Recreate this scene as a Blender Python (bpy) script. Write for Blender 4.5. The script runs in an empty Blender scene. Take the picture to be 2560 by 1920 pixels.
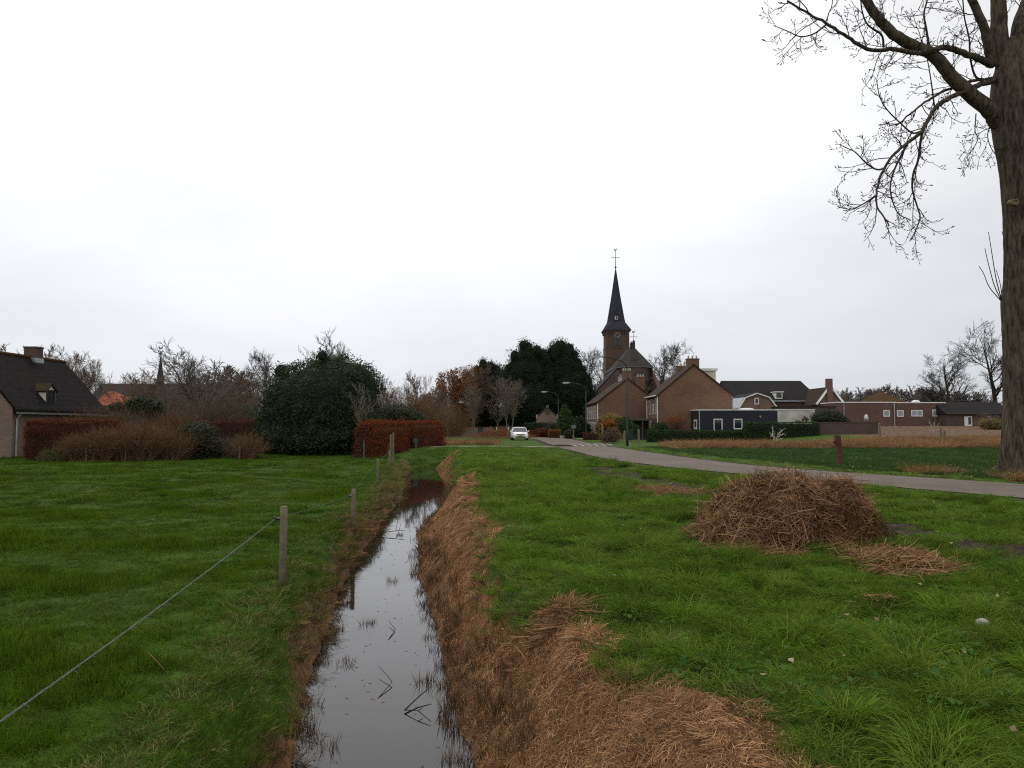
import bpy, math, random
import numpy as np
from mathutils import Vector

SC = bpy.context.scene
COL = SC.collection
R = math.radians
# ------------------------------------------------------------------ camera
CAMZ, PITCH, FPX = 1.65, R(2.98), 2000.0
cam_data = bpy.data.cameras.new('camera')
cam = bpy.data.objects.new('camera', cam_data); COL.objects.link(cam)
cam.location = (0, 0, CAMZ); cam.rotation_euler = (R(90) + PITCH, 0, 0)
cam_data.sensor_width = 36; cam_data.lens = 36 * FPX / 2560
cam_data.clip_start = 0.1; cam_data.clip_end = 6000
SC.camera = cam
# ------------------------------------------------------------------ world: overcast sky
SUN_EL, SUN_AZ = R(48), R(-12)          # azimuth from +Y towards +X
world = bpy.data.worlds.new('World'); SC.world = world; world.use_nodes = True
nt = world.node_tree; N = nt.nodes; L = nt.links
N.clear()
out = N.new('ShaderNodeOutputWorld'); bg = N.new('ShaderNodeBackground'); bg.inputs['Strength'].default_value = 0.1
sky = N.new('ShaderNodeTexSky'); sky.sky_type = 'NISHITA'; sky.sun_disc = False
sky.sun_elevation = SUN_EL; sky.sun_rotation = SUN_AZ; sky.air_density = 1.0; sky.dust_density = 2.0
tc = N.new('ShaderNodeTexCoord'); sep = N.new('ShaderNodeSeparateXYZ'); L.new(tc.outputs['Generated'], sep.inputs[0])
rampz = N.new('ShaderNodeValToRGB'); L.new(sep.outputs['Z'], rampz.inputs[0])
er = rampz.color_ramp.elements
er[0].position = 0.0; er[0].color = (.64, .665, .705, 1)
er[1].position = 1.0; er[1].color = (1.0, 1.0, 1.0, 1)
for p_, c_ in ((.10, (.70, .72, .76)), (.20, (.82, .83, .865)), (.32, (.955, .96, .975)), (.5, (1, 1, 1))):
    e = er.new(p_); e.color = (*c_, 1)
gain = N.new('ShaderNodeMixRGB'); gain.blend_type = 'MULTIPLY'; gain.inputs[0].default_value = 1
gain.inputs[2].default_value = (11.6, 11.6, 11.6, 1)
L.new(rampz.outputs[0], gain.inputs[1])
# broad cloud banks: greyer low on the east side
mp = N.new('ShaderNodeMapping'); mp.inputs['Scale'].default_value = (1.0, 1.0, 3.2); L.new(tc.outputs['Generated'], mp.inputs[0])
nz = N.new('ShaderNodeTexNoise'); nz.inputs['Scale'].default_value = 2.1; nz.inputs['Detail'].default_value = 6; nz.inputs['Roughness'].default_value = .5
L.new(mp.outputs[0], nz.inputs[0])
mr = N.new('ShaderNodeMapRange'); mr.inputs[1].default_value = .3; mr.inputs[2].default_value = .7; mr.inputs[3].default_value = .9; mr.inputs[4].default_value = 1.1
L.new(nz.outputs[0], mr.inputs[0])
mx = N.new('ShaderNodeMapRange'); mx.interpolation_type = 'SMOOTHSTEP'
mx.inputs[1].default_value = .05; mx.inputs[2].default_value = .6; mx.inputs[3].default_value = 1.04; mx.inputs[4].default_value = .84
L.new(sep.outputs['X'], mx.inputs[0])
mm = N.new('ShaderNodeMath'); mm.operation = 'MULTIPLY'; L.new(mr.outputs[0], mm.inputs[0]); L.new(mx.outputs[0], mm.inputs[1])
cl = N.new('ShaderNodeMixRGB'); cl.blend_type = 'MULTIPLY'; cl.inputs[0].default_value = 1
L.new(gain.outputs[0], cl.inputs[1]); L.new(mm.outputs[0], cl.inputs[2])
mixs = N.new('ShaderNodeMixRGB'); mixs.inputs[0].default_value = .94
L.new(sky.outputs[0], mixs.inputs[1]); L.new(cl.outputs[0], mixs.inputs[2])
L.new(mixs.outputs[0], bg.inputs['Color']); L.new(bg.outputs[0], out.inputs[0])
# ------------------------------------------------------------------ sun behind the cloud
sd = bpy.data.lights.new('sun', 'SUN'); sd.energy = .7; sd.angle = R(25); sd.color = (1, .96, .9)
sun = bpy.data.objects.new('sun', sd); COL.objects.link(sun)
sv = Vector((math.sin(SUN_AZ) * math.cos(SUN_EL), math.cos(SUN_AZ) * math.cos(SUN_EL), math.sin(SUN_EL)))
sun.rotation_euler = sv.to_track_quat('Z', 'Y').to_euler(); sun.location = (0, 0, 60)
SC.view_settings.view_transform = 'Standard'; SC.view_settings.look = 'None'
SC.view_settings.exposure = 0.0; SC.view_settings.gamma = 1
SC.render.engine = 'CYCLES'
SC.cycles.max_bounces = 6; SC.cycles.diffuse_bounces = 3; SC.cycles.glossy_bounces = 3
SC.cycles.transmission_bounces = 3; SC.cycles.transparent_max_bounces = 6
SC.cycles.filter_width = 1.15
SC.cycles.use_denoising = False; SC.cycles.denoiser = "OPENIMAGEDENOISE"

# ================================================================== helpers
ST, CT = math.sin(PITCH), math.cos(PITCH)
def X(px, d, py=1064):
    v = (960 - py) / FPX
    return (px - 1280) / FPX * d / (CT - v * ST)
def Z(py, d):
    v = (960 - py) / FPX
    return CAMZ + d * (ST + v * CT) / (CT - v * ST)
def P(px, py, d): return Vector((X(px, d, py), d, Z(py, d)))
def G(px, py, z=0.0):
    v = (960 - py) / FPX
    d = (z - CAMZ) * (CT - v * ST) / (ST + v * CT)
    return (X(px, d, py), d)
def nrm(a): return a / np.maximum(np.linalg.norm(a, axis=-1, keepdims=True), 1e-9)
def sstep(a, b, x):
    t = np.clip((np.asarray(x, float) - a) / (b - a), 0, 1); return t * t * (3 - 2 * t)
def vnoise(x, y, seed=0):
    x = np.asarray(x, float); y = np.asarray(y, float)
    xi = np.floor(x); yi = np.floor(y); fx = x - xi; fy = y - yi
    def h(a, b):
        s = np.sin(a * 127.1 + b * 311.7 + seed * 74.7) * 43758.5453
        return s - np.floor(s)
    ux = fx * fx * (3 - 2 * fx); uy = fy * fy * (3 - 2 * fy)
    return (h(xi, yi) * (1 - ux) + h(xi + 1, yi) * ux) * (1 - uy) + (h(xi, yi + 1) * (1 - ux) + h(xi + 1, yi + 1) * ux) * uy
def fbm(x, y, seed=0):
    return (vnoise(x, y, seed) * .55 + vnoise(x * 2.1, y * 2.1, seed + 1) * .28 + vnoise(x * 4.3, y * 4.3, seed + 2) * .17)

def thing(name, label, cat, loc=(0, 0, 0), group=None):
    o = bpy.data.objects.new(name, None); COL.objects.link(o)
    o.location = loc; o.empty_display_size = .3
    o['label'] = label; o['category'] = cat
    if group: o['group'] = group
    return o
def tag(o, label, cat, group=None, kind=None):
    o['label'] = label; o['category'] = cat
    if group: o['group'] = group
    if kind: o['kind'] = kind
    return o
def root_of(o):
    while o.parent: o = o.parent
    return o
def link(name, me, m, parent=None, smooth=False, mats=None):
    for q in (mats or [m]): me.materials.append(q)
    if smooth: me.polygons.foreach_set('use_smooth', np.ones(len(me.polygons), bool))
    o = bpy.data.objects.new(name, me); COL.objects.link(o)
    if parent: o.parent = parent
    return o
def mesh_np(name, V, F, var=None):
    """V (n,3), F (m,k) uniform faces; var: per-vertex float attribute."""
    V = np.ascontiguousarray(V, np.float32); F = np.ascontiguousarray(F, np.int32)
    me = bpy.data.meshes.new(name); k = F.shape[1]
    me.vertices.add(len(V)); me.vertices.foreach_set('co', V.ravel())
    me.loops.add(F.size); me.loops.foreach_set('vertex_index', F.ravel())
    me.polygons.add(len(F)); me.polygons.foreach_set('loop_start', np.arange(0, F.size, k, dtype=np.int32))
    me.polygons.foreach_set('loop_total', np.full(len(F), k, np.int32))
    me.update(calc_edges=True)
    if var is not None:
        a = me.attributes.new('var', 'FLOAT', 'POINT'); a.data.foreach_set('value', np.ascontiguousarray(var, np.float32))
    return me
class MB:
    """collects boxes, tubes, polygons; build() links them as ONE mesh (world coordinates, shifted to the root)."""
    def __init__(s): s.v = []; s.f = []
    def poly(s, pts):
        b = len(s.v); s.v += [tuple(p) for p in pts]; s.f.append(tuple(range(b, b + len(pts)))); return s
    def solid(s, pts, faces):
        b = len(s.v); s.v += [tuple(p) for p in pts]; s.f += [tuple(b + i for i in f) for f in faces]; return s
    def box(s, x0, x1, y0, y1, z0, z1):
        return s.solid([(x0, y0, z0), (x1, y0, z0), (x1, y1, z0), (x0, y1, z0), (x0, y0, z1), (x1, y0, z1), (x1, y1, z1), (x0, y1, z1)],
                       [(0, 3, 2, 1), (4, 5, 6, 7), (0, 1, 5, 4), (1, 2, 6, 5), (2, 3, 7, 6), (3, 0, 4, 7)])
    def prism(s, a, b):
        """two matching rings a, b joined, capped"""
        n = len(a); q = len(s.v); s.v += [tuple(p) for p in a] + [tuple(p) for p in b]
        for i in range(n): s.f.append((q + i, q + (i + 1) % n, q + n + (i + 1) % n, q + n + i))
        s.f.append(tuple(q + i for i in reversed(range(n)))); s.f.append(tuple(q + n + i for i in range(n))); return s
    def loft(s, rings):
        n = len(rings[0]); q = len(s.v)
        for r in rings: s.v += [tuple(p) for p in r]
        for k in range(len(rings) - 1):
            for i in range(n):
                a = q + k * n; s.f.append((a + i, a + (i + 1) % n, a + n + (i + 1) % n, a + n + i))
        s.f.append(tuple(q + i for i in reversed(range(n)))); e = q + (len(rings) - 1) * n; s.f.append(tuple(e + i for i in range(n))); return s
    def tube(s, pts, rad, n=8):
        pts = [Vector(p) for p in pts]
        if not hasattr(rad, '__len__'): rad = [rad] * len(pts)
        rings = []; u = None
        for i, p in enumerate(pts):
            t = (pts[min(i + 1, len(pts) - 1)] - pts[max(i - 1, 0)]).normalized()
            if u is None: u = t.orthogonal().normalized()
            u = (u - t * u.dot(t)).normalized(); w = t.cross(u)
            rings.append([p + (u * math.cos(2 * math.pi * k / n) + w * math.sin(2 * math.pi * k / n)) * rad[i] for k in range(n)])
        return s.loft(rings)
    def slab(s, q, t):
        """quad/poly q thickened by t along its normal"""
        q = [Vector(p) for p in q]; n = (q[1] - q[0]).cross(q[2] - q[0]).normalized() * t
        return s.prism(q, [p + n for p in q])
    def build(s, name, m, parent=None, smooth=False, local=False, bevel=0):
        off = Vector((0, 0, 0))
        if parent and not local: off = root_of(parent).location
        me = bpy.data.meshes.new(name)
        me.from_pydata([(p[0] - off[0], p[1] - off[1], p[2] - off[2]) for p in s.v], [], s.f); me.update()
        import bmesh
        b = bmesh.new(); b.from_mesh(me); bmesh.ops.recalc_face_normals(b, faces=b.faces)
        if bevel: bmesh.ops.bevel(b, geom=list(b.edges), offset=bevel, segments=2, affect='EDGES', clamp_overlap=True)
        b.to_mesh(me); b.free()
        return link(name, me, m, parent, smooth)

# ---- vectorised strands
def ribbons(paths, widths, rng, side=None):
    n, k, _ = paths.shape
    t = nrm(np.gradient(paths, axis=1))
    if side is None: side = rng.normal(size=(n, 1, 3))
    u = nrm(np.cross(t, np.broadcast_to(side, t.shape)))
    w = np.broadcast_to(widths, (n, k))[..., None] * .5
    V = np.stack([paths - u * w, paths + u * w], 2).reshape(-1, 3)
    base = (np.arange(n) * k)[:, None] + np.arange(k - 1)[None]
    a = base.ravel() * 2
    F = np.stack([a, a + 1, a + 3, a + 2], 1)
    return V, F
def tubes(paths, radii, sides=3):
    n, k, _ = paths.shape
    t = nrm(np.gradient(paths, axis=1))
    ref = np.where(np.abs(t[..., 2:3]) > .9, np.array([1., 0, 0]), np.array([0, 0, 1.]))
    ref = np.broadcast_to(ref[:, :1], t.shape)
    u = nrm(np.cross(t, ref)); w = np.cross(t, u)
    ang = np.arange(sides) * 2 * np.pi / sides
    ring = u[:, :, None] * np.cos(ang)[:, None] + w[:, :, None] * np.sin(ang)[:, None]
    V = (paths[:, :, None] + ring * np.broadcast_to(radii, (n, k))[..., None, None]).reshape(-1, 3)
    i, j, s_ = np.meshgrid(np.arange(n), np.arange(k - 1), np.arange(sides), indexing='ij')
    b = (i * k + j) * sides; s2 = (s_ + 1) % sides
    F = np.stack([b + s_, b + s2, b + sides + s2, b + sides + s_], -1).reshape(-1, 4)
    return V, F
def leaf_quads(c, nrmv, size, rng, aspect=.6):
    n = len(c); nv = nrm(nrmv); u = nrm(np.cross(nv, rng.normal(size=(n, 3)))); w = np.cross(nv, u)
    s = np.broadcast_to(size, (n,))[:, None]
    bend = nv * s * .18
    V = np.stack([c - u * s * .5, c - w * s * .5 * aspect - bend, c + u * s * .5, c + w * s * .5 * aspect - bend], 1).reshape(-1, 3)
    F = np.arange(n * 4).reshape(-1, 4); return V, F
def join(parts):
    Vs, Fs, o = [], [], 0
    for V, F in parts: Vs.append(V); Fs.append(F + o); o += len(V)
    return np.concatenate(Vs), np.concatenate(Fs)

# ------------------------------------------------------------------ materials
MATS = {}
def newmat(name):
    m = bpy.data.materials.new(name); m.use_nodes = True
    b = m.node_tree.nodes['Principled BSDF']; MATS[name] = m
    return m, m.node_tree.nodes, m.node_tree.links, b
def mixc(Nn, Ll, a, b, fac):
    x = Nn.new('ShaderNodeMixRGB')
    for i, q in ((1, a), (2, b)):
        if isinstance(q, tuple): x.inputs[i].default_value = (*q, 1)
        else: Ll.new(q, x.inputs[i])
    if isinstance(fac, float): x.inputs[0].default_value = fac
    else: Ll.new(fac, x.inputs[0])
    return x.outputs[0]
def noise_(Nn, Ll, vec, scale, detail=4, rough=.55):
    t = Nn.new('ShaderNodeTexNoise'); t.inputs['Scale'].default_value = scale; t.inputs['Detail'].default_value = detail; t.inputs['Roughness'].default_value = rough
    if vec is not None: Ll.new(vec, t.inputs['Vector'])
    return t.outputs['Fac']
def rng_(Nn, Ll, v, a, b, c=0., d=1.):
    m = Nn.new('ShaderNodeMapRange'); m.inputs[1].default_value = a; m.inputs[2].default_value = b; m.inputs[3].default_value = c; m.inputs[4].default_value = d
    Ll.new(v, m.inputs[0]); return m.outputs[0]
def attr(Nn, name):
    a = Nn.new('ShaderNodeAttribute'); a.attribute_name = name; return a.outputs['Fac']
def M(name, c1, c2=None, scale=3., rough=.8, bump=0., bscale=None, lo=.35, hi=.65, spec=.3, metal=0.):
    m, Nn, Ll, b = newmat(name)
    b.inputs['Roughness'].default_value = rough; b.inputs['Metallic'].default_value = metal
    b.inputs['Specular IOR Level'].default_value = spec
    t = Nn.new('ShaderNodeTexCoord')
    if c2 is None: c2 = tuple(x * .75 for x in c1)
    f = rng_(Nn, Ll, noise_(Nn, Ll, t.outputs['Object'], scale, 5), lo, hi)
    Ll.new(mixc(Nn, Ll, c1, c2, f), b.inputs['Base Color'])
    if bump:
        bm = Nn.new('ShaderNodeBump'); bm.inputs['Strength'].default_value = bump; bm.inputs['Distance'].default_value = .02
        Ll.new(noise_(Nn, Ll, t.outputs['Object'], bscale or scale * 6, 4), bm.inputs['Height']); Ll.new(bm.outputs[0], b.inputs['Normal'])
    return m
def MV(name, c1, c2, c3=None, rough=.8, trans=0., inst=False, spec=.03):
    """strand / leaf material: colour differs from leaf to leaf (attribute var) and from tuft to tuft"""
    m, Nn, Ll, b = newmat(name)
    b.inputs['Roughness'].default_value = rough; b.inputs['Specular IOR Level'].default_value = spec
    v = attr(Nn, 'var'); col = mixc(Nn, Ll, c1, c2, v)
    if c3:
        if inst: f = Nn.new('ShaderNodeObjectInfo').outputs['Random']
        else:
            t = Nn.new('ShaderNodeTexCoord'); f = noise_(Nn, Ll, t.outputs['Object'], 1.1, 3)
        col = mixc(Nn, Ll, col, c3, rng_(Nn, Ll, f, .45 if not inst else .3, .7 if not inst else 1.0, 0., .75))
    if inst:
        w = Nn.new('ShaderNodeTexWhiteNoise'); w.noise_dimensions = '1D'; Ll.new(Nn.new('ShaderNodeObjectInfo').outputs['Random'], w.inputs['W'])
        hs = Nn.new('ShaderNodeHueSaturation'); Ll.new(col, hs.inputs['Color']); Ll.new(rng_(Nn, Ll, w.outputs['Value'], 0., 1., .55, 1.45), hs.inputs['Value']); col = hs.outputs[0]
    Ll.new(col, b.inputs['Base Color'])
    if trans:
        tr = Nn.new('ShaderNodeBsdfTranslucent'); Ll.new(col, tr.inputs[0]); ms = Nn.new('ShaderNodeMixShader'); ms.inputs[0].default_value = trans
        o = Nn['Material Output']; Ll.new(b.outputs[0], ms.inputs[1]); Ll.new(tr.outputs[0], ms.inputs[2]); Ll.new(ms.outputs[0], o.inputs[0])
    return m
def brick(name, c1, c2, mortar, dirt=(.05, .04, .035), sc=1.):
    m, Nn, Ll, b = newmat(name); b.inputs['Roughness'].default_value = .9; b.inputs['Specular IOR Level'].default_value = .15
    t = Nn.new('ShaderNodeTexCoord'); s = Nn.new('ShaderNodeSeparateXYZ'); Ll.new(t.outputs['Object'], s.inputs[0])
    ad = Nn.new('ShaderNodeMath'); Ll.new(s.outputs[0], ad.inputs[0]); Ll.new(s.outputs[1], ad.inputs[1])
    cb = Nn.new('ShaderNodeCombineXYZ'); Ll.new(ad.outputs[0], cb.inputs[0]); Ll.new(s.outputs[2], cb.inputs[1])
    br = Nn.new('ShaderNodeTexBrick'); Ll.new(cb.outputs[0], br.inputs['Vector'])
    br.inputs['Scale'].default_value = 1; br.inputs['Brick Width'].default_value = .24 * sc; br.inputs['Row Height'].default_value = .075 * sc; br.inputs['Mortar Size'].default_value = .012 * sc
    br.inputs['Color1'].default_value = (*c1, 1); br.inputs['Color2'].default_value = (*c2, 1); br.inputs['Mortar'].default_value = (*mortar, 1)
    n1 = rng_(Nn, Ll, noise_(Nn, Ll, t.outputs['Object'], .35, 5), .42, .75, 0., .55)
    c = mixc(Nn, Ll, br.outputs[0], dirt, n1)
    n2 = rng_(Nn, Ll, noise_(Nn, Ll, t.outputs['Object'], 2.2, 5), .35, .7, 0., .3)
    c = mixc(Nn, Ll, c, tuple(x * 1.25 for x in c2), n2)
    # broken rows of slightly different bricks, visible from far off
    mp_ = Nn.new('ShaderNodeMapping'); mp_.inputs['Scale'].default_value = (1.1, 7., 1.); Ll.new(cb.outputs[0], mp_.inputs[0])
    n3 = rng_(Nn, Ll, noise_(Nn, Ll, mp_.outputs[0], 1.3, 3), .5, .68, 0., .4)
    c = mixc(Nn, Ll, c, tuple(x * .6 for x in c1), n3)
    Ll.new(c, b.inputs['Base Color']); return m
def tiles(name, c1, c2, moss=(.05, .055, .025), mossamt=.35, pitch=.33, rough=.9):
    m, Nn, Ll, b = newmat(name); b.inputs['Roughness'].default_value = rough; b.inputs['Specular IOR Level'].default_value = .08
    t = Nn.new('ShaderNodeTexCoord'); s = Nn.new('ShaderNodeSeparateXYZ'); Ll.new(t.outputs['Object'], s.inputs[0])
    w = Nn.new('ShaderNodeTexWave'); w.bands_direction = 'Z'; w.wave_profile = 'SAW'; w.inputs['Scale'].default_value = .314 / pitch; w.inputs['Distortion'].default_value = .25; w.inputs['Detail'].default_value = 2; w.inputs['Detail Scale'].default_value = 2.
    Ll.new(t.outputs['Object'], w.inputs[0])
    n = noise_(Nn, Ll, t.outputs['Object'], 3.5, 5)
    c = mixc(Nn, Ll, c1, c2, rng_(Nn, Ll, n, .35, .65))
    c = mixc(Nn, Ll, c, tuple(x * .45 for x in c1), rng_(Nn, Ll, w.outputs['Fac'], .75, 1., 0., .8))
    c = mixc(Nn, Ll, c, moss, rng_(Nn, Ll, noise_(Nn, Ll, t.outputs['Object'], .5, 5), .45, .7, 0., mossamt))
    Ll.new(c, b.inputs['Base Color'])
    bm = Nn.new('ShaderNodeBump'); bm.inputs['Strength'].default_value = .6; bm.inputs['Distance'].default_value = .05
    Ll.new(w.outputs['Fac'], bm.inputs['Height']); Ll.new(bm.outputs[0], b.inputs['Normal'])
    return m
def glassmat(name, c=(.02, .022, .025)):
    m, Nn, Ll, b = newmat(name); b.inputs['Base Color'].default_value = (*c, 1); b.inputs['Roughness'].default_value = .06; b.inputs['Specular IOR Level'].default_value = .6
    return m

brick_red = brick('red_brown_brick', (.15, .07, .044), (.188, .094, .06), (.16, .13, .1))
brick_dark = brick('dark_church_brick', (.1, .055, .04), (.125, .07, .05), (.1, .075, .062), dirt=(.04, .033, .028))
brick_farm = brick('farm_brick', (.17, .11, .078), (.21, .142, .105), (.2, .17, .15))
brick_flat = brick('plum_brick', (.118, .062, .048), (.138, .076, .06), (.14, .1, .085))
brick_old = brick('mossy_brick', (.08, .048, .038), (.105, .066, .052), (.09, .08, .07), dirt=(.035, .035, .025))
roof_brown = tiles('brown_roof_tiles', (.04, .026, .021), (.06, .038, .03))
roof_dark = tiles('dark_roof_tiles', (.006, .0055, .0065), (.017, .0145, .015), moss=(.022, .018, .009), mossamt=.5)
roof_grey = tiles('anthracite_roof_tiles', (.02, .0185, .019), (.03, .028, .029), mossamt=.1)
roof_slate = tiles('slate', (.032, .032, .042), (.05, .05, .062), moss=(.06, .058, .06), mossamt=.35, pitch=.4)
roof_slate_old = tiles('weathered_slate', (.04, .037, .034), (.062, .056, .052), moss=(.045, .036, .022), mossamt=.55, pitch=.4)
roof_orange = tiles('orange_pantiles', (.36, .1, .05), (.45, .15, .08), mossamt=.15)
roof_rust = tiles('rusty_brown_tiles', (.06, .03, .013), (.085, .043, .018), mossamt=.3)
roof_mossy = tiles('mossy_tiles', (.035, .027, .016), (.055, .042, .024), moss=(.06, .055, .02))
white = M('white_paint', (.75, .74, .71), (.62, .61, .58), 2., .5)
cream = M('cream_paint', (.62, .57, .43), (.52, .47, .36), 3., .6)
rendered = M('stained_white_render', (.5, .49, .44), (.33, .32, .28), .9, .9, .2, 20)
navy = M('navy_boards', (.009, .009, .018), (.015, .015, .026), 4., .5, .1)
zinc = M('zinc', (.38, .4, .42), (.28, .3, .32), 4., .4, metal=.3)
zinc_dark = M('dull_zinc', (.13, .13, .135), (.09, .09, .095), 4., .7)
sky_lit_metal = M('sky_lit_metal_sheet', (.34, .36, .39), (.28, .3, .33), 2., .35)  # sky reflected by the gambrel's lower slope is put into this pale grey
glass = glassmat('window_glass'); glass_pale = M('net_curtain_glass', (.26, .3, .32), (.2, .23, .25), 3., .1, spec=.6)
stone = M('pale_stone', (.4, .38, .33), (.3, .28, .25), 3., .85)
black_iron = M('black_iron', (.03, .03, .032), (.04, .04, .04), 3., .5, spec=.4)
gold_iron = M('weathered_gilt', (.2, .17, .12), (.14, .12, .09), 4., .5)
wood_grey = M('weathered_post_wood', (.2, .17, .115), (.12, .1, .065), 7., .9, .5, 40)
wood_worn = M('worn_field_post', (.12, .1, .07), (.07, .058, .04), 7., .9)
wood_dark = M('dark_wood', (.055, .046, .04), (.08, .07, .06), 4., .85, .3, 30)
rust = M('rusty_post', (.12, .05, .028), (.06, .028, .018), 6., .85, .4, 40)
green_paint = M('dark_green_paint', (.012, .026, .02), (.018, .034, .026), 5., .6, spec=.25)
grey_metal = M('galvanised_steel', (.3, .31, .32), (.22, .23, .24), 8., .45, metal=.4)
concrete = M('pale_concrete', (.19, .17, .145), (.14, .125, .108), 2.5, .9, .2, 40)
bark_far = M('grey_brown_bark', (.085, .07, .058), (.055, .046, .038), 3., .9)
bark_dark = M('dark_bark', (.05, .042, .036), (.034, .029, .025), 3., .9)
bark_pale = M('pale_olive_bark', (.15, .13, .095), (.1, .085, .06), 5., .9)
twig_far = M('twig_bark', (.145, .12, .103), (.1, .084, .072), 2., .9)
twig_haze = M('hazy_twigs', (.2, .178, .165), (.15, .135, .128), 2., .9)  # distance haze is mixed into this lighter twig colour
twig_red = M('reddish_twigs', (.165, .115, .085), (.12, .082, .06), 2., .9)
twig_dark = M('dark_twigs', (.042, .036, .032), (.03, .026, .023), 2., .9)
twig_pale = M('pale_twigs', (.2, .17, .13), (.14, .115, .085), 2., .9)
twig_foreground = M('near_twig_bark', (.04, .032, .026), (.028, .022, .018), 8., .9)
mud_soil = M('dark_soil', (.05, .038, .028), (.03, .023, .017), 4., .9, .6, 25)
plough = M('ploughed_soil', (.22, .15, .1), (.12, .08, .05), 5., .95, .8, 14)
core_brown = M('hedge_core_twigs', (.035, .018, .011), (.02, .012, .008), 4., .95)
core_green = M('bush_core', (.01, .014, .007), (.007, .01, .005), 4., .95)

leaf_ivy = MV('ivy_leaves', (.011, .02, .008), (.03, .05, .016), (.04, .05, .016), rough=.55, trans=.15, spec=.12)
leaf_yew = MV('yew_needles', (.006, .012, .007), (.018, .03, .014), (.022, .03, .012), rough=.65, trans=.05, spec=.1)
leaf_hedge = MV('box_hedge_leaves', (.018, .042, .013), (.045, .085, .022), rough=.5, trans=.15)
leaf_conifer = MV('conifer_sprays', (.02, .05, .018), (.05, .1, .025), rough=.6, trans=.1)
leaf_beech = MV('dry_beech_leaves', (.13, .034, .014), (.25, .068, .028), (.15, .04, .017), rough=.6, trans=.25)
leaf_beech2 = MV('dark_beech_leaves', (.075, .02, .01), (.14, .037, .018), rough=.6, trans=.2)
leaf_copper = MV('copper_oak_leaves', (.16, .07, .03), (.28, .125, .06), rough=.7, trans=.3)
leaf_orange = MV('orange_leaves', (.2, .07, .022), (.33, .13, .035), rough=.6, trans=.3)
leaf_yellow = MV('yellow_green_leaves', (.15, .12, .03), (.28, .23, .07), rough=.6, trans=.3)
leaf_grey = MV('grey_green_leaves', (.025, .032, .017), (.065, .075, .042), rough=.5, trans=.15)
twig_shrub = MV('brown_shrub_twigs', (.09, .053, .03), (.19, .115, .065), rough=.85)
twig_shrub2 = MV('grey_shrub_twigs', (.07, .055, .038), (.14, .11, .075), rough=.85)
blade_lush = MV('lush_grass_blades', (.05, .108, .009), (.125, .215, .018), (.135, .175, .03), rough=.6, trans=.3, inst=True)
blade_short = MV('pasture_blades', (.034, .08, .004), (.075, .138, .007), (.085, .112, .012), rough=.55, trans=.3, inst=True)
blade_meadow = MV('meadow_blades', (.028, .068, .014), (.058, .112, .026), (.06, .09, .03), rough=.6, trans=.3, inst=True)
blade_dry = MV('dry_straw_blades', (.22, .11, .05), (.56, .32, .16), (.15, .08, .04), rough=.7, trans=.1, inst=True)
blade_brown = MV('wet_brown_stalks', (.08, .05, .024), (.22, .135, .065), (.07, .045, .02), rough=.7, inst=True)
blade_tan = MV('tan_tall_grass', (.21, .115, .055), (.42, .25, .125), (.14, .078, .038), rough=.75, trans=.2, inst=True)
blade_mix = MV('olive_grass_blades', (.045, .075, .012), (.25, .22, .075), (.05, .1, .014), rough=.6, trans=.3, inst=True)
straw_mat = MV('heap_straw', (.1, .054, .027), (.48, .285, .15), (.075, .04, .021), rough=.65)
straw_light = MV('fresh_straw', (.13, .07, .034), (.36, .215, .105), rough=.65)
leaf_fallen = MV('fallen_leaves', (.13, .085, .05), (.4, .32, .22), rough=.8)

# ================================================================== terrain
_wt = [(1920, 733, 1170), (1799, 759, 1126), (1727, 764, 1109), (1669, 786, 1101.6), (1606, 812, 1087), (1534, 836, 1068), (1466, 856, 1048),
       (1437, 872, 1027), (1389, 894, 1020), (1336, 945, 1017), (1307, 954, 1048), (1269, 986, 1087), (1245, 1005, 1113), (1216, 1010, 1121), (1192, 1017, 1101), (1172, 1029, 1087)]
WZ = -1.1
_wy = []; _wl = []; _wr = []
for py, l, r in _wt:
    a = G(l, py, WZ); b = G(r, py, WZ); _wy.append(a[1]); _wl.append(a[0]); _wr.append(b[0])
_wy = [-60, 0] + _wy + [60]; _wl = [-1.5, -1.5] + _wl + [_wl[-1] - .3]; _wr = [-.05, -.05] + _wr + [_wr[-1] - .6]
_wy, _wl, _wr = map(np.array, (_wy, _wl, _wr)); _wl = _wl - .04; _wr = _wr + .08 + .2 * sstep(13, 18, _wy) * (1 - sstep(34, 44, _wy))
def WL(y): return np.interp(y, _wy, _wl)
def WR(y): return np.interp(y, _wy, _wr)
_be = [(1143, 1126), (1187, 1159), (1211, 1179), (1278, 1172), (1307, 1200), (1336, 1210), (1389, 1200), (1466, 1237), (1510, 1290), (1530, 1400), (1617, 1482), (1690, 1530), (1733, 1690), (1762, 1790), (1834, 1880), (1906, 1941)]
_bp = sorted([G(px, py)[::-1] for py, px in _be])
_by = np.array([-10] + [p[0] for p in _bp] + [54.]); _bx = np.array([1.4] + [p[1] for p in _bp] + [-3.6])
def BE(y): return np.interp(y, _by, _bx)        # where the brown bank meets the green verge
def BES(y): return sum(BE(np.asarray(y, float) + k) for k in np.linspace(-2.2, 2.2, 9)) / 9      # the smooth crest of the bank
LBW = .55
def rise(x, y): return np.clip((np.asarray(y) - 55) * .033, 0, 1.62) * sstep(20, 33, x)
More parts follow.
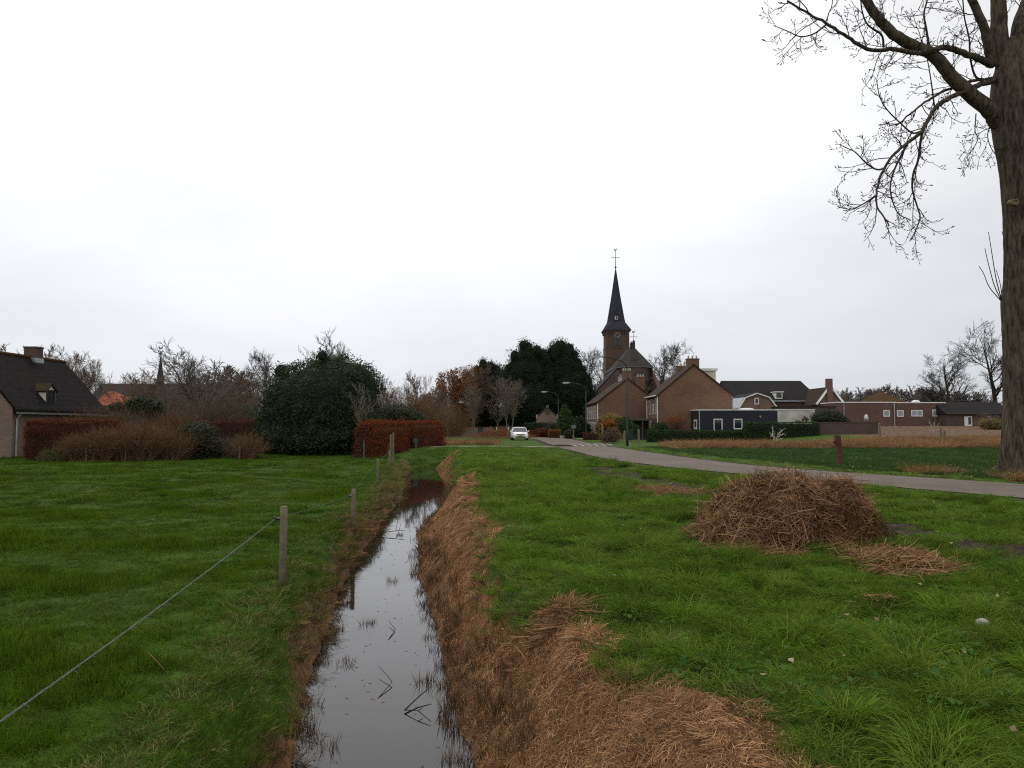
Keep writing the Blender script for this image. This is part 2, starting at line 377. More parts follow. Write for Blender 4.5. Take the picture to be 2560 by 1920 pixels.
def H(x, y, bumps=True):
    x = np.asarray(x, float); y = np.asarray(y, float)
    zl = np.interp(y, [0, 10, 20, 40, 50, 58, 64], [-.33, -.37, -.42, -.5, -.46, -.12, 0.])
    zr = rise(x, y)
    wl, wr = WL(y), WR(y)
    t = sstep(0, 1, (x - (wl - 1)) / (wr - wl + 2))
    flat = zl * (1 - t) + zr * t
    jig = (fbm(x * 1.3, y * 1.3, 5) - .5) * .2
    s = np.clip((x - wr - jig * .5) / np.clip(BES(y) - wr, .85, 2.3), 0, 1); zb_r = WZ + (zr - WZ) * (1 - (1 - s) ** 1.2)
    s2 = np.clip((wl - x - jig * .6) / LBW, 0, 1); zb_l = WZ + (zl - WZ) * (1 - (1 - s2) ** 1.5)
    c = (wl + wr) / 2; hw = (wr - wl) / 2
    bed = WZ - .3 * (1 - np.clip(np.abs(x - c) / hw, 0, 1) ** 2)
    z = np.where(x > wr, zb_r, np.where(x < wl, zb_l, bed))
    e = 1 - sstep(52.5, 57.5, y)
    z = flat * (1 - e) + z * e
    if bumps:
        near = (1 - sstep(40, 60, y))
        pas = (fbm(x * .55, y * .55, 9) - .5) * .10 + (fbm(x * 2., y * 2., 11) - .5) * .05
        lush = (fbm(x * 1.7, y * 1.7, 13) - .5) * .24 + (fbm(x * 4.5, y * 4.5, 15) - .5) * .08
        k = sstep(WR(y) + .2, WR(y) + .9, x)
        roadk = 1 - sstep(-1.2, -.2, x - np.interp(y, RNy, RNx))
        z = z + near * np.where(x < wl, pas, lush * k * roadk * (1 - .8 * sstep(.5, -.1, x - np.maximum(BE(y), BES(y)))))
    return z
# ------------------------------------------------------------------ road edges on the flat ground
_rn = [(2560, 1247), (2180, 1214), (1770, 1178), (1620, 1162), (1504, 1145), (1435, 1128), (1389, 1116), (1342, 1099)]
_rf = [(2560, 1212), (1967, 1172), (1736, 1147), (1620, 1131), (1545, 1120), (1493, 1112), (1432, 1099)]
RN = [G(*p) for p in _rn]; RF = [G(*p) for p in _rf]
RN = [(27, -20), (19, 0)] + RN + [(1.6, 104), (-3, 111), (-14, 115), (-60, 117), (-180, 118)]
RF = [(33, -20), (24, 0)] + RF + [(6.6, 104), (4.2, 112), (-3, 118), (-14, 120), (-60, 122), (-180, 123)]
RNx = np.array([p[0] for p in RN[:10]]); RNy = np.array([p[1] for p in RN[:10]])
RFx = np.array([p[0] for p in RF[:9]]); RFy = np.array([p[1] for p in RF[:9]])
def catmull(pts, n):
    P_ = np.array([pts[0]] + list(pts) + [pts[-1]], float); o = []
    m = len(pts) - 1
    for s in np.linspace(0, m - 1e-6, n):
        i = int(s); t = s - i; p0, p1, p2, p3 = P_[i:i + 4]
        o.append(.5 * (2 * p1 + (p2 - p0) * t + (2 * p0 - 5 * p1 + 4 * p2 - p3) * t * t + (3 * p1 - p0 - 3 * p2 + p3) * t ** 3))
    return np.array(o)
def resample(P_, n):
    s = np.concatenate([[0], np.cumsum(np.linalg.norm(np.diff(P_, axis=0), axis=1))]); q = np.linspace(0, s[-1], n)
    return np.stack([np.interp(q, s, P_[:, i]) for i in range(P_.shape[1])], 1)
def inpoly(x, y, poly):
    x = np.asarray(x); y = np.asarray(y); r = np.zeros(x.shape, bool); n = len(poly)
    for i in range(n):
        x0, y0 = poly[i]; x1, y1 = poly[(i + 1) % n]
        c = ((y0 > y) != (y1 > y)) & (x < (x1 - x0) * (y - y0) / ((y1 - y0) if y1 != y0 else 1e-9) + x0)
        r ^= c
    return r
NR = 160
rn = catmull(RN, NR); rf = catmull(RF, NR)
ROADPOLY = [tuple(p) for p in rn] + [tuple(p) for p in rf[::-1]]
# ------------------------------------------------------------------ ground sheet
def axis(segs):
    o = []
    for a, b, st in segs: o += list(np.arange(a, b, st))
    return np.array(o)
def grow(a, st, k, end):
    o = []; s = st
    while a < end: o.append(a); s *= k; a += s
    o.append(end); return o
gx = np.concatenate([[-v for v in grow(6.6, .14, 1.13, 2600)][::-1], axis([(-6.5, 3.2, .11), (3.2, 11., .2)]), grow(11., .22, 1.13, 2600)])
gy = np.concatenate([[-60, -30, -12, -5, -2], axis([(-1, 14, .14), (14, 30, .25), (30, 66, .5)]), grow(66, .6, 1.12, 2600)])
GX, GY = np.meshgrid(gx, gy)
GZ = H(GX, GY)
nx, ny = len(gx), len(gy)
ii = (np.arange(ny - 1)[:, None] * nx + np.arange(nx - 1)[None]).ravel()
gme = mesh_np('ground', np.stack([GX, GY, GZ], -1).reshape(-1, 3), np.stack([ii, ii + 1, ii + nx + 1, ii + nx], 1))
def brownmask(x, y):
    wob = (fbm(x * 1.1, y * 1.1, 21) - .5) * .9 + (fbm(x * 4, y * 4, 23) - .5) * .35
    r = (x < BE(y) + .1 + wob * .38) & (x > WL(y) - .05)
    l = (x > WL(y) - .12 - .4 * sstep(13, 20, y) - np.abs(wob) * .5 - (vnoise(0 * x, y * .4, 3) - .4) * .3) & (x <= WR(y))
    return (r | l) & (y < 51.5 + wob * 3)
mud_pts = [G(1500, 1172), G(1560, 1192), G(1640, 1215), G(1745, 1240)]
mud2 = [G(2215, 1318), G(2330, 1345), G(2440, 1365), G(2600, 1400)]
def distpoly(x, y, pts):
    d = np.full(np.shape(x), 1e9)
    for (x0, y0), (x1, y1) in zip(pts[:-1], pts[1:]):
        dx, dy = x1 - x0, y1 - y0; t = np.clip(((x - x0) * dx + (y - y0) * dy) / (dx * dx + dy * dy), 0, 1)
        d = np.minimum(d, np.hypot(x - x0 - t * dx, y - y0 - t * dy))
    return d
def mudmask(x, y):
    w = (fbm(x * 1.5, y * 1.5, 31) - .5)
    a = distpoly(x, y, mud_pts) < .95 + w * 2.2
    b = (distpoly(x, y, mud2) < .5 + w * .8) & (x > 4.2)
    v = (x > np.interp(y, RNy, RNx) - .35 - np.abs(w) * 2.2) & (x < np.interp(y, RFy, RFx) + .3 + np.abs(w) * 1.2) & (y < 95)
    return a | b | v
for nm, arr in (('brown', brownmask(GX, GY)), ('mud', mudmask(GX, GY)), ('pasture', GX < WL(GY)),
                ('field', (GX > 33) & (GY > 62) & (GY < 104))):
    a = gme.attributes.new(nm, 'FLOAT', 'POINT'); a.data.foreach_set('value', arr.astype(np.float32).ravel())
m, Nn, Ll, b = newmat('ground'); b.inputs['Roughness'].default_value = .95; b.inputs['Specular IOR Level'].default_value = .1
t = Nn.new('ShaderNodeTexCoord'); O = t.outputs['Object']
n_f = noise_(Nn, Ll, O, 9., 6, .65); n_m = noise_(Nn, Ll, O, 1.2, 5); n_l = noise_(Nn, Ll, O, .16, 4)
gcol = mixc(Nn, Ll, (.024, .056, .005), (.06, .112, .009), rng_(Nn, Ll, n_f, .35, .65))
gcol = mixc(Nn, Ll, gcol, (.095, .1, .025), rng_(Nn, Ll, n_m, .5, .72, 0., .5))
gcol = mixc(Nn, Ll, gcol, (.045, .08, .008), rng_(Nn, Ll, n_l, .4, .6, 0., .6))
pcol = mixc(Nn, Ll, (.022, .055, .003), (.052, .098, .006), rng_(Nn, Ll, n_f, .3, .7))
mpp = Nn.new('ShaderNodeMapping'); mpp.inputs['Scale'].default_value = (.35, 1., 1.); Ll.new(O, mpp.inputs[0])
pcol = mixc(Nn, Ll, pcol, (.024, .05, .004), rng_(Nn, Ll, noise_(Nn, Ll, mpp.outputs[0], .9, 5), .5, .68, 0., .75))
c = mixc(Nn, Ll, gcol, pcol, attr(Nn, 'pasture'))
bcol = mixc(Nn, Ll, (.06, .035, .018), (.19, .105, .052), rng_(Nn, Ll, n_f, .35, .65))
c = mixc(Nn, Ll, c, bcol, attr(Nn, 'brown'))
mcol = mixc(Nn, Ll, (.022, .016, .011), (.06, .043, .028), rng_(Nn, Ll, n_f, .35, .65))
c = mixc(Nn, Ll, c, mcol, attr(Nn, 'mud'))
pl = mixc(Nn, Ll, (.06, .038, .024), (.24, .155, .1), rng_(Nn, Ll, noise_(Nn, Ll, O, 2.2, 6, .7), .42, .66))
c = mixc(Nn, Ll, c, pl, attr(Nn, 'field'))
Ll.new(c, b.inputs['Base Color'])
bm = Nn.new('ShaderNodeBump'); bm.inputs['Strength'].default_value = .8; bm.inputs['Distance'].default_value = .05
Ll.new(n_f, bm.inputs['Height']); Ll.new(bm.outputs[0], b.inputs['Normal'])
ground = link('ground', gme, m, smooth=True); ground['kind'] = 'structure'

# road and the concrete farm track
m, Nn, Ll, b = newmat('asphalt'); b.inputs['Roughness'].default_value = .85; b.inputs['Specular IOR Level'].default_value = .25
t = Nn.new('ShaderNodeTexCoord'); O = t.outputs['Object']
c = mixc(Nn, Ll, (.09, .07, .053), (.126, .1, .076), rng_(Nn, Ll, noise_(Nn, Ll, O, 1.1, 6), .35, .65))
c = mixc(Nn, Ll, c, (.095, .076, .06), rng_(Nn, Ll, noise_(Nn, Ll, O, 60., 3), .45, .7, 0., .6))
c = mixc(Nn, Ll, c, (.165, .132, .104), rng_(Nn, Ll, noise_(Nn, Ll, O, .25, 4), .5, .7, 0., .6))
Ll.new(c, b.inputs['Base Color'])
bm = Nn.new('ShaderNodeBump'); bm.inputs['Strength'].default_value = .25; bm.inputs['Distance'].default_value = .01
Ll.new(noise_(Nn, Ll, O, 90., 3), bm.inputs['Height']); Ll.new(bm.outputs[0], b.inputs['Normal'])
asphalt = m
C_ = 9; rv = []
for k in range(NR):
    a, b_ = rn[k], rf[k]
    jit = (vnoise(np.array([k * .9]), np.array([0.]), 4)[0] - .5) * .16
    for j in range(C_):
        t_ = j / (C_ - 1); x_ = a[0] + (b_[0] - a[0]) * t_; y_ = a[1] + (b_[1] - a[1]) * t_
        if j == 0: x_ += jit
        rv.append((x_, y_, .02 + .05 * math.sin(math.pi * t_) + float(rise(x_, y_))))
idx = (np.arange(NR - 1)[:, None] * C_ + np.arange(C_ - 1)[None]).ravel()
road = link('road', mesh_np('road', np.array(rv), np.stack([idx, idx + 1, idx + C_ + 1, idx + C_], 1)), asphalt, smooth=True); road['kind'] = 'structure'
mb = MB(); tx = np.linspace(-15, 4.2, 40)
for a, b_ in zip(tx[:-1], tx[1:]):
    mb.poly([(a, 61.2, .012), (b_, 61.2, .012), (b_, 64.2, .012), (a, 64.2, .012)])
pth = mb.build('path', concrete); pth['kind'] = 'structure'
# water
mb = MB(); ys = np.concatenate([np.arange(-20, 10, 1.), np.arange(10, 55, 1.)])
for a, b_ in zip(ys[:-1], ys[1:]):
    mb.poly([(float(WL(a)) - .25, a, WZ), (float(WR(a)) + .25, a, WZ), (float(WR(b_)) + .25, b_, WZ), (float(WL(b_)) - .25, b_, WZ)])
m, Nn, Ll, b = newmat('ditch_water'); b.inputs['Base Color'].default_value = (.014, .012, .01, 1); b.inputs['Roughness'].default_value = .03; b.inputs['IOR'].default_value = 1.36
t = Nn.new('ShaderNodeTexCoord'); bm = Nn.new('ShaderNodeBump'); bm.inputs['Strength'].default_value = .05; bm.inputs['Distance'].default_value = .02
mpp = Nn.new('ShaderNodeMapping'); mpp.inputs['Scale'].default_value = (1., .6, 1.); Ll.new(t.outputs['Object'], mpp.inputs[0])
Ll.new(noise_(Nn, Ll, mpp.outputs[0], 3., 3), bm.inputs['Height']); Ll.new(bm.outputs[0], b.inputs['Normal'])
wat = mb.build('water', m); wat['kind'] = 'structure'

# ================================================================== grass and litter (stuff)
def proto_mesh(name, n, seed, h, rad, w, lean, mat_, droop=.6, K=4, flat=0., dirx=None, updir=.0):
    r = np.random.default_rng(seed)
    ang = r.uniform(0, 2 * np.pi, n); rr = rad * np.sqrt(r.uniform(0, 1, n))
    base = np.stack([rr * np.cos(ang), rr * np.sin(ang), np.full(n, -.015)], 1)
    hh = r.uniform(h[0], h[1], n)
    da = ang + r.normal(0, .9, n); ln = r.uniform(lean[0], lean[1], n)
    d = np.stack([np.cos(da) * ln, np.sin(da) * ln, np.ones(n)], 1)
    if dirx is not None: d[:, 0] += dirx
    d = nrm(d); pts = [base]; p = base
    for k in range(K - 1):
        d = d.copy(); d[:, 2] -= droop * (k + 1) / (K - 1) * r.uniform(.4, 1.3, n)
        if flat: d[:, 2] = d[:, 2] * (1 - flat) + r.normal(0, .08, n)
        d = nrm(d); p = p + d * (hh / (K - 1))[:, None]
        p[:, 2] = np.maximum(p[:, 2], r.uniform(.004, .03, n)) if flat else p[:, 2]
        pts.append(p.copy())
    wd = r.uniform(.7, 1.3, n)[:, None] * w * np.array([1, .9, .65, .12][-K:] if K == 4 else np.linspace(1, .15, K))
    V, F = ribbons(np.stack(pts, 1), wd, r)
    me = mesh_np(name, V, F, np.repeat(r.uniform(0, 1, n), 2 * K)); me.materials.append(mat_)
    return me
PROTO = {}
def protos(key, count, **kw):
    c = bpy.data.collections.new('tufts_' + key)
    for i in range(count):
        o = bpy.data.objects.new('tuft', proto_mesh('tuft', seed=hash_(key) + i, **kw)); c.objects.link(o)
    PROTO[key] = (c, count)
def hash_(s): return sum(ord(ch) * (i + 7) for i, ch in enumerate(s)) % 99991
protos('lush', 6, n=75, h=(.09, .22), rad=.13, w=.0055, lean=(.1, .75), mat_=blade_lush, droop=.75)
protos('tussock', 4, n=170, h=(.16, .36), rad=.13, w=.006, lean=(.2, 1.0), mat_=blade_lush, droop=.8)
protos('darktuft', 4, n=140, h=(.1, .22), rad=.17, w=.0055, lean=(.2, 1.1), mat_=MV('dark_tuft_blades', (.022, .058, .004), (.05, .1, .007), (.04, .07, .008), trans=.3, inst=True), droop=.8)
protos('short', 6, n=85, h=(.035, .085), rad=.16, w=.005, lean=(.1, 1.), mat_=blade_short, droop=.5)
protos('meadow', 5, n=85, h=(.05, .11), rad=.16, w=.005, lean=(.1, 1.), mat_=blade_meadow, droop=.5)
protos('dry', 8, n=105, h=(.04, .16), rad=.17, w=.0048, lean=(.5, 2.2), mat_=blade_dry, droop=.5, flat=.55, dirx=-.7)
protos('stub', 5, n=38, h=(.08, .3), rad=.13, w=.008, lean=(0, .45), mat_=blade_brown, droop=.15)
protos('brown', 5, n=60, h=(.12, .3), rad=.15, w=.006, lean=(.3, 1.2), mat_=blade_brown, droop=.7)
protos('tan', 5, n=70, h=(.35, .75), rad=.3, w=.009, lean=(.1, .8), mat_=blade_tan, droop=.45)
protos('fringe', 5, n=60, h=(.05, .15), rad=.15, w=.006, lean=(.2, 1.1), mat_=blade_mix, droop=.6)
def scatter(name, key, x, y, sxy, sz, label, cat, rng, zoff=0., rotz=None, z=None, align=False):
    c, cnt = PROTO[key]; n = len(x)
    z = H(x, y) + zoff if z is None else z
    me = bpy.data.meshes.new(name); me.vertices.add(n)
    me.vertices.foreach_set('co', np.stack([x, y, z], 1).astype(np.float32).ravel())
    rz = rng.uniform(0, 2 * np.pi, n) if rotz is None else rotz
    rot = np.stack([rng.normal(0, .08, n), rng.normal(0, .08, n), rz], 1).astype(np.float32)
    if align:                                   # lie along the slope of the bank
        e = .06; gx_ = (H(x + e, y) - H(x - e, y)) / (2 * e); gy_ = (H(x, y + e) - H(x, y - e)) / (2 * e)
        nn = nrm(np.stack([-gx_, -gy_, np.ones(n)], 1)); t = np.stack([np.cos(rz), np.sin(rz), np.zeros(n)], 1); t = nrm(t - nn * (t * nn).sum(1, keepdims=True)); bt = np.cross(nn, t)
        rot = np.stack([np.arctan2(bt[:, 2], nn[:, 2]), -np.arcsin(np.clip(t[:, 2], -1, 1)), np.arctan2(t[:, 1], t[:, 0])], 1).astype(np.float32)
    scl = np.stack([sxy, sxy, sz], 1).astype(np.float32)
    a = me.attributes.new('rot', 'FLOAT_VECTOR', 'POINT'); a.data.foreach_set('vector', rot.ravel())
    a = me.attributes.new('scl', 'FLOAT_VECTOR', 'POINT'); a.data.foreach_set('vector', scl.ravel())
    a = me.attributes.new('pick', 'INT', 'POINT'); a.data.foreach_set('value', rng.integers(0, cnt, n).astype(np.int32))
    o = bpy.data.objects.new(name, me); COL.objects.link(o)
    tag(o, label, cat, kind='stuff')
    g = bpy.data.node_groups.new('scatter', 'GeometryNodeTree')
    g.interface.new_socket('Geometry', in_out='INPUT', socket_type='NodeSocketGeometry'); g.interface.new_socket('Geometry', in_out='OUTPUT', socket_type='NodeSocketGeometry')
    gi = g.nodes.new('NodeGroupInput'); go = g.nodes.new('NodeGroupOutput')
    ip = g.nodes.new('GeometryNodeInstanceOnPoints'); ci = g.nodes.new('GeometryNodeCollectionInfo')
    ci.inputs['Collection'].default_value = c; ci.inputs['Separate Children'].default_value = True; ci.inputs['Reset Children'].default_value = True
    ip.inputs['Pick Instance'].default_value = True
    def at_(nm, ty):
        q = g.nodes.new('GeometryNodeInputNamedAttribute'); q.data_type = ty; q.inputs['Name'].default_value = nm
        return q.outputs['Attribute']
    e2r = g.nodes.new('FunctionNodeEulerToRotation')
    g.links.new(at_('rot', 'FLOAT_VECTOR'), e2r.inputs[0]); g.links.new(e2r.outputs[0], ip.inputs['Rotation'])
    g.links.new(at_('scl', 'FLOAT_VECTOR'), ip.inputs['Scale']); g.links.new(at_('pick', 'INT'), ip.inputs['Instance Index'])
    g.links.new(gi.outputs[0], ip.inputs['Points']); g.links.new(ci.outputs[0], ip.inputs['Instance']); g.links.new(ip.outputs[0], go.inputs[0])
    mo = o.modifiers.new('scatter', 'NODES'); mo.node_group = g
    return o
rg = np.random.default_rng(11)
def bands(rng, bs, x0f, x1f):
    """random points: bs = (y0, y1, per square metre, size)"""
    xs, ys_, ss = [], [], []
    for y0, y1, dn, s in bs:
        xa, xb = x0f(y1), x1f(y1); n = int((xb - xa) * (y1 - y0) * dn)
        xs.append(rng.uniform(xa, xb, n)); ys_.append(rng.uniform(y0, y1, n)); ss.append(np.full(n, s))
    return np.concatenate(xs), np.concatenate(ys_), np.concatenate(ss)
edge = lambda y: .66 * y + 3.5
onroad = lambda x, y: (x > np.interp(y, RNy, RNx) - .12) & (x < np.interp(y, RFy, RFx) + .12) & (y < 104)
# green verge between ditch and road, and beyond the road
x, y, s = bands(rg, [(2, 6, 95, .85), (6, 9, 75, .95), (9, 14, 42, 1.1), (14, 22, 20, 1.35), (22, 36, 9, 1.8), (36, 61, 4.2, 2.5)], lambda y: -8., edge)
k = ((x > WR(y) + .3) | (y > 51)) & (x > WL(y) - .3) & ~brownmask(x, y) & ~onroad(x, y) & ~(mudmask(x, y) & (rg.uniform(0, 1, len(x)) < np.where((y < 13) & (x > 4), .9, .8))) & ((y < 60.8) | (x > 4.2))
x, y, s = x[k], y[k], s[k]
hm = .22 + .85 * fbm(x * 1.4, y * 1.4, 41) ** 1.5; hm *= np.where(x > np.interp(y, RFy, RFx), .6, 1.) * np.where((x > np.interp(y, RNy, RNx) - 1.6 - fbm(x, y, 3) * 2), .55, 1.)
bey = x > np.interp(y, RFy, RFx) + 1.2 + 1.5 * fbm(x * .6, y * .6, 6)
vg = rg.uniform(.8, 1.2, len(x)) * hm * np.minimum(s, 1.5); sx_ = s * rg.uniform(.8, 1.25, len(x))
scatter('verge_grass', 'lush', x[~bey], y[~bey], sx_[~bey], vg[~bey], 'lush green grass on the verge between ditch and road', 'grass', rg)
scatter('meadow_grass', 'meadow', x[bey], y[bey], sx_[bey], 1.4 * vg[bey] / hm[bey] * .8, 'dull green short grass of the meadow beyond the road', 'grass', rg)
n = 4200; x = rg.uniform(-2.5, 18, n); y = 3 + 34 * rg.uniform(0, 1, n) ** 1.3
k = (x > BE(y) + .5) & (x < np.interp(y, RNy, RNx) - 1.5) & (x < edge(y)) & (fbm(x * .7, y * .7, 51) > .4) & ~mudmask(x, y); x, y = x[k], y[k]
sc_ = rg.uniform(.6, 1.2, len(x)) * (1 + .25 * sstep(10, 25, y))
scatter('tussock_grass', 'tussock', x, y, sc_, sc_ * rg.uniform(.6, 1.05, len(x)), 'taller drooping grass tussocks among the verge grass', 'grass', rg)
# pasture
x, y, s = bands(rg, [(2, 7, 75, 1.), (7, 12, 48, 1.15), (12, 20, 24, 1.5), (20, 32, 10, 2.1), (32, 52, 4.5, 3.)], lambda y: -edge(y), lambda y: -1.)
k = (x < WL(y) - .06) & ~brownmask(x, y); x, y, s = x[k], y[k], s[k]
hm = (.5 + 1.5 * sstep(.52, .72, fbm(x * .55, y * .9, 61)))
scatter('pasture_grass', 'short', x, y, s * rg.uniform(.8, 1.25, len(x)), hm * rg.uniform(.8, 1.3, len(x)) * np.minimum(s, 1.6), 'short grazed green grass of the pasture', 'grass', rg)
n = 1500; y = 3 + 44 * rg.uniform(0, 1, n) ** 1.2; x = -1.5 - rg.uniform(0, 1, n) * (edge(y) - 1.5)
k = (x < WL(y) - .5) & (fbm(x * .45, y * .6, 64) > .56); x, y = x[k], y[k]; sc_ = rg.uniform(.6, 1.2, len(x)) * (1 + .6 * sstep(10, 30, y))
scatter('pasture_tufts', 'darktuft', x, y, sc_ * 1.3, sc_ * rg.uniform(.4, .75, len(x)), 'darker ungrazed grass tufts in the pasture', 'grass', rg)
# dry bank
x, y, s = bands(rg, [(2, 6, 130, .8), (6, 10, 95, .85), (10, 16, 55, 1.), (16, 28, 26, 1.3), (28, 53, 11, 1.7)], lambda y: -6.2, lambda y: 2.4)
br = brownmask(x, y); right = br & (x > WR(y) + .02)
k = right & (rg.uniform(0, 1, len(x)) < .92)
xx, yy, ss = x[k], y[k], s[k]
scatter('bank_straw', 'dry', xx, yy, ss * rg.uniform(.75, 1.3, len(xx)), np.minimum(ss, 1.15) * rg.uniform(.45, 1.05, len(xx)), 'dry brown cut reed and straw covering the ditch bank', 'straw', rg, rotz=rg.normal(0, 1.1, len(xx)), align=True, zoff=.015)
k = br & ((x > WR(y) - .1) & (x < WR(y) + .42) & (y < 30) | (x < WL(y) + .1) & (x > WL(y) - .1) & (rg.uniform(0, 1, len(x)) < .35)) & (rg.uniform(0, 1, len(x)) < .4)
xx, yy, ss = x[k], y[k], s[k]
scatter('reed_stubble', 'stub', xx, yy, ss * .9, rg.uniform(.4, .95, len(xx)), 'dark brown reed stubble along both edges of the water', 'reeds', rg, z=np.maximum(H(xx, yy), WZ - .03))
lf = br & (x < WL(y) + .06); u_ = rg.uniform(0, 1, len(x))
k = lf & (u_ < .33); xx, yy, ss = x[k], y[k], s[k]
scatter('bank_weeds', 'brown', xx, yy, ss * rg.uniform(.8, 1.2, len(xx)), np.minimum(ss, 1.1) * rg.uniform(.3, .75, len(xx)), 'brown withered weeds on the pasture side of the ditch', 'weeds', rg)
k = lf & (u_ > .33) & (u_ < .45); xx, yy, ss = x[k], y[k], s[k]
scatter('bank_straw', 'dry', xx, yy, ss * rg.uniform(.7, 1., len(xx)), np.minimum(ss, 1.) * rg.uniform(.4, .8, len(xx)), 'thin dry straw on the pasture side of the ditch', 'straw', rg)
k = lf & (u_ > .4) & (u_ < .95) & (x < WL(y) - .08); xx, yy, ss = x[k], y[k], s[k]
scatter('bank_grass', 'fringe', xx, yy, ss, np.minimum(ss, 1.2) * rg.uniform(.9, 2., len(xx)), 'yellow green grass hanging over the pasture side of the ditch', 'grass', rg)
x, y, s = bands(rg, [(2, 8, 70, .9), (8, 14, 42, 1.05), (14, 26, 18, 1.4), (26, 53, 7, 2.)], lambda y: -7., lambda y: 2.4)
dl = np.abs(x - (WL(y) - .5)) < .32; dr = np.abs(x - BE(y) - .3) < .3
k = (dl & (rg.uniform(0, 1, len(x)) < .75)) | (dr & (rg.uniform(0, 1, len(x)) < .5)); x, y, s = x[k], y[k], s[k]
scatter('edge_grass', 'fringe', x, y, s, np.minimum(s, 1.3) * rg.uniform(.5, 1.1, len(x)), 'mixed yellow green grass where turf meets the brown banks', 'grass', rg)
# reed clumps standing in the water
cl_ = [(870, 1510), (875, 1588), (905, 1560), (890, 1490), (850, 1575), (840, 1655), (870, 1655), (905, 1652), (1065, 1705), (1080, 1720), (1110, 1790), (1120, 1850), (1125, 1890), (770, 1880), (790, 1870), (960, 1455), (985, 1452), (1020, 1390), (940, 1335), (970, 1335), (1000, 1338), (1040, 1500), (1075, 1600), (800, 1790), (745, 1830)]
xx, yy = np.array([G(px, py, WZ) for px, py in cl_[::2] for _ in range(2)]).T
xx = xx + rg.normal(0, .05, len(xx)); yy = yy + rg.normal(0, .08, len(xx))
scatter('water_reeds', 'stub', xx, yy, np.full(len(xx), .7), rg.uniform(.3, .65, len(xx)), 'dark broken reed stems standing in the ditch water', 'reeds', rg, z=np.full(len(xx), WZ - .02))
# tan tall grass along the field edge and on the far verge
n = 5600; x = rg.uniform(9.5, 52, n); y = rg.uniform(57, 72, n) + rg.normal(0, .6, n)
k = (x > 11.5 + (y - 57) * .1) & (y < 60.5 + 9 * fbm(x * .25, y * .25, 71) + sstep(15, 40, x) * 3) & (x < edge(y)); x, y = x[k], y[k]
scatter('tall_dry_grass', 'tan', x, y, rg.uniform(1., 2.2, len(x)), rg.uniform(.4, .95, len(x)) * (.5 + 1.1 * fbm(x * .5, y * .5, 73)), 'tan tall dry grass along the edge of the field before the houses', 'grass', rg)
n = 900; x = rg.uniform(11, 36, n); ed = np.interp(x, RFx[::-1], RFy[::-1]); y = ed + 2.2 + rg.gamma(2., .8, n)
k = (fbm(x * .5, y * .5, 81) > .44) & (x > 14); x, y = x[k], y[k]
scatter('verge_dry_grass', 'tan', x, y, rg.uniform(.5, 1., len(x)), rg.uniform(.4, .8, len(x)), 'pale dry grass wisps on the verge beyond the road', 'grass', rg)
# dry flower bed on the island in front of the car
n = 420; x = rg.uniform(X(1090, 72), X(1245, 72), n); y = rg.uniform(69, 80, n)
k = fbm(x * .6, y * .6, 91) > .44; x, y = x[k], y[k]
scatter('bed_dry_grass', 'tan', x, y, rg.uniform(.8, 1.4, len(x)), rg.uniform(.4, .8, len(x)), 'tan withered planting on the grass strip behind the track', 'grass', rg)
# leaves on the grass
n = 2600; y = 4 + 46 * rg.uniform(0, 1, n) ** 1.3; x = rg.uniform(-1, 1, n) * edge(y)
k = ~onroad(x, y) & ((x > BE(y)) | (rg.uniform(0, 1, n) < .18)) & (np.abs(x - (WL(y) + WR(y)) / 2) > .9) & ((x < 4) & (rg.uniform(0, 1, n) < .35) | (x >= 4)); x, y = x[k], y[k]
V, F = leaf_quads(np.stack([x, y, H(x, y) + rg.uniform(.05, .11, len(x))], 1), rg.normal(0, .5, (len(x), 3)) + [0, 0, 1], rg.uniform(.02, .06, len(x)), rg, .8)
tag(link('fallen_leaves', mesh_np('fallen_leaves', V, F, np.repeat(rg.uniform(0, 1, len(x)), 4)), leaf_fallen), 'pale fallen poplar leaves scattered over the grass', 'leaves', kind='stuff')

# broad leaved weeds in the verge, leaf litter under the poplar, scraps floating on the ditch
wc = [(2270, 1590, .5), (2340, 1640, .45), (2180, 1610, .4), (1880, 1690, .3), (1700, 1700, .3), (2450, 1700, .5), (2000, 1760, .35), (2380, 1790, .5), (1620, 1560, .25)]
lx, ly = [], []
for px, py, r_ in wc:
    x_, y_ = G(px, py); n = int(75 * r_); lx.append(x_ + rg.normal(0, r_ * .6, n)); ly.append(y_ + rg.normal(0, r_ * .6, n))
x, y = np.concatenate(lx), np.concatenate(ly)
V, F = leaf_quads(np.stack([x, y, H(x, y) + rg.uniform(.06, .15, len(x))], 1), rg.normal(0, .35, (len(x), 3)) + [0, -.2, 1], rg.uniform(.03, .065, len(x)), rg, .85)
tag(link('ground_ivy_leaves', mesh_np('ground_ivy_leaves', V, F, np.repeat(rg.uniform(0, 1, len(x)), 4)), MV('weed_leaves', (.035, .085, .015), (.07, .135, .032), trans=.2)), 'broad leaved green weeds in the verge grass', 'weeds', kind='stuff')
n = 900; a = rg.uniform(0, 6.28, n); q = 1.2 + rg.gamma(2, 1.1, n); x = X(2552, 28.4) + q * np.cos(a); y = 28.4 + q * np.sin(a)
k = ~onroad(x, y); x, y = x[k], y[k]
V, F = leaf_quads(np.stack([x, y, H(x, y) + rg.uniform(.03, .1, len(x))], 1), rg.normal(0, .5, (len(x), 3)) + [0, 0, 1], rg.uniform(.05, .11, len(x)), rg, .8)
tag(link('leaf_litter', mesh_np('leaf_litter', V, F, np.repeat(rg.uniform(0, 1, len(x)), 4)), MV('brown_litter', (.1, .06, .03), (.3, .21, .12))), 'brown leaf litter round the foot of the poplar', 'leaves', kind='stuff')
n = 420; y = 5.5 + 44 * rg.uniform(0, 1, n) ** 1.6; u_ = rg.beta(.5, .5, n); x = WL(y) + u_ * (WR(y) - WL(y)) + rg.normal(0, .05, n)
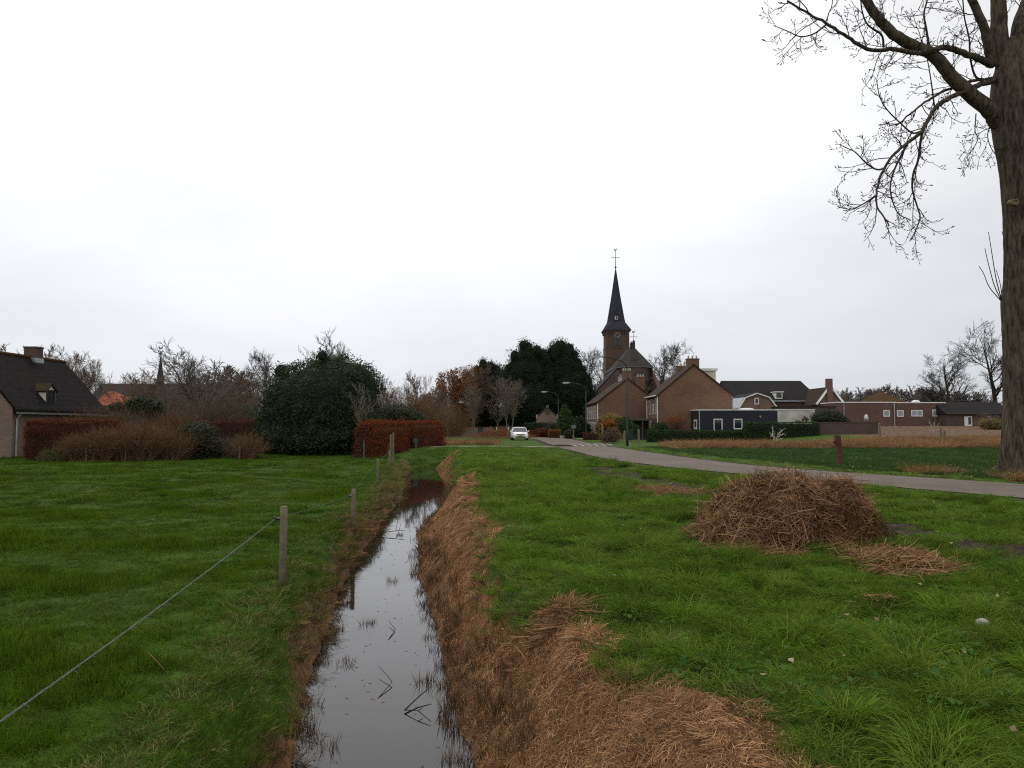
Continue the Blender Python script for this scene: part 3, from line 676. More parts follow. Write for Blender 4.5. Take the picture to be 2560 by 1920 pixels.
V, F = leaf_quads(np.stack([x, y, np.full(n, WZ + .004)], 1), rg.normal(0, .06, (n, 3)) + [0, 0, 1], rg.uniform(.012, .05, n), rg, .7)
tag(link('floating_leaves', mesh_np('floating_leaves', V, F, np.repeat(rg.uniform(0, 1, n), 4)), MV('wet_scraps', (.03, .02, .012), (.12, .08, .045))), 'dark leaf scraps floating on the ditch water', 'leaves', kind='stuff')

# ================================================================== buildings
def window(parent, name, axis_, c0, c1, z0, z1, pl, sgn, fm=None, gm=None, fw=.07, mull=0, label=None):
    """axis 'x': window in a wall facing sgn*Y at y=pl; axis 'y': wall facing sgn*X at x=pl. Frame stands proud, pane set between the bars."""
    f = MB(); g = MB(); a, b_ = sorted((pl - sgn * .03, pl + sgn * .05)); ga, gb = sorted((pl - sgn * .02, pl + sgn * .02))
    bars = [(c0, c1, z0, z0 + fw), (c0, c1, z1 - fw, z1), (c0, c0 + fw, z0 + fw, z1 - fw), (c1 - fw, c1, z0 + fw, z1 - fw)]
    for k in range(mull):
        q = c0 + (c1 - c0) * (k + 1) / (mull + 1); bars.append((q - fw * .4, q + fw * .4, z0 + fw, z1 - fw))
    for u0, u1, w0, w1 in bars:
        f.box(u0, u1, a, b_, w0, w1) if axis_ == 'x' else f.box(a, b_, u0, u1, w0, w1)
    u0, u1, w0, w1 = c0 + fw, c1 - fw, z0 + fw, z1 - fw
    g.box(u0, u1, ga, gb, w0, w1) if axis_ == 'x' else g.box(ga, gb, u0, u1, w0, w1)
    o = f.build(name, fm or white, parent); g.build('pane', gm or glass, o)
    if label: o['label'] = label
    return o
def gable_y(parent, x0, x1, y0, y1, zb, ze, zr, wm, rm, over=.18, t=.16, xr=None, rake=.12):
    """house with its ridge along Y: wall prism and two roof slabs"""
    xr = (x0 + x1) / 2 if xr is None else xr
    ring = lambda y: [(x0, y, zb), (x1, y, zb), (x1, y, ze), (xr, y, zr), (x0, y, ze)]
    w = MB().prism(ring(y0), ring(y1)).build('wall', wm, parent)
    r = MB()
    for xe in (x0, x1):
        sx = 1 if xe > xr else -1; sl = (zr - ze) / abs(xe - xr); xo = xe + sx * over; zo = ze - sl * over
        q = [(xr, y0 - rake, zr + .02), (xo, y0 - rake, zo + .02), (xo, y1 + rake, zo + .02), (xr, y1 + rake, zr + .02)]
        r.slab(q if sx < 0 else q[::-1], -t if False else t)
    ro = r.build('roof', rm, parent)
    return w, ro
def chimney(parent, x0, x1, y0, y1, z0, z1, m_, npots=3, cap=True):
    c = MB().box(x0, x1, y0, y1, z0, z1 - .12).box(x0 - .05, x1 + .05, y0 - .05, y1 + .05, z1 - .12, z1).build('chimney', m_, parent)
    if npots:
        for k in range(npots):
            q = x0 + (x1 - x0) * (k + .5) / npots; MB().tube([(q, (y0 + y1) / 2, z1), (q, (y0 + y1) / 2, z1 + .35)], [.11, .09], 8).build('chimney_pot', stone, c)
    return c

# --- near row house (large gable)
d = 92; x0, x1 = X(1647, d), X(1831, d); ze, zr = Z(984, d), Z(910, d); xr = X(1736, d)
t1 = thing('brick_house', 'red brown brick house with a wide blank gable and cream roof dormer', 'house', ((x0 + x1) / 2, d + 3.7, 0))
w, ro = gable_y(t1, x0, x1, d, d + 7.4, -.05, ze, zr, brick_red, roof_brown, over=.35, xr=xr)
chimney(ro, X(1720, d), X(1750, d), d - .002, d + .75, zr - 1.1, Z(896, d), brick_red, 3)
chimney(ro, X(1692, d + 6), X(1717, d + 6), d + 5.8, d + 6.5, zr - 1.2, Z(915, d + 6), brick_red, 3)
dm = MB().box(X(1762, d + 2), X(1791, d + 2), d + 2, d + 6, Z(975, d + 2), Z(927, d + 2)).build('dormer', cream, ro)
MB().box(X(1756, d + 2), X(1795, d + 2), d + 1.8, d + 6.2, Z(927, d + 2), Z(921, d + 2)).build('dormer_roof', white, dm)
g = MB().box(x0 - .42, x0 - .28, d - .1, d + 7.4, ze - .28, ze - .16); g.tube([(x0 - .12, d + .12, ze - .3), (x0 - .12, d + .12, 0)], .06); g.tube([(x0 - .12, d + 7.2, ze - .3), (x0 - .12, d + 7.2, 0)], .06)
g.build('gutter', white, t1)
for yy, z0_, z1_, wd in ((d + 1.0, 3.0, 4.9, .95), (d + 3.1, 3.0, 4.2, .8), (d + 5.4, 3.0, 4.7, .9), (d + 1.2, .5, 2.1, 1.8), (d + 4.2, .1, 2.2, 1.1)):
    window(t1, 'window', 'y', yy, yy + wd, z0_, z1_, x0, -1)
MB().tube([(X(1831, d) + .1, d + .1, ze - .1), (X(1831, d) + .1, d + .1, .2)], .06).build('drain_pipe', zinc, t1)
# --- carport between the two row houses
t_ = thing('carport', 'flat dark carport leaning against the side of the wide brick house', 'carport', (X(1600, 93), 94, 0))
MB().box(X(1578, 92.5), X(1640, 92.5), 92.6, 96.5, 2.25, 2.5).build('roof', wood_dark, t_)
for q in (X(1580, 92.5), X(1606, 92.5)):
    MB().box(q, q + .12, 92.7, 92.82, 0, 2.25).build('post', wood_dark, t_)
MB().box(X(1587, 94), X(1630, 94), 96.3, 96.45, 0, 2.24).build('rear_wall', wood_dark, t_)
# --- row house further back
d = 101; x0, x1 = X(1497, d), X(1643, d); ze, zr = Z(1001, d), Z(945, d)
t2 = thing('brick_house', 'brick row house with a slim chimney on its gable, in front of the church', 'house', ((x0 + x1) / 2, d + 8, 0))
w, ro = gable_y(t2, x0, x1, d, d + 17, -.05, ze, zr, brick_red, roof_brown, over=.3)
chimney(ro, X(1558, d), X(1580, d), d - .002, d + .7, zr - .8, Z(927, d), brick_red, 4)
chimney(ro, X(1593, d + 4), X(1613, d + 4), d + 4, d + 4.7, zr - 2.6, Z(942, d + 4), brick_red, 3)
chimney(ro, X(1548, d + 10), X(1558, d + 10), d + 10, d + 10.7, zr - 1.3, Z(942, d + 10), stone, 1)
for k in range(6):
    window(t2, 'window', 'y', d + .7 + k * 2.7, d + 1.7 + k * 2.7, 2.55, 4.2, x0, -1)
    window(t2, 'window', 'y', d + .7 + k * 2.7, d + 2.2 + k * 2.7, .5, 2.1, x0, -1)
MB().tube([(x0 - .1, d + .2, ze - .1), (x0 - .1, d + .2, 0)], .06).build('drain_pipe', white, t2)

# --- navy extension
d = 88; xa, xb = X(1747, d), X(1944, d); zt = Z(1026, d); z0 = -.02
t3 = thing('navy_extension', 'flat roofed navy boarded extension with two white framed windows', 'building', ((xa + xb) / 2, d + 2, 0))
MB().box(xa, xb, d, d + 3.9, z0, zt).build('wall', navy, t3)
MB().box(xa - .06, xb, d - .06, d + 3.96, zt, zt + .1).build('roof_trim', white, t3)
window(t3, 'window', 'x', X(1784, d), X(1806, d), Z(1078, d), Z(1047, d), d, -1, fw=.09)
window(t3, 'window', 'x', X(1834, d), X(1856, d), Z(1073, d), Z(1047, d), d, -1, fw=.1)
window(t3, 'window', 'y', d + .8, d + 2.2, Z(1073, d), Z(1049, d), xa, -1, fw=.16)
MB().tube([(xa + .06, d - .07, zt), (xa + .06, d - .07, 0)], .05).build('drain_pipe', zinc, t3)
MB().box(X(1899, d), X(1902, d), d - .14, d - .002, Z(1044, d), Z(1039, d)).build('wall_lamp', stone, t3)
MB().loft([[(X(1867, 90) + .9 * q * math.cos(a), 90 + .6 * q * math.sin(a), zt + .1 + h_) for a in np.linspace(0, 2 * math.pi, 12, endpoint=False)] for q, h_ in ((1, 0), (.9, .12), (.5, .2))]).build('roof_light', white, t3)
# --- rendered garage
xa2, xb2 = xb + .02, X(2038, d)
t4 = thing('rendered_garage', 'low garage with stained off white rendered wall beside the navy extension', 'garage', ((xa2 + xb2) / 2, d + 2.5, .3))
MB().box(xa2, xb2, d + .05, d + 5, 0, Z(1025, d)).build('wall', rendered, t4)
MB().box(xa2, xb2 + .05, d, d + 5.05, Z(1025, d), Z(1025, d) + .08).build('roof_trim', white, t4)
pm = MB(); rr_ = random.Random(4)
for cx, cy, r_ in ((2012, 1044, .16), (2017, 1049, .2), (2008, 1050, .16), (1992, 1053, .13), (1999, 1054, .12)):
    c = P(cx, cy, d + .045); pm.prism([(c[0] + r_ * math.cos(a) * rr_.uniform(.7, 1.3), d + .047, c[2] + r_ * math.sin(a) * rr_.uniform(.7, 1.3)) for a in np.linspace(0, 6.28, 9)[:-1]],
                                      [(c[0] + r_ * math.cos(a), d + .06, c[2] + r_ * math.sin(a)) for a in np.linspace(0, 6.28, 9)[:-1]])
pm.build('bare_plaster_patch', brick_old, t4)
# --- gambrel house
d = 106
t5 = thing('gambrel_house', 'pinkish brick house end with a white edged gambrel roof and small square window', 'house', (X(1893, d), d + 4, 0))
pr = [(1846, 1100), (1942.5, 1100), (1942.5, 1021), (1922, 994), (1892, 984), (1863, 995), (1846, 1023)]
ring = [P(a, b_, d) for a, b_ in pr]; back = [Vector((p[0], p[1] + 9, p[2])) for p in ring]
MB().prism(ring, back).build('wall', brick_farm, t5)
r_ = MB(); tr = MB(); sl = MB()
for i in range(2, 6):
    a, b_, c_, e_ = ring[i], ring[i + 1], back[i + 1], back[i]
    up = Vector((0, 0, .03)); q = [a + up, b_ + up, c_ + up, e_ + up]
    (sl if i == 5 else r_).slab(q, .14 if (q[1] - q[0]).cross(q[2] - q[0]).z > 0 else -.14)
    n_ = Vector((b_[2] - a[2], 0, -(b_[0] - a[0]))).normalized(); n_ = n_ if n_.z > 0 else -n_
    f_ = Vector((0, -.3, 0)); q2 = [a + f_ - n_ * .04, b_ + f_ - n_ * .04, b_ + f_ + n_ * .1, a + f_ + n_ * .1]
    tr.prism(q2, [p + Vector((0, .26, 0)) for p in q2])
ro = r_.build('roof', roof_grey, t5); sl.build('metal_slope', sky_lit_metal, ro); tr.build('barge_board', white, t5)
window(t5, 'window', 'x', X(1887, d), X(1898, d), Z(1011, d), Z(995, d), d, -1, fw=.11)
# --- big hipped house
d = 118; xa, xb = X(1829, d), X(2054, d); ze, zr = Z(999, d), Z(953, d)
t6 = thing('hipped_roof_house', 'large house under a long anthracite roof hipped at one end with white dormer', 'house', ((xa + xb) / 2, d + 5, 0))
MB().box(xa, xb - .3, d, d + 10, -.05, ze).build('wall', brick_flat, t6)
xr = X(2003, d + 5); dd = 5.
A = [(xa - .2, d - .4, ze - .15), (xb, d - .4, ze - .15), (xb, d + 10.4, ze - .15), (xa - .2, d + 10.4, ze - .15)]; r1 = (xa - .2, d + dd, Z(952, d + dd) ); r2 = (xr, d + dd, Z(952, d + dd))
ro = MB().solid(A + [r1, r2], [(0, 1, 5, 4), (1, 2, 5), (2, 3, 4, 5), (3, 0, 4), (0, 3, 2, 1)]).build('roof', roof_grey, t6)
MB().box(xa, xb + .05, d - .55, d - .41, ze - .3, ze - .14).build('gutter', zinc, t6)
MB().box(xa - .3, xa - .2, d - .2, d + .1, ze - .3, ze + .3).build('barge_board', white, t6)
dx0, dx1 = X(1939, d), X(1957, d); dz0, dz1 = Z(997, d), Z(981, d)
dmo = MB().box(dx0, dx1, d - .1, d + 3, dz0, dz1).build('dormer', white, ro)
MB().box(dx0 - .15, dx1 + .15, d - .3, d + 3, dz1, dz1 + .14).build('dormer_roof', white, dmo)
MB().box(dx0 + .16, dx1 - .16, d - .14, d - .09, dz0 + .16, dz1 - .1).build('pane', glass, dmo)
MB().box(X(1985, d), X(2037, d), d - .05, d + .05, Z(1006, d), Z(1003, d)).build('lintel', stone, t6)
for q in (1855.5, 1864):
    MB().tube([P(q, 993, 119.5), P(q, 981, 119.5)], .16, 8).build('vent_pipe', black_iron, ro)
# --- pergola / wooden canopy
t_ = thing('wooden_canopy', 'weathered wooden canopy roof behind the low brick garden wall', 'canopy', (X(2020, 100), 101, .8))
MB().box(X(1955, 99), X(2092, 99), 99, 103, Z(1031, 99), Z(1017, 99)).build('fascia_board', wood_dark, t_)
MB().box(X(1953, 99), X(2094, 99), 98.85, 103.1, Z(1017, 99), Z(1015.5, 99)).build('roof', roof_brown, t_)
for px in (1960, 2030, 2088):
    MB().box(X(px, 99), X(px, 99) + .18, 99.1, 99.28, .0, Z(1031, 99)).build('post', wood_dark, t_)
# --- chapel wing with a tall chimney
d = 112
t7 = thing('chimney_wing', 'brick wing with white verge boards and one tall square chimney', 'building', (X(2078, d), d + 4, .9))
xm = X(2077, d); xa, xb = X(2046, d), X(2108, d); ze, zr = Z(1008, d), Z(967, d)
w, ro = gable_y(t7, xa, xb, d, d + 9, .3, ze, zr, brick_flat, roof_brown, over=.2, xr=xm)
tr = MB()
for xe in (xa, xb):
    sl_ = Vector((xe - xm, 0, ze - zr)).normalized(); n_ = Vector((-sl_.z, 0, sl_.x)); n_ = n_ if n_.z > 0 else -n_
    a = Vector((xm, d - .2, zr)); b_ = Vector((xe, d - .2, ze)) + sl_ * .3
    q = [a - n_ * .04, b_ - n_ * .04, b_ + n_ * .22, a + n_ * .22]; tr.prism(q, [p + Vector((0, .15, 0)) for p in q])
tr.build('barge_board', white, t7)
MB().box(X(2068, d), X(2081.5, d), d - .35, d + .4, .5, Z(947, d)).build('chimney', brick_flat, t7)
# --- flat brick school-like building
d = 106; xa, xb = X(2094, d), X(2366, d); zt = Z(1007, d); zb = 1.0
t8 = thing('flat_roof_building', 'long flat roofed plum brick building with small white windows behind the ploughed field', 'building', ((xa + xb) / 2, d + 4, 1.5))
xm = X(2241, d)
MB().box(xa, xm, d, d + 9, zb, zt).box(xm, xb, d + .15, d + 9, zb, zt).build('wall', brick_flat, t8)
MB().box(xa - .05, xm, d - .06, d + 9.05, zt, zt + .13).box(xm, xb + .05, d + .08, d + 9.05, zt - .04, zt + .09).build('roof_trim', white, t8)
for a, b_, c_, e_, mu, dy in ((2209, 2225, 1041.5, 1025.5, 0, 0), (2244, 2261, 1042, 1025.5, 0, .15), (2280, 2308.5, 1041, 1025, 1, .15), (2333, 2350, 1041, 1024, 0, .15)):
    window(t8, 'window', 'x', X(a, d), X(b_, d), Z(c_, d), Z(e_, d), d + dy, -1, fw=.11, mull=mu, gm=glass_pale)
for q, rd in ((2236, .08), (2110, .06)): MB().tube([(X(q, d), d - .09, zt), (X(q, d), d - .09, 1.4)], rd).build('drain_pipe', zinc, t8)
MB().loft([[(X(2291, 109) + .55 * q * math.cos(a), 109 + .5 * q * math.sin(a), zt + .1 + h_) for a in np.linspace(0, 2 * math.pi, 12, endpoint=False)] for q, h_ in ((1, 0), (.95, .2), (.5, .35))]).build('roof_light', white, t8)
dsh = thing('satellite_dish', 'white satellite dish on a short pole before the plum brick wall', 'dish', (X(2163, 104), 104.6, 1.5))
c = P(2165.5, 1045, 104.5)
MB().loft([[(c[0] + .1 * (1 - q) + .42 * q * math.cos(a) * .7, c[1] + .25 * (1 - q), c[2] + .5 * q * math.sin(a)) for a in np.linspace(0, 2 * math.pi, 14, endpoint=False)] for q in (.05, .6, 1.)]).build('bowl', white, dsh, smooth=True)
MB().tube([(c[0] + .12, c[1] + .3, 1.2), (c[0] + .12, c[1] + .3, c[2])], .05).build('pole', grey_metal, dsh)
# --- pyramid roof behind
d = 122
t_ = thing('pyramid_roof_house', 'house with a rusty brown pyramid roof showing above the flat building', 'house', (X(2240, d + 5), d + 5, 1.6))
ze, zr = Z(1009, d), Z(977, d + 5); xa, xb = X(2203, d), X(2279, d)
MB().box(xa + .3, xb - .3, d + .3, d + 10.3, .6, ze + .05).build('wall', brick_flat, t_)
MB().solid([(xa, d, ze), (xb, d, ze), (xb, d + 10.6, ze), (xa, d + 10.6, ze), ((xa + xb) / 2, d + 5.3, zr)], [(0, 1, 4), (1, 2, 4), (2, 3, 4), (3, 0, 4), (0, 3, 2, 1)]).build('roof', roof_rust, t_)
t_ = thing('dark_roof_house', 'far dark roofed house with one chimney between flat building and tall chimney', 'house', (X(2130, 130), 134, 1.6))
w, ro = MB().box(X(2100, 130), X(2158, 130), 130.2, 138, .6, Z(1008, 130)).build('wall', brick_flat, t_), None
a, b_ = X(2098, 130), X(2160, 130); ze, zr = Z(1010, 130), Z(998, 134)
ro = MB().prism([(a, 130, ze), (a, 138.2, ze), (a, 134, zr)], [(b_, 130, ze), (b_, 138.2, ze), (b_, 134, zr)]).build('roof', roof_grey, t_)
MB().box(X(2115, 133), X(2121, 133), 133, 133.6, zr - .3, Z(988, 133)).build('chimney', brick_dark, ro)
# --- dark roofed shed at the field's end
d = 104; xa, xb = X(2367, d), X(2530, d)
t9 = thing('long_low_shed', 'long low brick shed with dark sagging roof and open white door', 'shed', ((xa + xb) / 2, d + 3, 1.5))
MB().box(xa, xb, d, d + 6, .9, Z(1033, d)).build('wall', brick_old, t9)
ze, zr = Z(1034, d), Z(1004, d + 3)
MB().prism([(xa - .2, d - .4, ze - .1), (xa - .2, d + 6.4, ze - .1), (xa - .2, d + 3, zr)], [(xb + .2, d - .4, ze - .1), (xb + .2, d + 6.4, ze - .1), (xb + .2, d + 3, zr - .15)]).build('roof', roof_grey, t9)
fr = MB(); u0, u1, z0_, z1_ = X(2411, d), X(2430, d), 1.5, Z(1041, d)
for q in ((u0, u0 + .12, z0_, z1_), (u1 - .1, u1, z0_, z1_), (u0 + .12, u1 - .1, z1_ - .1, z1_)): fr.box(q[0], q[1], d - .06, d + .03, q[2], q[3])
dr = fr.build('door_frame', white, t9)
MB().box(u0 + .12, u0 + .5, d - .03, d + .02, z0_, z1_ - .1).box(u0 + .5, u1 - .1, d - .03, d + .02, z0_, z0_ + .3).build('door', white, dr)
MB().box(u0 + .5, u1 - .1, d - .02, d + .01, z0_ + .3, z1_ - .1).build('pane', glass, dr)
window(t9, 'window', 'x', X(2466, d), X(2478, d), Z(1054, d), Z(1040, d), d, -1, fw=.1)

# --- garden walls
def wallbox(name, label, x0, x1, y0, y1, z0, z1, m_, cap=None):
    t_ = thing(name, label, 'wall', ((x0 + x1) / 2, (y0 + y1) / 2, z0))
    MB().box(x0, x1, y0, y1, z0 - .2, z1).build('wall_body', m_, t_)
    if cap: MB().box(x0 - .04, x1 + .04, y0 - .05, y1 + .05, z1, z1 + .08).build('coping', cap, t_)
    return t_
wallbox('garden_wall', 'low mossy old brick garden wall at the corner of the ploughed field', X(2036, 80), X(2195, 80), 80, 80.35, .6, Z(1057, 80), brick_old, brick_old)
wallbox('cemetery_wall', 'long plain brick churchyard wall with pale coping behind the young trees', X(1095, 124), X(1234, 124), 124, 124.4, 0, Z(1069, 124), brick_farm, roof_orange)
wallbox('churchyard_wall', 'dark brick wall with gate posts next to the long plain churchyard wall', X(1238, 124), X(1282, 124), 124.3, 124.7, 0, Z(1066, 124), brick_dark, brick_dark)
for q, lb in ((1242, 'white notice box on the churchyard wall by the thinner gate post'), (1271, 'small white notice box near the twin trunk tree')):
    t_ = thing('notice_box', lb, 'notice box', (X(q, 123.8), 123.9, 0))
    MB().box(X(q - 1.5, 123.8), X(q + 1.5, 123.8), 123.75, 123.95, Z(1076, 123.8), Z(1068, 123.8)).build('case', white, t_)
    MB().box(X(q, 123.8) - .04, X(q, 123.8) + .04, 123.82, 123.9, 0, Z(1076, 123.8)).build('post', grey_metal, t_)

# --- chapel
d = 127; xa, xb = X(1343, d), X(1394, d); ze, zr = Z(1040, d), Z(1018, d)
t_ = thing('small_chapel', 'small brick chapel with a round window framed by dark yews', 'chapel', ((xa + xb) / 2, d + 3, 0))
w, ro = gable_y(t_, xa, xb, d, d + 7, 0, ze, zr, brick_farm, roof_slate, over=.05, rake=.05)
c = Vector(((xa + xb) / 2, d - .06, Z(1031, d)))
o = MB().loft([[(c[0] + r_ * math.cos(a), c[1] + y_, c[2] + r_ * math.sin(a)) for a in np.linspace(0, 2 * math.pi, 16, endpoint=False)] for r_, y_ in ((.42, .1), (.42, 0), (.3, 0), (.3, .05))]).build('round_window', brick_dark, t_)
st = MB()
st.box(c[0] - .2, c[0] + .2, d - .04, d + .3, zr - .15, zr + .28)
st.build('gable_finial', brick_farm, t_)
for s_ in (-1, 1):
    q = xa if s_ < 0 else xb; MB().box(q - .16, q + .16, d - .04, d + .3, ze - .3, ze + .22).build('kneeler_stone', stone, t_)

# --- church
d = 185; xa, xb = X(1516, d), X(1575, d); yb = d + (xb - xa); zt = Z(826, d); xc, yc = (xa + xb) / 2, (d + yb) / 2
ch = thing('church', 'dark brick village church with a clock tower and slender slate spire', 'church', (xc, yc, 0))
MB().box(xa, xb, d, yb, 0, Z(868, d)).box(xa + .06, xb - .06, d + .06, yb - .06, Z(868, d), zt).build('tower', brick_dark, ch)
cor = MB().box(xa - .05, xb + .05, d - .05, yb + .05, Z(869.5, d), Z(867, d)).box(xa - .28, xb + .28, d - .28, yb + .28, zt - .25, zt + .05)
n = 9
for k in range(n):
    q = xa + (xb - xa) * (k + .5) / n
    cor.box(q - .17, q + .17, d - .2, d + .05, zt - .75, zt - .25); qy = d + (yb - d) * (k + .5) / n; cor.box(xa - .2, xa + .05, qy - .17, qy + .17, zt - .75, zt - .25)
for q in (xa, xb - .55): cor.box(q, q + .55, d - .09, d + .05, Z(867, d), zt - .25)
cor.build('cornice', brick_dark, ch)
def arch(cx, y, z0, w_, h_, n=8):
    return [(cx - w_ / 2, y, z0), (cx + w_ / 2, y, z0)] + [(cx + w_ / 2 * math.cos(a), y, z0 + h_ - w_ / 2 + w_ / 2 * math.sin(a) * 1.2) for a in np.linspace(0, math.pi, n)]
for px in (1538, 1551.5):
    cx = X(px, d); z0_, z1_ = Z(871, d), Z(845, d)
    fr_ = MB().prism(arch(cx, d - .06, z0_, .95, z1_ - z0_), arch(cx, d + .05, z0_, .95, z1_ - z0_)).build('belfry_opening', black_iron, ch)
    lv = MB()
    for k in range(5): lv.box(cx - .42, cx + .42, d - .12, d - .065, z0_ + .1 + k * .16, z0_ + .2 + k * .16)
    lv.build('louvre', wood_dark, fr_)
for px in (1522, 1567):
    cx = X(px, d); MB().prism(arch(cx, d + .02, Z(841, d), .45, 1.0), arch(cx, d + .1, Z(841, d), .45, 1.0)).build('blind_niche', black_iron, ch)
# clock
cx, cz = X(1544.5, d), Z(836.5, d)
arcm = MB()
for k in range(14):
    a0, a1 = math.pi * k / 14, math.pi * (k + 1) / 14; r0, r1 = 1.0, 1.2
    q = [(cx + r * math.cos(a), d - .1, cz + .1 + r * math.sin(a)) for r, a in ((r0, a0), (r1, a0), (r1, a1), (r0, a1))]; arcm.prism(q, [(p[0], p[1] + .14, p[2]) for p in q])
arcm.build('clock_arch', brick_dark, ch)
ck = MB().prism([(cx + .82 * math.cos(a), d - .1, cz + .82 * math.sin(a)) for a in np.linspace(0, 2 * math.pi, 24, endpoint=False)], [(cx + .82 * math.cos(a), d + .05, cz + .82 * math.sin(a)) for a in np.linspace(0, 2 * math.pi, 24, endpoint=False)]).build('clock_face', black_iron, ch)
tk = MB()
for k in range(12):
    a = k * math.pi / 6; u = Vector((math.cos(a), 0, math.sin(a))); v_ = Vector((-u.z, 0, u.x)); o_ = Vector((cx, d - .16, cz))
    q = [o_ + u * .5 - v_ * .06, o_ + u * .78 - v_ * .06, o_ + u * .78 + v_ * .06, o_ + u * .5 + v_ * .06]; tk.prism(q, [p + Vector((0, .055, 0)) for p in q])
tk.build('hour_marks', stone, ck)
hd = MB()
for a, l_, w_ in ((R(125), .72, .05), (R(108), .45, .07)):
    u = Vector((math.cos(a), 0, math.sin(a))); v_ = Vector((-u.z, 0, u.x)); o_ = Vector((cx, d - .22, cz)); q = [o_ - u * .12 - v_ * w_, o_ + u * l_ - v_ * w_ * .5, o_ + u * l_ + v_ * w_ * .5, o_ - u * .12 + v_ * w_]; hd.prism(q, [p + Vector((0, .05, 0)) for p in q])
hd.build('clock_hand', stone, ck)
# spire
zo = Z(803, d + 2); hs = (xb - xa) / 2 + .5; ho = X(1561, d + 2) - X(1540, d + 2); zt2 = Z(674, yc)
def oct_(r, z, sq=0.):
    o = []
    for k in range(8):
        a = math.pi / 8 + k * math.pi / 4; c_, s_ = math.cos(a), math.sin(a)
        x_, y_ = r * c_ / math.cos(math.pi / 8), r * s_ / math.cos(math.pi / 8)
        if sq: x_, y_ = (r * (1 if c_ > 0 else -1), r * (1 if s_ > 0 else -1)) if sq == 1 else (x_, y_)
        o.append((xc + x_, yc + y_, z))
    return o
rings = [oct_(hs, zt + .05, .5)]
sqr = []
for k in range(8):
    a = math.pi / 8 + k * math.pi / 4; c_, s_ = math.cos(a), math.sin(a); m_ = max(abs(c_), abs(s_)); sqr.append((c_, s_, m_))
def mixring(r, z, f):
    o = []
    for c_, s_, m_ in sqr:
        k_ = 1 / m_                       # onto the square
        ox, oy = r * c_ / math.cos(math.pi / 8), r * s_ / math.cos(math.pi / 8)
        sx, sy = r * (1 if c_ > 0 else -1), r * (1 if s_ > 0 else -1)
        o.append((xc + ox * f + sx * (1 - f) * .999 + (1 - f) * c_ * .002, yc + oy * f + sy * (1 - f) * .999, z))
    return o
sp = MB().loft([mixring(hs, zt + .04, .12), mixring(hs - .05, zt + .18, .12), mixring(ho + .12, zo - .3, .85), mixring(ho, zo + .3, 1), mixring(ho * .5, (zo + zt2) / 2 + .1, 1), mixring(.12, zt2, 1)]).build('spire', roof_slate, ch)
dy = yc - ho - .25
MB().box(X(1538.5, d + 1) , X(1546, d + 1), dy - .15, dy + 1.2, zo + .2, zo + 1.05).build('spire_dormer', white, sp)
MB().box(X(1540, d + 1), X(1544.6, d + 1), dy - .2, dy - .14, zo + .32, zo + .95).build('louvre', black_iron, sp)
zz = zo + 1.05; MB().prism([(X(1537.6, d + 1), dy - .25, zz), (X(1547, d + 1), dy - .25, zz), (X(1542.3, d + 1), dy - .25, zz + .7)], [(X(1537.6, d + 1), dy + 1.4, zz), (X(1547, d + 1), dy + 1.4, zz), (X(1542.3, d + 1), dy + 1.4, zz + .7)]).build('spire_dormer_roof', roof_slate, sp)
def weathercross(parent, cx, cy, z0, h_, w_, ro_=.07, cock=True):
    m_ = MB().tube([(cx, cy, z0 - .3), (cx, cy, z0 + h_)], [ro_ * 1.2, ro_ * .7], 6)
    zc = z0 + h_ * .62; m_.tube([(cx - w_ / 2, cy, zc), (cx + w_ / 2, cy, zc)], ro_ * .8, 6)
    for s_ in (-1, 1): m_.tube([(cx + s_ * w_ / 2, cy, zc - .15), (cx + s_ * w_ / 2, cy, zc + .15)], ro_ * .7, 5)
    m_.tube([(cx, cy, z0 + .1), (cx, cy, z0 + .25), (cx, cy, z0 + .45), (cx, cy, z0 + .6)], [.06, .24, .24, .06], 8)
    o = m_.build('cross', black_iron, parent)
    if cock:
        z = z0 + h_; pts = [(-.45, .1), (-.3, .45), (-.15, .25), (.1, .2), (.25, .5), (.4, .5), (.45, .38), (.32, .3), (.25, .05), (.05, -.08), (-.2, -.05)]
        MB().prism([(cx + a * .9, cy - .03, z + .1 + b_ * .9) for a, b_ in pts], [(cx + a * .9, cy + .03, z + .1 + b_ * .9) for a, b_ in pts]).build('weathercock', gold_iron, o)
weathercross(sp, xc, yc, Z(672, yc), 4.3, 1.75)
# choir with polygonal apse
d = 165; xl, xh = X(1541, d + 2), X(1636, d + 2); xm = X(1587, d); ze = Z(915, d); zr = Z(864, d + 5)
w5 = (xh - xl) / 2; xm = (xl + xh) / 2
plan = [(xl, yb - 2), (xl, d + 3.2), (xm - w5 * .42, d), (xm + w5 * .42, d), (xh, d + 3.2), (xh, yb - 2)]
MB().prism([(a, b_, 0) for a, b_ in plan], [(a, b_, ze) for a, b_ in plan]).build('choir_wall', brick_dark, ch)
pe = [(xm + (a - xm) * 1.05, b_ - (.3 if b_ < d + 4 else 0), ze - .05) for a, b_ in plan]
ap = (xm, d + 5, zr); rb = (xm, yb - 2, zr)
crf = MB().solid(pe + [ap, rb], [(0, 1, 6, 7), (1, 2, 6), (2, 3, 6), (3, 4, 6), (4, 5, 7, 6), (5, 0, 7), (5, 4, 3, 2, 1, 0)]).build('choir_roof', roof_slate_old, ch)
MB().prism(pe, [(p[0], p[1], p[2] - .22) for p in pe]).build('choir_gutter', zinc_dark, crf)
MB().box(X(1577, d + 5), X(1588, d + 5), d + 4.2, d + 5.6, zr - 1.0, Z(858, d + 5)).build('roof_turret', roof_slate_old, crf)
for q in (1579, 1583, 1587): MB().tube([(X(q, d + 5), d + 4.6, Z(858, d + 5)), (X(q, d + 5), d + 4.6, Z(854, d + 5))], .14, 6).build('finial', black_iron, crf)
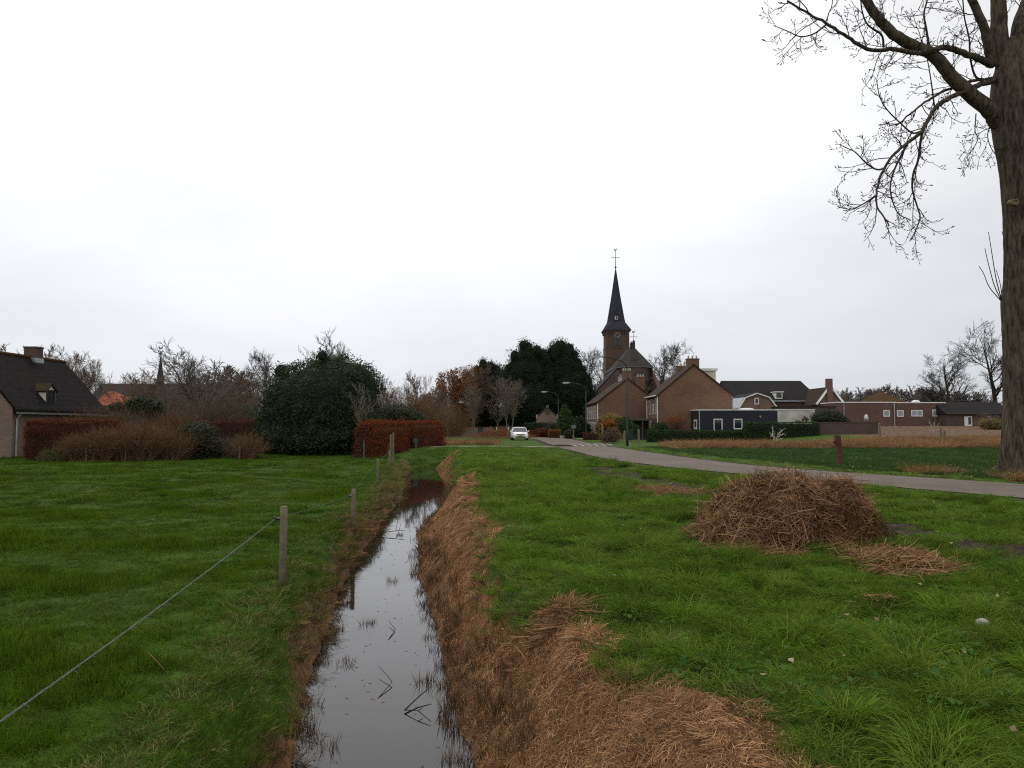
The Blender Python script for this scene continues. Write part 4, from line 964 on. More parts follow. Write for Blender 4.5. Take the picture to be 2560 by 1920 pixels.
weathercross(crf, X(1586, d + 5), d + 5, Z(857, d + 5), 2.1, 1.4, .05)
MB().box(X(1589, d), X(1596, d), d + .8, d + 2.4, Z(905, d), Z(895, d)).build('roof_dormer', black_iron, crf)
for px in (1570, 1604, 1618):
    dx = X(px, d); MB().prism(arch(dx, d - .05 + (0 if px < 1610 else 1.6), Z(960, d), .8, 2.9), arch(dx, d + .2 + (0 if px < 1610 else 1.6), Z(960, d), .8, 2.9)).build('arched_window', black_iron, ch)
# lower ambulatory on the east side
x_l, x_h = X(1600, 162), X(1656, 162); ze2 = Z(975, 162)
MB().prism([(xh - .5, 160, 0), (x_h, 162, 0), (x_h, 178, 0), (xh - .5, 178, 0)], [(xh - .5, 160, ze2), (x_h, 162, ze2), (x_h, 178, ze2), (xh - .5, 178, ze2)]).build('aisle_wall', brick_dark, ch)
MB().solid([(xh - .6, 159.7, ze2), (x_h + .2, 161.8, ze2), (x_h + .2, 178, ze2), (xh - .6, 178, ze2), (xh - .6, 166, Z(918, 166)), (xh - .6, 178, Z(918, 166))], [(0, 1, 4), (1, 2, 5, 4), (0, 3, 2, 1), (2, 3, 5), (3, 0, 4, 5)]).build('aisle_roof', brick_dark, ch)
# transept gable
d = 158; xa, xb = X(1485, d), X(1606, d)
w, ro = gable_y(ch, xa, xb, d, d + 12, 0, Z(983, d), Z(919, d), brick_dark, roof_slate, over=.2, rake=.0, t=.2)
for ln in (w,): ln.name = 'transept_wall'
ro.name = 'transept_roof'
for q in (1535, 1545, 1555): MB().prism(arch(X(q, d), d - .04, Z(950, d), .35, 1.4), arch(X(q, d), d + .1, Z(950, d), .35, 1.4)).build('arched_window', black_iron, ch)

# --- farmhouse
xf, xr, ya, ye = -31.7, -34.7, 50.8, 62.; ze, zr = 2.77, 6.3; xo = xr - 3.0
fh = thing('farmhouse', 'brick farmhouse with steep mossy dark roof, half hipped end and cream dormer', 'house', (xr, 56, -.15))
MB().prism([(xo, ya, -.4), (xf, ya, -.4), (xf, ya, ze), (xr, ya, zr), (xo, ya, ze)], [(xo, ye, -.4), (xf, ye, -.4), (xf, ye, ze), (xr, ye, zr), (xo, ye, ze)]).build('wall', brick_farm, fh)
sl_ = (zr - ze) / (xf - xr); ov = .3
xe = xf + ov; zo_ = ze - sl_ * ov; xw = xo - ov; yr = ye - .1
V8 = [(xe, ya - .12, zo_ + .08), (xe, ye + .3, zo_ + .08), (xw, ye + .3, zo_ + .08), (xw, ya - .12, zo_ + .08), (xr, ya - .12, zr + .08), (xr, yr, zr + .08)]
V9 = [(x_, y_, z_ + .2) for x_, y_, z_ in V8]
ro = MB().solid(V8 + V9, [(6, 7, 11, 10), (7, 8, 11), (8, 9, 10, 11), (0, 4, 5, 1), (1, 5, 2), (2, 5, 4, 3), (0, 1, 7, 6), (1, 2, 8, 7), (2, 3, 9, 8), (0, 6, 10, 4), (3, 4, 10, 9)]).build('roof', roof_dark, fh)
rt = MB()
for k in range(38):
    y_ = ya - .1 + k * (yr - ya + .1) / 38; rt.tube([(xr, y_, zr + .26), (xr, y_ + .33, zr + .3)], [.1, .12], 6)
rt.build('ridge_tile', roof_rust, ro)
cy = 57.4
cmn = MB().box(xr - .45, xr + .45, cy, cy + .85, zr - .6, zr + .95).box(xr - .5, xr + .5, cy - .05, cy + .9, zr + .95, zr + 1.05).build('chimney', brick_old, ro)
MB().box(xr - .48, xr + .5, cy - .05, cy + .9, zr - .12, zr + .22).build('lead_flashing', zinc, cmn)
dxf, dy0, dy1, dz0, dz1, dzr = -31.92, 54.7, 55.85, 3.02, 4.12, 4.55; ym = (dy0 + dy1) / 2
zin = lambda z_: xf - (z_ - ze) / sl_ - .15
dmr = MB().prism([(dxf, dy0, dz0), (dxf, dy0, dz1), (zin(dz1), dy0, dz1)], [(dxf, dy0 + .06, dz0), (dxf, dy0 + .06, dz1), (zin(dz1), dy0 + .06, dz1)]).prism([(dxf, dy1, dz0), (dxf, dy1, dz1), (zin(dz1), dy1, dz1)], [(dxf, dy1 + .06, dz0), (dxf, dy1 + .06, dz1), (zin(dz1), dy1 + .06, dz1)])
dmr.prism([(dxf + .0, dy0, dz1), (dxf, dy1 + .06, dz1), (dxf, ym + .03, dzr)], [(dxf - .06, dy0, dz1), (dxf - .06, dy1 + .06, dz1), (dxf - .06, ym + .03, dzr)])
dmo = dmr.build('dormer', cream, ro)
r_ = MB(); xb_ = zin(dzr) - .1
for s_, yq in ((-1, dy0 - .14), (1, dy1 + .2)):
    q = [(dxf + .12, ym + .03, dzr + .02), (dxf + .12, yq, dz1 - .1), (zin(dz1) - .3, yq, dz1 - .1), (xb_, ym + .03, dzr + .02)]; r_.slab(q, .09 if s_ < 0 else -.09)
r_.build('dormer_roof', roof_mossy, dmo)
window(fh, 'dormer_window', 'y', dy0 + .08, dy1 - .02, dz0 + .02, dz1 - .02, dxf - .01, 1, fm=M('dark_green_frame', (.03, .045, .05)), fw=.07, mull=1).parent = dmo
MB().box(dxf, dxf + .07, dy0, dy1 + .06, dz0 - .12, dz0).build('dormer_sill', white, dmo)
MB().box(xe, xe + .12, ya - .1, ye + .2, zo_ - .02, zo_ + .1).build('gutter', zinc_dark, fh)
MB().tube([(xe + .06, ya + .35, zo_), (xf + .08, ya + .35, zo_ - .35), (xf + .08, ya + .35, -.3)], .055, 8).build('downpipe', zinc, fh)
window(fh, 'door_panel', 'y', 53.2, 54.2, -.1, 1.95, xf, 1, fm=wood_dark, gm=wood_dark); window(fh, 'window', 'y', 58.6, 60, .8, 1.9, xf, 1)

# --- orange roofs
d = 88
t_ = thing('orange_roof_house', 'low house with bright orange pantile roof next to the farmhouse', 'house', (X(278, d), d + 3, 0))
xa, xb = X(228, d), X(300, d); ze, zr = Z(1014, d), Z(978, d + 3)
MB().box(xa + .3, xb - .2, d + .3, d + 6, 0, ze + .1).build('wall', brick_farm, t_)
MB().solid([(xa, d, ze), (xb + .6, d, ze), (xb + .6, d + 6.4, ze), (xa, d + 6.4, ze), (xa, d + 3.2, zr), (X(281, d + 3), d + 3.2, zr)], [(0, 1, 5, 4), (1, 2, 5), (2, 3, 4, 5), (3, 0, 4), (0, 3, 2, 1)]).build('roof', roof_orange, t_)
d = 92
t_ = thing('orange_roof_shed', 'smaller orange roofed shed attached behind the bright orange house', 'shed', (X(320, d), d + 2, 0))
xa, xb = X(296, d), X(344, d); ze, zr = Z(1012, d), Z(992, d + 2.5)
MB().box(xa + .2, xb - .2, d + .3, d + 5, 0, ze + .1).build('wall', brick_farm, t_)
MB().prism([(xa, d, ze), (xa, d + 5.2, ze), (xa, d + 2.6, zr)], [(xb, d, ze), (xb, d + 5.2, ze), (xb, d + 2.6, zr)]).build('roof', roof_orange, t_)
# --- far chapel with ridge turret
d = 140
t_ = thing('convent_church', 'long grey slate roofed church with thin ridge spire far behind bare trees', 'church', (X(410, d), d + 6, 0))
xa, xb = X(205, d), X(596, d); ze, zr = Z(1018, d), Z(959, d + 6)
MB().box(xa + .5, xb - .5, d + .3, d + 12, 0, ze + .2).build('wall', brick_dark, t_)
ro = MB().solid([(xa, d, ze), (xb, d, ze), (xb, d + 12.3, ze), (xa, d + 12.3, ze), (xa, d + 6, zr), (xb - 3.6, d + 6, zr)], [(0, 1, 5, 4), (1, 2, 5), (2, 3, 4, 5), (3, 0, 4), (0, 3, 2, 1)]).build('roof', roof_slate_old, t_)
cx, cy = X(398, d + 6), d + 6
rg8 = lambda r, z: [(cx + r * math.cos(a), cy + r * math.sin(a), z) for a in np.linspace(0, 2 * math.pi, 8, endpoint=False)]
sp = MB().loft([rg8(.75, zr - .8), rg8(.72, zr + .6), rg8(.45, zr + 2.2), rg8(.06, Z(887, d + 6))]).build('ridge_spire', roof_slate, ro)
weathercross(sp, cx, cy, Z(888, d + 6), 1.1, 1.0, .05)

# ================================================================== trees
def branch_paths(rng, p0, d0, ln, K, wob, trop, curl=0.):
    n = len(p0); pts = [p0]; d = nrm(d0); p = p0
    for k in range(K - 1):
        d = d + rng.normal(0, wob, (n, 3)); d[:, 2] += trop + curl * (k / (K - 1)); d = nrm(d)
        p = p + d * (ln / (K - 1))[:, None]; pts.append(p)
    return np.stack(pts, 1)
def spawn(rng, paths, radii, per, t0, t1, a0, a1, up=0.):
    n, K, _ = paths.shape; m = n * per
    i = np.repeat(np.arange(n), per)
    t = t0 + (t1 - t0) * ((np.tile(np.arange(per), n) + rng.uniform(0, 1, m)) / per)
    s = t * (K - 1); k = np.minimum(s.astype(int), K - 2); f = (s - k)[:, None]
    p = paths[i, k] * (1 - f) + paths[i, k + 1] * f
    tg = nrm(paths[i, k + 1] - paths[i, k])
    r = radii[i, k] * (1 - f[:, 0]) + radii[i, k + 1] * f[:, 0]
    perp = nrm(np.cross(tg, rng.normal(size=(m, 3)))); a = rng.uniform(a0, a1, m)[:, None]
    d = tg * np.cos(a) + perp * np.sin(a); d[:, 2] += up
    return p, nrm(d), r, t, i
def taper(r0, r1, K): return r0[:, None] + (r1 - r0)[:, None] * np.linspace(0, 1, K)[None]
def bare_tree(seed, h=10., trunk_h=.28, r0=.17, lean=.02, limbs=9, limb_len=.5, limb_ang=(.5, 1.), limb_up=.03, l2=7, l2_len=.42, l3=6, l3_len=.4, l4=5, l4_len=.38,
              wob=.16, trop=.04, fine=.012, droop=0., trunk_top=.85, stems=1, spread=.25, t4=True):
    """returns (limb mesh data, twig mesh data) of a bare winter tree of height about h"""
    rng = np.random.default_rng(seed); big = []; small = []
    a = rng.uniform(0, 6.28, stems); d0 = np.stack([np.cos(a) * spread * (stems > 1), np.sin(a) * spread * (stems > 1), np.ones(stems)], 1)
    p0 = np.stack([np.cos(a) * .1 * (stems > 1), np.sin(a) * .1 * (stems > 1), np.full(stems, -.15)], 1)
    K = 9; tp = branch_paths(rng, p0, d0, np.full(stems, h * trunk_top), K, .05 + lean, .03)
    tr = np.stack([r0 * np.interp(np.linspace(0, 1, K), [0, .06, .3, 1], [1.45, 1.05, .85, .14])] * stems)
    big.append(tubes(tp, tr, 8))
    def lev(paths, rad, per, t0, t1, ang, length, shrink, K, w, up, tropx, sides, dest, curl=0.):  # one order of branching
        p, d, r, t, i = spawn(rng, paths, rad, per, t0, t1, ang[0], ang[1], up)
        pl = np.linalg.norm(np.diff(paths, axis=1), axis=2).sum(1)[i]
        ln = pl * length * rng.uniform(.65, 1.25, len(p)) * (1 - shrink * t)
        pa = branch_paths(rng, p, d, ln, K, w, tropx, curl)
        rr = np.maximum(r * rng.uniform(.45, .7, len(p)), fine)
        ra = taper(rr, np.maximum(rr * .3, fine * .8), K); dest.append(tubes(pa, ra, sides)); return pa, ra
    P1, R1 = lev(tp, tr, limbs, trunk_h / trunk_top, .97, limb_ang, limb_len, .45, 7, wob, limb_up, trop, 5, big)
    P2, R2 = lev(P1, R1, l2, .2, 1., (.4, 1.), l2_len, .3, 5, wob, .05, trop, 4, big if h > 8 else small)
    P3, R3 = lev(P2, R2, l3, .15, 1., (.3, .85), l3_len, .2, 4, wob, .03 - droop * .4, trop - droop * .4, 3, small)
    if t4: lev(P3, R3, l4, .1, 1., (.25, .75), l4_len, 0., 4, wob, .0 - droop, trop - droop, 3, small, 0.)
    return join(big), join(small)
TREES = {}
def proto_tree(key, bm_, tm, **kw):
    b_, s = bare_tree(**kw)
    mb_ = mesh_np('trunk', b_[0], b_[1]); mb_.materials.append(bm_); ms = mesh_np('crown', s[0], s[1]); ms.materials.append(tm)
    mb_.polygons.foreach_set('use_smooth', np.ones(len(mb_.polygons), bool))
    TREES[key] = (mb_, ms, float(np.quantile(s[0][:, 2], .997)))
proto_tree('round', bark_dark, twig_far, seed=1, h=12, limbs=13, limb_len=.6, limb_ang=(.45, 1.0), l2=8, l2_len=.5, l3=6, l3_len=.55, l4=6, l4_len=.6, trop=.06, fine=.015)
proto_tree('oak', bark_dark, twig_dark, seed=2, h=14, trunk_h=.2, r0=.32, limbs=13, limb_len=.72, limb_ang=(.55, 1.1), l2=8, l2_len=.5, l3=6, l3_len=.55, l4=6, l4_len=.6, wob=.17, trop=.05, fine=.017)
proto_tree('lime', bark_dark, twig_dark, seed=3, h=17, trunk_h=.25, r0=.4, trunk_top=.85, limbs=14, limb_len=.55, limb_ang=(.6, 1.15), l2=7, l2_len=.55, l3=5, l3_len=.55, l4=4, l4_len=.6, wob=.15, trop=.05, fine=.019)
proto_tree('vase', bark_pale, twig_pale, seed=4, h=8, trunk_h=.3, r0=.12, limbs=18, limb_len=.62, limb_ang=(.3, .65), l2=7, l2_len=.5, l3=5, l3_len=.5, l4=4, l4_len=.6, wob=.07, trop=.08, fine=.011)
proto_tree('young', bark_pale, twig_pale, seed=5, h=6.5, trunk_h=.3, r0=.085, limbs=13, limb_len=.6, limb_ang=(.45, .85), l2=6, l3=4, l4=3, wob=.09, trop=.07, fine=.01)
proto_tree('birch', twig_far, twig_far, seed=6, h=11, trunk_h=.2, r0=.15, limbs=16, limb_len=.55, limb_ang=(.35, .8), l2=8, l3=6, l3_len=.6, l4=6, l4_len=.8, wob=.12, trop=.02, fine=.012, droop=.2)
proto_tree('bushy', twig_far, twig_red, seed=7, h=7, trunk_h=.06, r0=.08, stems=4, spread=.35, limbs=9, limb_len=.6, l2=7, l2_len=.5, l3=5, l3_len=.55, l4=5, l4_len=.6, wob=.13, trop=.06, fine=.012)
proto_tree('fruit', bark_dark, twig_far, seed=8, h=8, trunk_h=.16, r0=.17, limbs=13, limb_len=.85, limb_ang=(.5, 1.05), l2=8, l2_len=.5, l3=6, l3_len=.5, l4=5, l4_len=.55, wob=.17, trop=.06, fine=.013)
proto_tree('reddish', twig_far, twig_red, seed=9, h=9, trunk_h=.1, r0=.12, limbs=16, limb_len=.6, l2=8, l2_len=.5, l3=6, l3_len=.55, l4=6, l4_len=.6, wob=.13, trop=.07, fine=.014)
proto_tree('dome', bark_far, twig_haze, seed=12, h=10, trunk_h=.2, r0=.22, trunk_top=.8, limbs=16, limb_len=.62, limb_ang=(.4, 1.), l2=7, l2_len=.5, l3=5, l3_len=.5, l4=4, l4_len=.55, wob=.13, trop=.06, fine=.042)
rt_ = random.Random(5)
def tree(kind_, name, label, px, d, top_py, wide=1., group='bare winter trees round the village', base=None, rot=None):
    b_, s, h = TREES[kind_]
    x_ = X(px, d); z_ = float(H(np.array([x_]), np.array([d]))[0]) if base is None else base
    t_ = thing(name, label, 'tree', (x_, d, z_), group)
    k = (Z(top_py, d) - z_) / h; t_.scale = (k * wide, k * wide, k); t_.rotation_euler = (0, 0, rt_.uniform(0, 6.28) if rot is None else rot)
    for nm, me in (('trunk', b_), ('crown', s)):
        o = bpy.data.objects.new(nm, me); COL.objects.link(o); o.parent = t_
    return t_
# far left, behind farmhouse
tree('round', 'bare_tree', 'hazy bare tree rising behind the farmhouse ridge, furthest from its chimney', 20, 120, 868, 1.2)
tree('round', 'bare_tree', 'bare tree just behind the farmhouse chimney', 92, 112, 866, 1.1)
tree('bushy', 'alder_tree', 'sparse dark alder between the farmhouse chimney and the slender alder', 146, 90, 874, .8)
tree('bushy', 'alder_tree', 'slender dark alder beside the farmhouse hip with dense twigs', 196, 88, 886, .75)
tree('birch', 'birch_tree', 'pale weeping birch behind the orange roofs and the convent church', 265, 158, 898, .95)
tree('round', 'bare_tree', 'grey bare tree touching the thin ridge spire', 432, 105, 893, .9)
tree('fruit', 'bare_tree', 'broad bare tree with thick forked trunk before the slate church', 514, 70, 864, 1.15)
tree('bushy', 'bare_tree', 'low bushy bare tree beside the thin ridge spire and its slate roof', 372, 82, 925, 1.2)
tree('reddish', 'bare_tree', 'brownish bare tree at the end of the long slate roof', 588, 85, 925, 1.1)
tree('oak', 'bare_tree', 'pollarded bare tree with rounded crown right behind the ivy bush shoulder', 672, 130, 880, .8)
tree('round', 'bare_tree', 'bare tree with open grey crown between the slate church and the ivy bush', 628, 120, 905, .9)
tree('fruit', 'bare_tree', 'tall bare tree whose twiggy top sticks out above the ivy bush', 862, 64, 842, .85)
tree('young', 'bare_tree', 'thin upright bare tree poking above the ivy bush crest', 800, 62, 858, 1.0)
tree('young', 'bare_sapling', 'small pale bare tree in front of the ivy bush by the beech hedge', 903, 52.6, 945, .9, base=-.45)
for px, d, tp, kd, w_, lb in ((985, 78, 960, 'reddish', 1.2, 'brown twiggy tree behind the beech hedge, next to the ivy bush'), (1052, 92, 932, 'reddish', .8, 'narrow brown tree between the ivy bush and the copper trees'),
                          (1020, 86, 985, 'bushy', 1.4, 'low brown thicket tree behind the beech hedge'), (955, 88, 925, 'round', .8, 'leaning bare tree with long side branches behind the ivy bush'),
                          (1090, 112, 965, 'reddish', 1.0, 'dull brown tree left of the copper crown, behind the hedge end'), (930, 74, 985, 'bushy', 1.2, 'dense brown bush tree hugging the ivy bush flank')):
    tree(kd, 'bare_tree', lb, px, d, tp, w_)
tree('young', 'young_tree', 'young slim street tree nearest the beech hedge end', 1120, 104, 985, .95, 'young trees on the grass strip')
tree('vase', 'young_tree', 'young bare tree with spreading crown before the churchyard wall', 1189, 100, 960, .9, 'young trees on the grass strip')
tree('young', 'young_tree', 'small young tree between the spreading tree and the twin trunks', 1244, 102, 985, 1.05, 'young trees on the grass strip')
tree('vase', 'young_tree', 'dense pale upright tree standing beside the white car', 1271, 99, 940, .95, 'young trees on the grass strip')
tree('vase', 'young_tree', 'second trunk of the pale pair, closest behind the white car', 1278, 100, 950, .85, 'young trees on the grass strip')
tree('oak', 'bare_tree', 'bare tree behind the yews, beside the church tower', 1470, 205, 868, .75)
tree('round', 'bare_tree', 'slimmer bare tree squeezed between yew and church tower', 1500, 190, 905, .7)
tree('oak', 'bare_tree', 'wide bare tree between the choir and the wide brick house', 1648, 205, 858, .85)
tree('round', 'bare_tree', 'bare tree close behind the ridge of the wide brick house', 1700, 195, 872, .9)
tree('fruit', 'bare_tree', 'thin bare tree standing right before the choir wall', 1572, 140, 912, .8)
tree('birch', 'bare_tree', 'small bare tree between the hipped roof and the tall chimney', 2044, 190, 960, .9)
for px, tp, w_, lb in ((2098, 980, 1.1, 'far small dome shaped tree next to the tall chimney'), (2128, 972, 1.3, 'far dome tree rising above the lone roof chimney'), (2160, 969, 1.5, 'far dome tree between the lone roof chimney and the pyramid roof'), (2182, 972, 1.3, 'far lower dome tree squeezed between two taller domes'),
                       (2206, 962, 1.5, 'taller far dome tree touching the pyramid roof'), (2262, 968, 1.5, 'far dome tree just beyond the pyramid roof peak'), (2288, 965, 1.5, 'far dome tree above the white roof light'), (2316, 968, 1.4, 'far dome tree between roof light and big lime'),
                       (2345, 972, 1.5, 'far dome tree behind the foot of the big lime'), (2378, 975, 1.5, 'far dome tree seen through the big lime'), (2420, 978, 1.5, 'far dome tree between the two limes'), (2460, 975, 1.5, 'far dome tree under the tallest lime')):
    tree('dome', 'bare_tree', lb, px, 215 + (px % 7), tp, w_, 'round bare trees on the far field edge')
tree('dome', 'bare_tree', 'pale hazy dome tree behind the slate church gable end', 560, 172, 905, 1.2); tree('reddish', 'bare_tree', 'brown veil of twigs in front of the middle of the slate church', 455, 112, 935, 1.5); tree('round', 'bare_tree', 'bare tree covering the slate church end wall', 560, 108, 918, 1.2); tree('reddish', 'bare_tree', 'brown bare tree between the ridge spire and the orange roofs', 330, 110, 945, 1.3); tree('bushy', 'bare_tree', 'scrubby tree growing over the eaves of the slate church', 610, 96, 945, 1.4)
tree('lime', 'lime_tree', 'big dark bare lime with level limbs above the low shed', 2391, 128, 862, 1.2)
tree('lime', 'lime_tree', 'tallest bare lime, partly hidden by the foreground trunk', 2490, 126, 805, 1.15)
tree('oak', 'bare_tree', 'low branching bare tree leaning beside the big lime', 2365, 131, 925, .9)
tree('bushy', 'shrub', 'brown twiggy shrub at the foot of the limes', 2465, 100, 1030, 1.3, 'shrubs')

# copper leaved trees
def leaf_tree(name, label, px, d, top_py, wpx, bot_py, leaf, nleaf, size, seed, kind_='round', lobes=9, group=None):
    r = np.random.default_rng(seed); x_ = X(px, d); hw = wpx / 2 / FPX * d; zt = Z(top_py, d); zb = Z(bot_py, d)
    t_ = thing(name, label, 'tree', (x_, d, 0), group)
    b_, s, h = TREES[kind_]
    k = zt / h * .95
    o = bpy.data.objects.new('trunk', b_); COL.objects.link(o); o.parent = t_; o.scale = (k, k, k)
    o = bpy.data.objects.new('twigs', s); COL.objects.link(o); o.parent = t_; o.scale = (k, k, k)
    c = r.normal(size=(nleaf, 3)); c = nrm(c) * (r.uniform(0, 1, (nleaf, 1)) ** .45)
    c *= (.75 + .35 * fbm(c[:, 0] * 3 + seed, c[:, 2] * 3 + c[:, 1] * 2, seed))[:, None]
    keep = fbm(c[:, 0] * 5 + 9, c[:, 2] * 5 + c[:, 1] * 4, seed + 3) > .42; c = c[keep]
    c = c * [hw, hw, (zt - zb) / 2] + [0, 0, (zt + zb) / 2]
    V, F = leaf_quads(c, r.normal(size=c.shape), r.uniform(.7, 1.3, len(c)) * size, r, .7)
    link('foliage', mesh_np('foliage', V, F, np.repeat(r.uniform(0, 1, len(c)), 4)), leaf, t_)
    return t_
leaf_tree('copper_tree', 'copper brown leaved tree between bare thicket and dark yews', 1135, 136, 915, 125, 1058, leaf_copper, 11000, .3, 3, kind_='reddish')
leaf_tree('copper_tree', 'smaller copper leaved tree overlapping the yew edge', 1180, 145, 905, 66, 1010, leaf_copper, 1900, .28, 4, kind_='reddish')
leaf_tree('copper_tree', 'low dull copper tree above the end of the beech hedge', 1080, 128, 975, 90, 1062, leaf_copper, 4200, .26, 6, kind_='reddish')

# ------------------------------------------------------------------ leafy masses
def lobe_points(r, lobes, n):
    """points on the union of ellipsoids (cx,cy,cz,rx,ry,rz), not inside another, z above 0"""
    w = np.array([(l[3] * l[5] + l[4] * l[5] + l[3] * l[4]) for l in lobes]); w = w / w.sum()
    out, nor = [], []
    for l, q in zip(lobes, w):
        m_ = int(n * q); u = nrm(r.normal(size=(m_, 3)))
        p = u * np.array(l[3:6]) + np.array(l[:3]); ok = p[:, 2] > 0
        for l2 in lobes:
            if l2 is l: continue
            ok &= (((p - np.array(l2[:3])) / np.array(l2[3:6])) ** 2).sum(1) > .92
        out.append(p[ok]); nor.append(nrm(u[ok] / np.array(l[3:6])))
    return np.concatenate(out), np.concatenate(nor)
def foliage_mass(parent, lobes, nclump, per, csize, lsize, leaf, core, seed, rough=.25, aspect=.6, outn=.8, name='foliage', spray=None):
    r = np.random.default_rng(seed); c, n = lobe_points(r, lobes, nclump)
    rad = (fbm(c[:, 0] * 1.2 + seed, c[:, 2] * 1.2 + c[:, 1], seed) - .5) * 2 * rough + r.normal(0, rough * .3, len(c))
    c = c + n * rad[:, None]
    i = np.repeat(np.arange(len(c)), per)
    p = c[i] + r.normal(0, csize, (len(i), 3)) * [1, 1, .8]
    nn = n[i] * outn + r.normal(0, .55, (len(i), 3)) + [0, 0, .25]
    ls = lsize * r.uniform(.6, 1.4, len(i)); k = p[:, 2] > .02; p, nn, ls, i = p[k], nn[k], ls[k], i[k]
    V, F = leaf_quads(p, nn, ls, r, aspect)
    cv = np.clip(r.uniform(0, 1, len(c))[i] * .6 + r.uniform(0, 1, len(i)) * .5, 0, 1)
    link(name, mesh_np(name, V, F, np.repeat(cv, 4)), leaf, parent)
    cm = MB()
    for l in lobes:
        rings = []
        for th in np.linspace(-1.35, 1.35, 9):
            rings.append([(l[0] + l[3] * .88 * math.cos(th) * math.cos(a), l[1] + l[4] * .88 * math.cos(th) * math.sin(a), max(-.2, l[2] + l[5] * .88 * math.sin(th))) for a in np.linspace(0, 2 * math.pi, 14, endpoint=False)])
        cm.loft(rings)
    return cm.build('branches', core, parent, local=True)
def lobes_px(spec, d, zb):
    """(px, py, half width px, half height px, depth offset) -> lobes relative to the mass base at (X(px0), d, zb)"""
    px0 = spec[0][0]; x0 = X(px0, d); o = []
    for px, py, w_, h_, dy in spec:
        dd = d + dy; o.append((X(px, dd) - x0, dy, Z(py, dd) - zb, w_ / FPX * dd, w_ / FPX * dd * .9, h_ / FPX * dd))
    return x0, o
def mass(name, label, cat, spec, d, zb, group=None, **kw):
    x0, lb = lobes_px(spec, d, zb); t_ = thing(name, label, cat, (x0, d, zb), group); foliage_mass(t_, lb, **kw); return t_
def knobs(spec, n, seed, lo=9, hi=16, tall=1.5):
    r = random.Random(seed); o = list(spec)
    for _ in range(n):
        px, py, w_, h_, dy = r.choice(spec); a = r.uniform(-.25, math.pi + .25); q = r.uniform(.85, 1.08); k = r.uniform(lo, hi)
        o.append((px + w_ * q * math.cos(a), py - h_ * q * math.sin(a), k, k * r.uniform(1., tall), dy + r.uniform(-1.5, 1.)))
    return o
mass('ivy_bush', 'huge dark rounded evergreen ivy bush at the far end of the pasture', 'bush',
     knobs([(pa_, pb_ + 7, pc_, pd_, pe_) for pa_, pb_, pc_, pd_, pe_ in [(805, 1012, 138, 118, 0), (868, 962, 82, 72, .5), (752, 985, 75, 75, .4), (702, 1055, 58, 92, 0), (905, 1062, 52, 82, -.3), (800, 1090, 150, 62, -.2), (822, 925, 62, 42, .5)]], 12, 3, 12, 22, 1.0), 56.5, -.47,
     nclump=6500, per=9, csize=.17, lsize=.16, leaf=leaf_ivy, core=core_green, seed=21, rough=.32)
yew = dict(per=10, csize=.3, lsize=.42, leaf=leaf_yew, core=core_green, rough=.7, aspect=.24)
mass('yew_tree', 'broad dark yew forming the left half of the evergreen group', 'tree', knobs([(1325, 1000, 72, 62, 0), (1322, 930, 50, 48, 0), (1320, 893, 32, 30, 0), (1362, 930, 34, 42, 1), (1290, 965, 34, 52, 1)], 44, 1), 137, 0, 'dark yew trees', nclump=4600, seed=22, **yew)
mass('yew_tree', 'dark yew on the side nearest the church, with drooping outer boughs', 'tree', knobs([(1415, 985, 66, 62, 0), (1412, 925, 40, 50, 0), (1403, 892, 20, 24, 0), (1440, 985, 42, 38, -1), (1425, 900, 20, 26, 0), (1450, 950, 26, 30, 0)], 44, 2), 139, 0, 'dark yew trees', nclump=4400, seed=23, **yew)
mass('yew_tree', 'smaller dark yew standing apart behind the young trees', 'tree', knobs([(1217, 985, 42, 62, 0), (1214, 942, 24, 28, 0), (1235, 955, 22, 34, 0)], 26, 4), 150, 0, 'dark yew trees', nclump=1700, seed=24, **yew)
mass('yew_tree', 'dark low yew filling the gap behind the small chapel', 'tree', [(1370, 1030, 55, 50, 4), (1340, 1045, 45, 45, 4), (1435, 1045, 30, 50, 4)], 146, 0, 'dark yew trees', nclump=1600, seed=25, **yew)
mass('conifer', 'light green conical conifer beside the small chapel', 'tree', [(1417, 1068, 22, 30, 0), (1414, 1045, 14, 24, 0), (1411, 1028, 7, 16, 0)], 112, 0, nclump=900, per=8, csize=.16, lsize=.22, leaf=leaf_conifer, core=core_green, seed=26, rough=.3, aspect=.35)
mass('shrub', 'dark evergreen shrub below the leaning lamp, between conifer and brick row', 'shrub', [(1448, 1070, 18, 24, 0), (1463, 1078, 12, 18, 0)], 108, 0, 'shrubs', nclump=500, per=8, csize=.15, lsize=.2, leaf=leaf_ivy, core=core_green, seed=27)
mass('shrub', 'grey green round shrub by the mailbox board', 'shrub', [(1422, 1086, 10, 12, 0)], 100, 0, 'shrubs', nclump=200, per=8, csize=.1, lsize=.13, leaf=leaf_grey, core=core_green, seed=28)
mass('shrub', 'spiky olive shrub between the small chapel and the orange hedge block', 'shrub', [(1385, 1070, 16, 14, 0), (1372, 1078, 14, 12, 0)], 114, 0, 'shrubs', nclump=360, per=8, csize=.14, lsize=.2, leaf=leaf_grey, core=core_green, seed=29, aspect=.3)
mass('shrub', 'low brown heath like shrub row along the bend of the road', 'shrub', [(1350, 1083, 16, 10, 0), (1328, 1086, 12, 8, 0), (1372, 1086, 10, 8, 0)], 112, 0, 'shrubs', nclump=420, per=8, csize=.14, lsize=.16, leaf=leaf_beech2, core=core_brown, seed=30)
mass('shrub', 'yellow edged variegated shrub at the front corner of the brick row', 'shrub', [(1512, 1060, 20, 20, 0), (1533, 1052, 18, 14, .3), (1500, 1070, 12, 16, 0)], 84, 0, 'shrubs', nclump=520, per=8, csize=.13, lsize=.17, leaf=leaf_yellow, core=core_brown, seed=31, rough=.35)
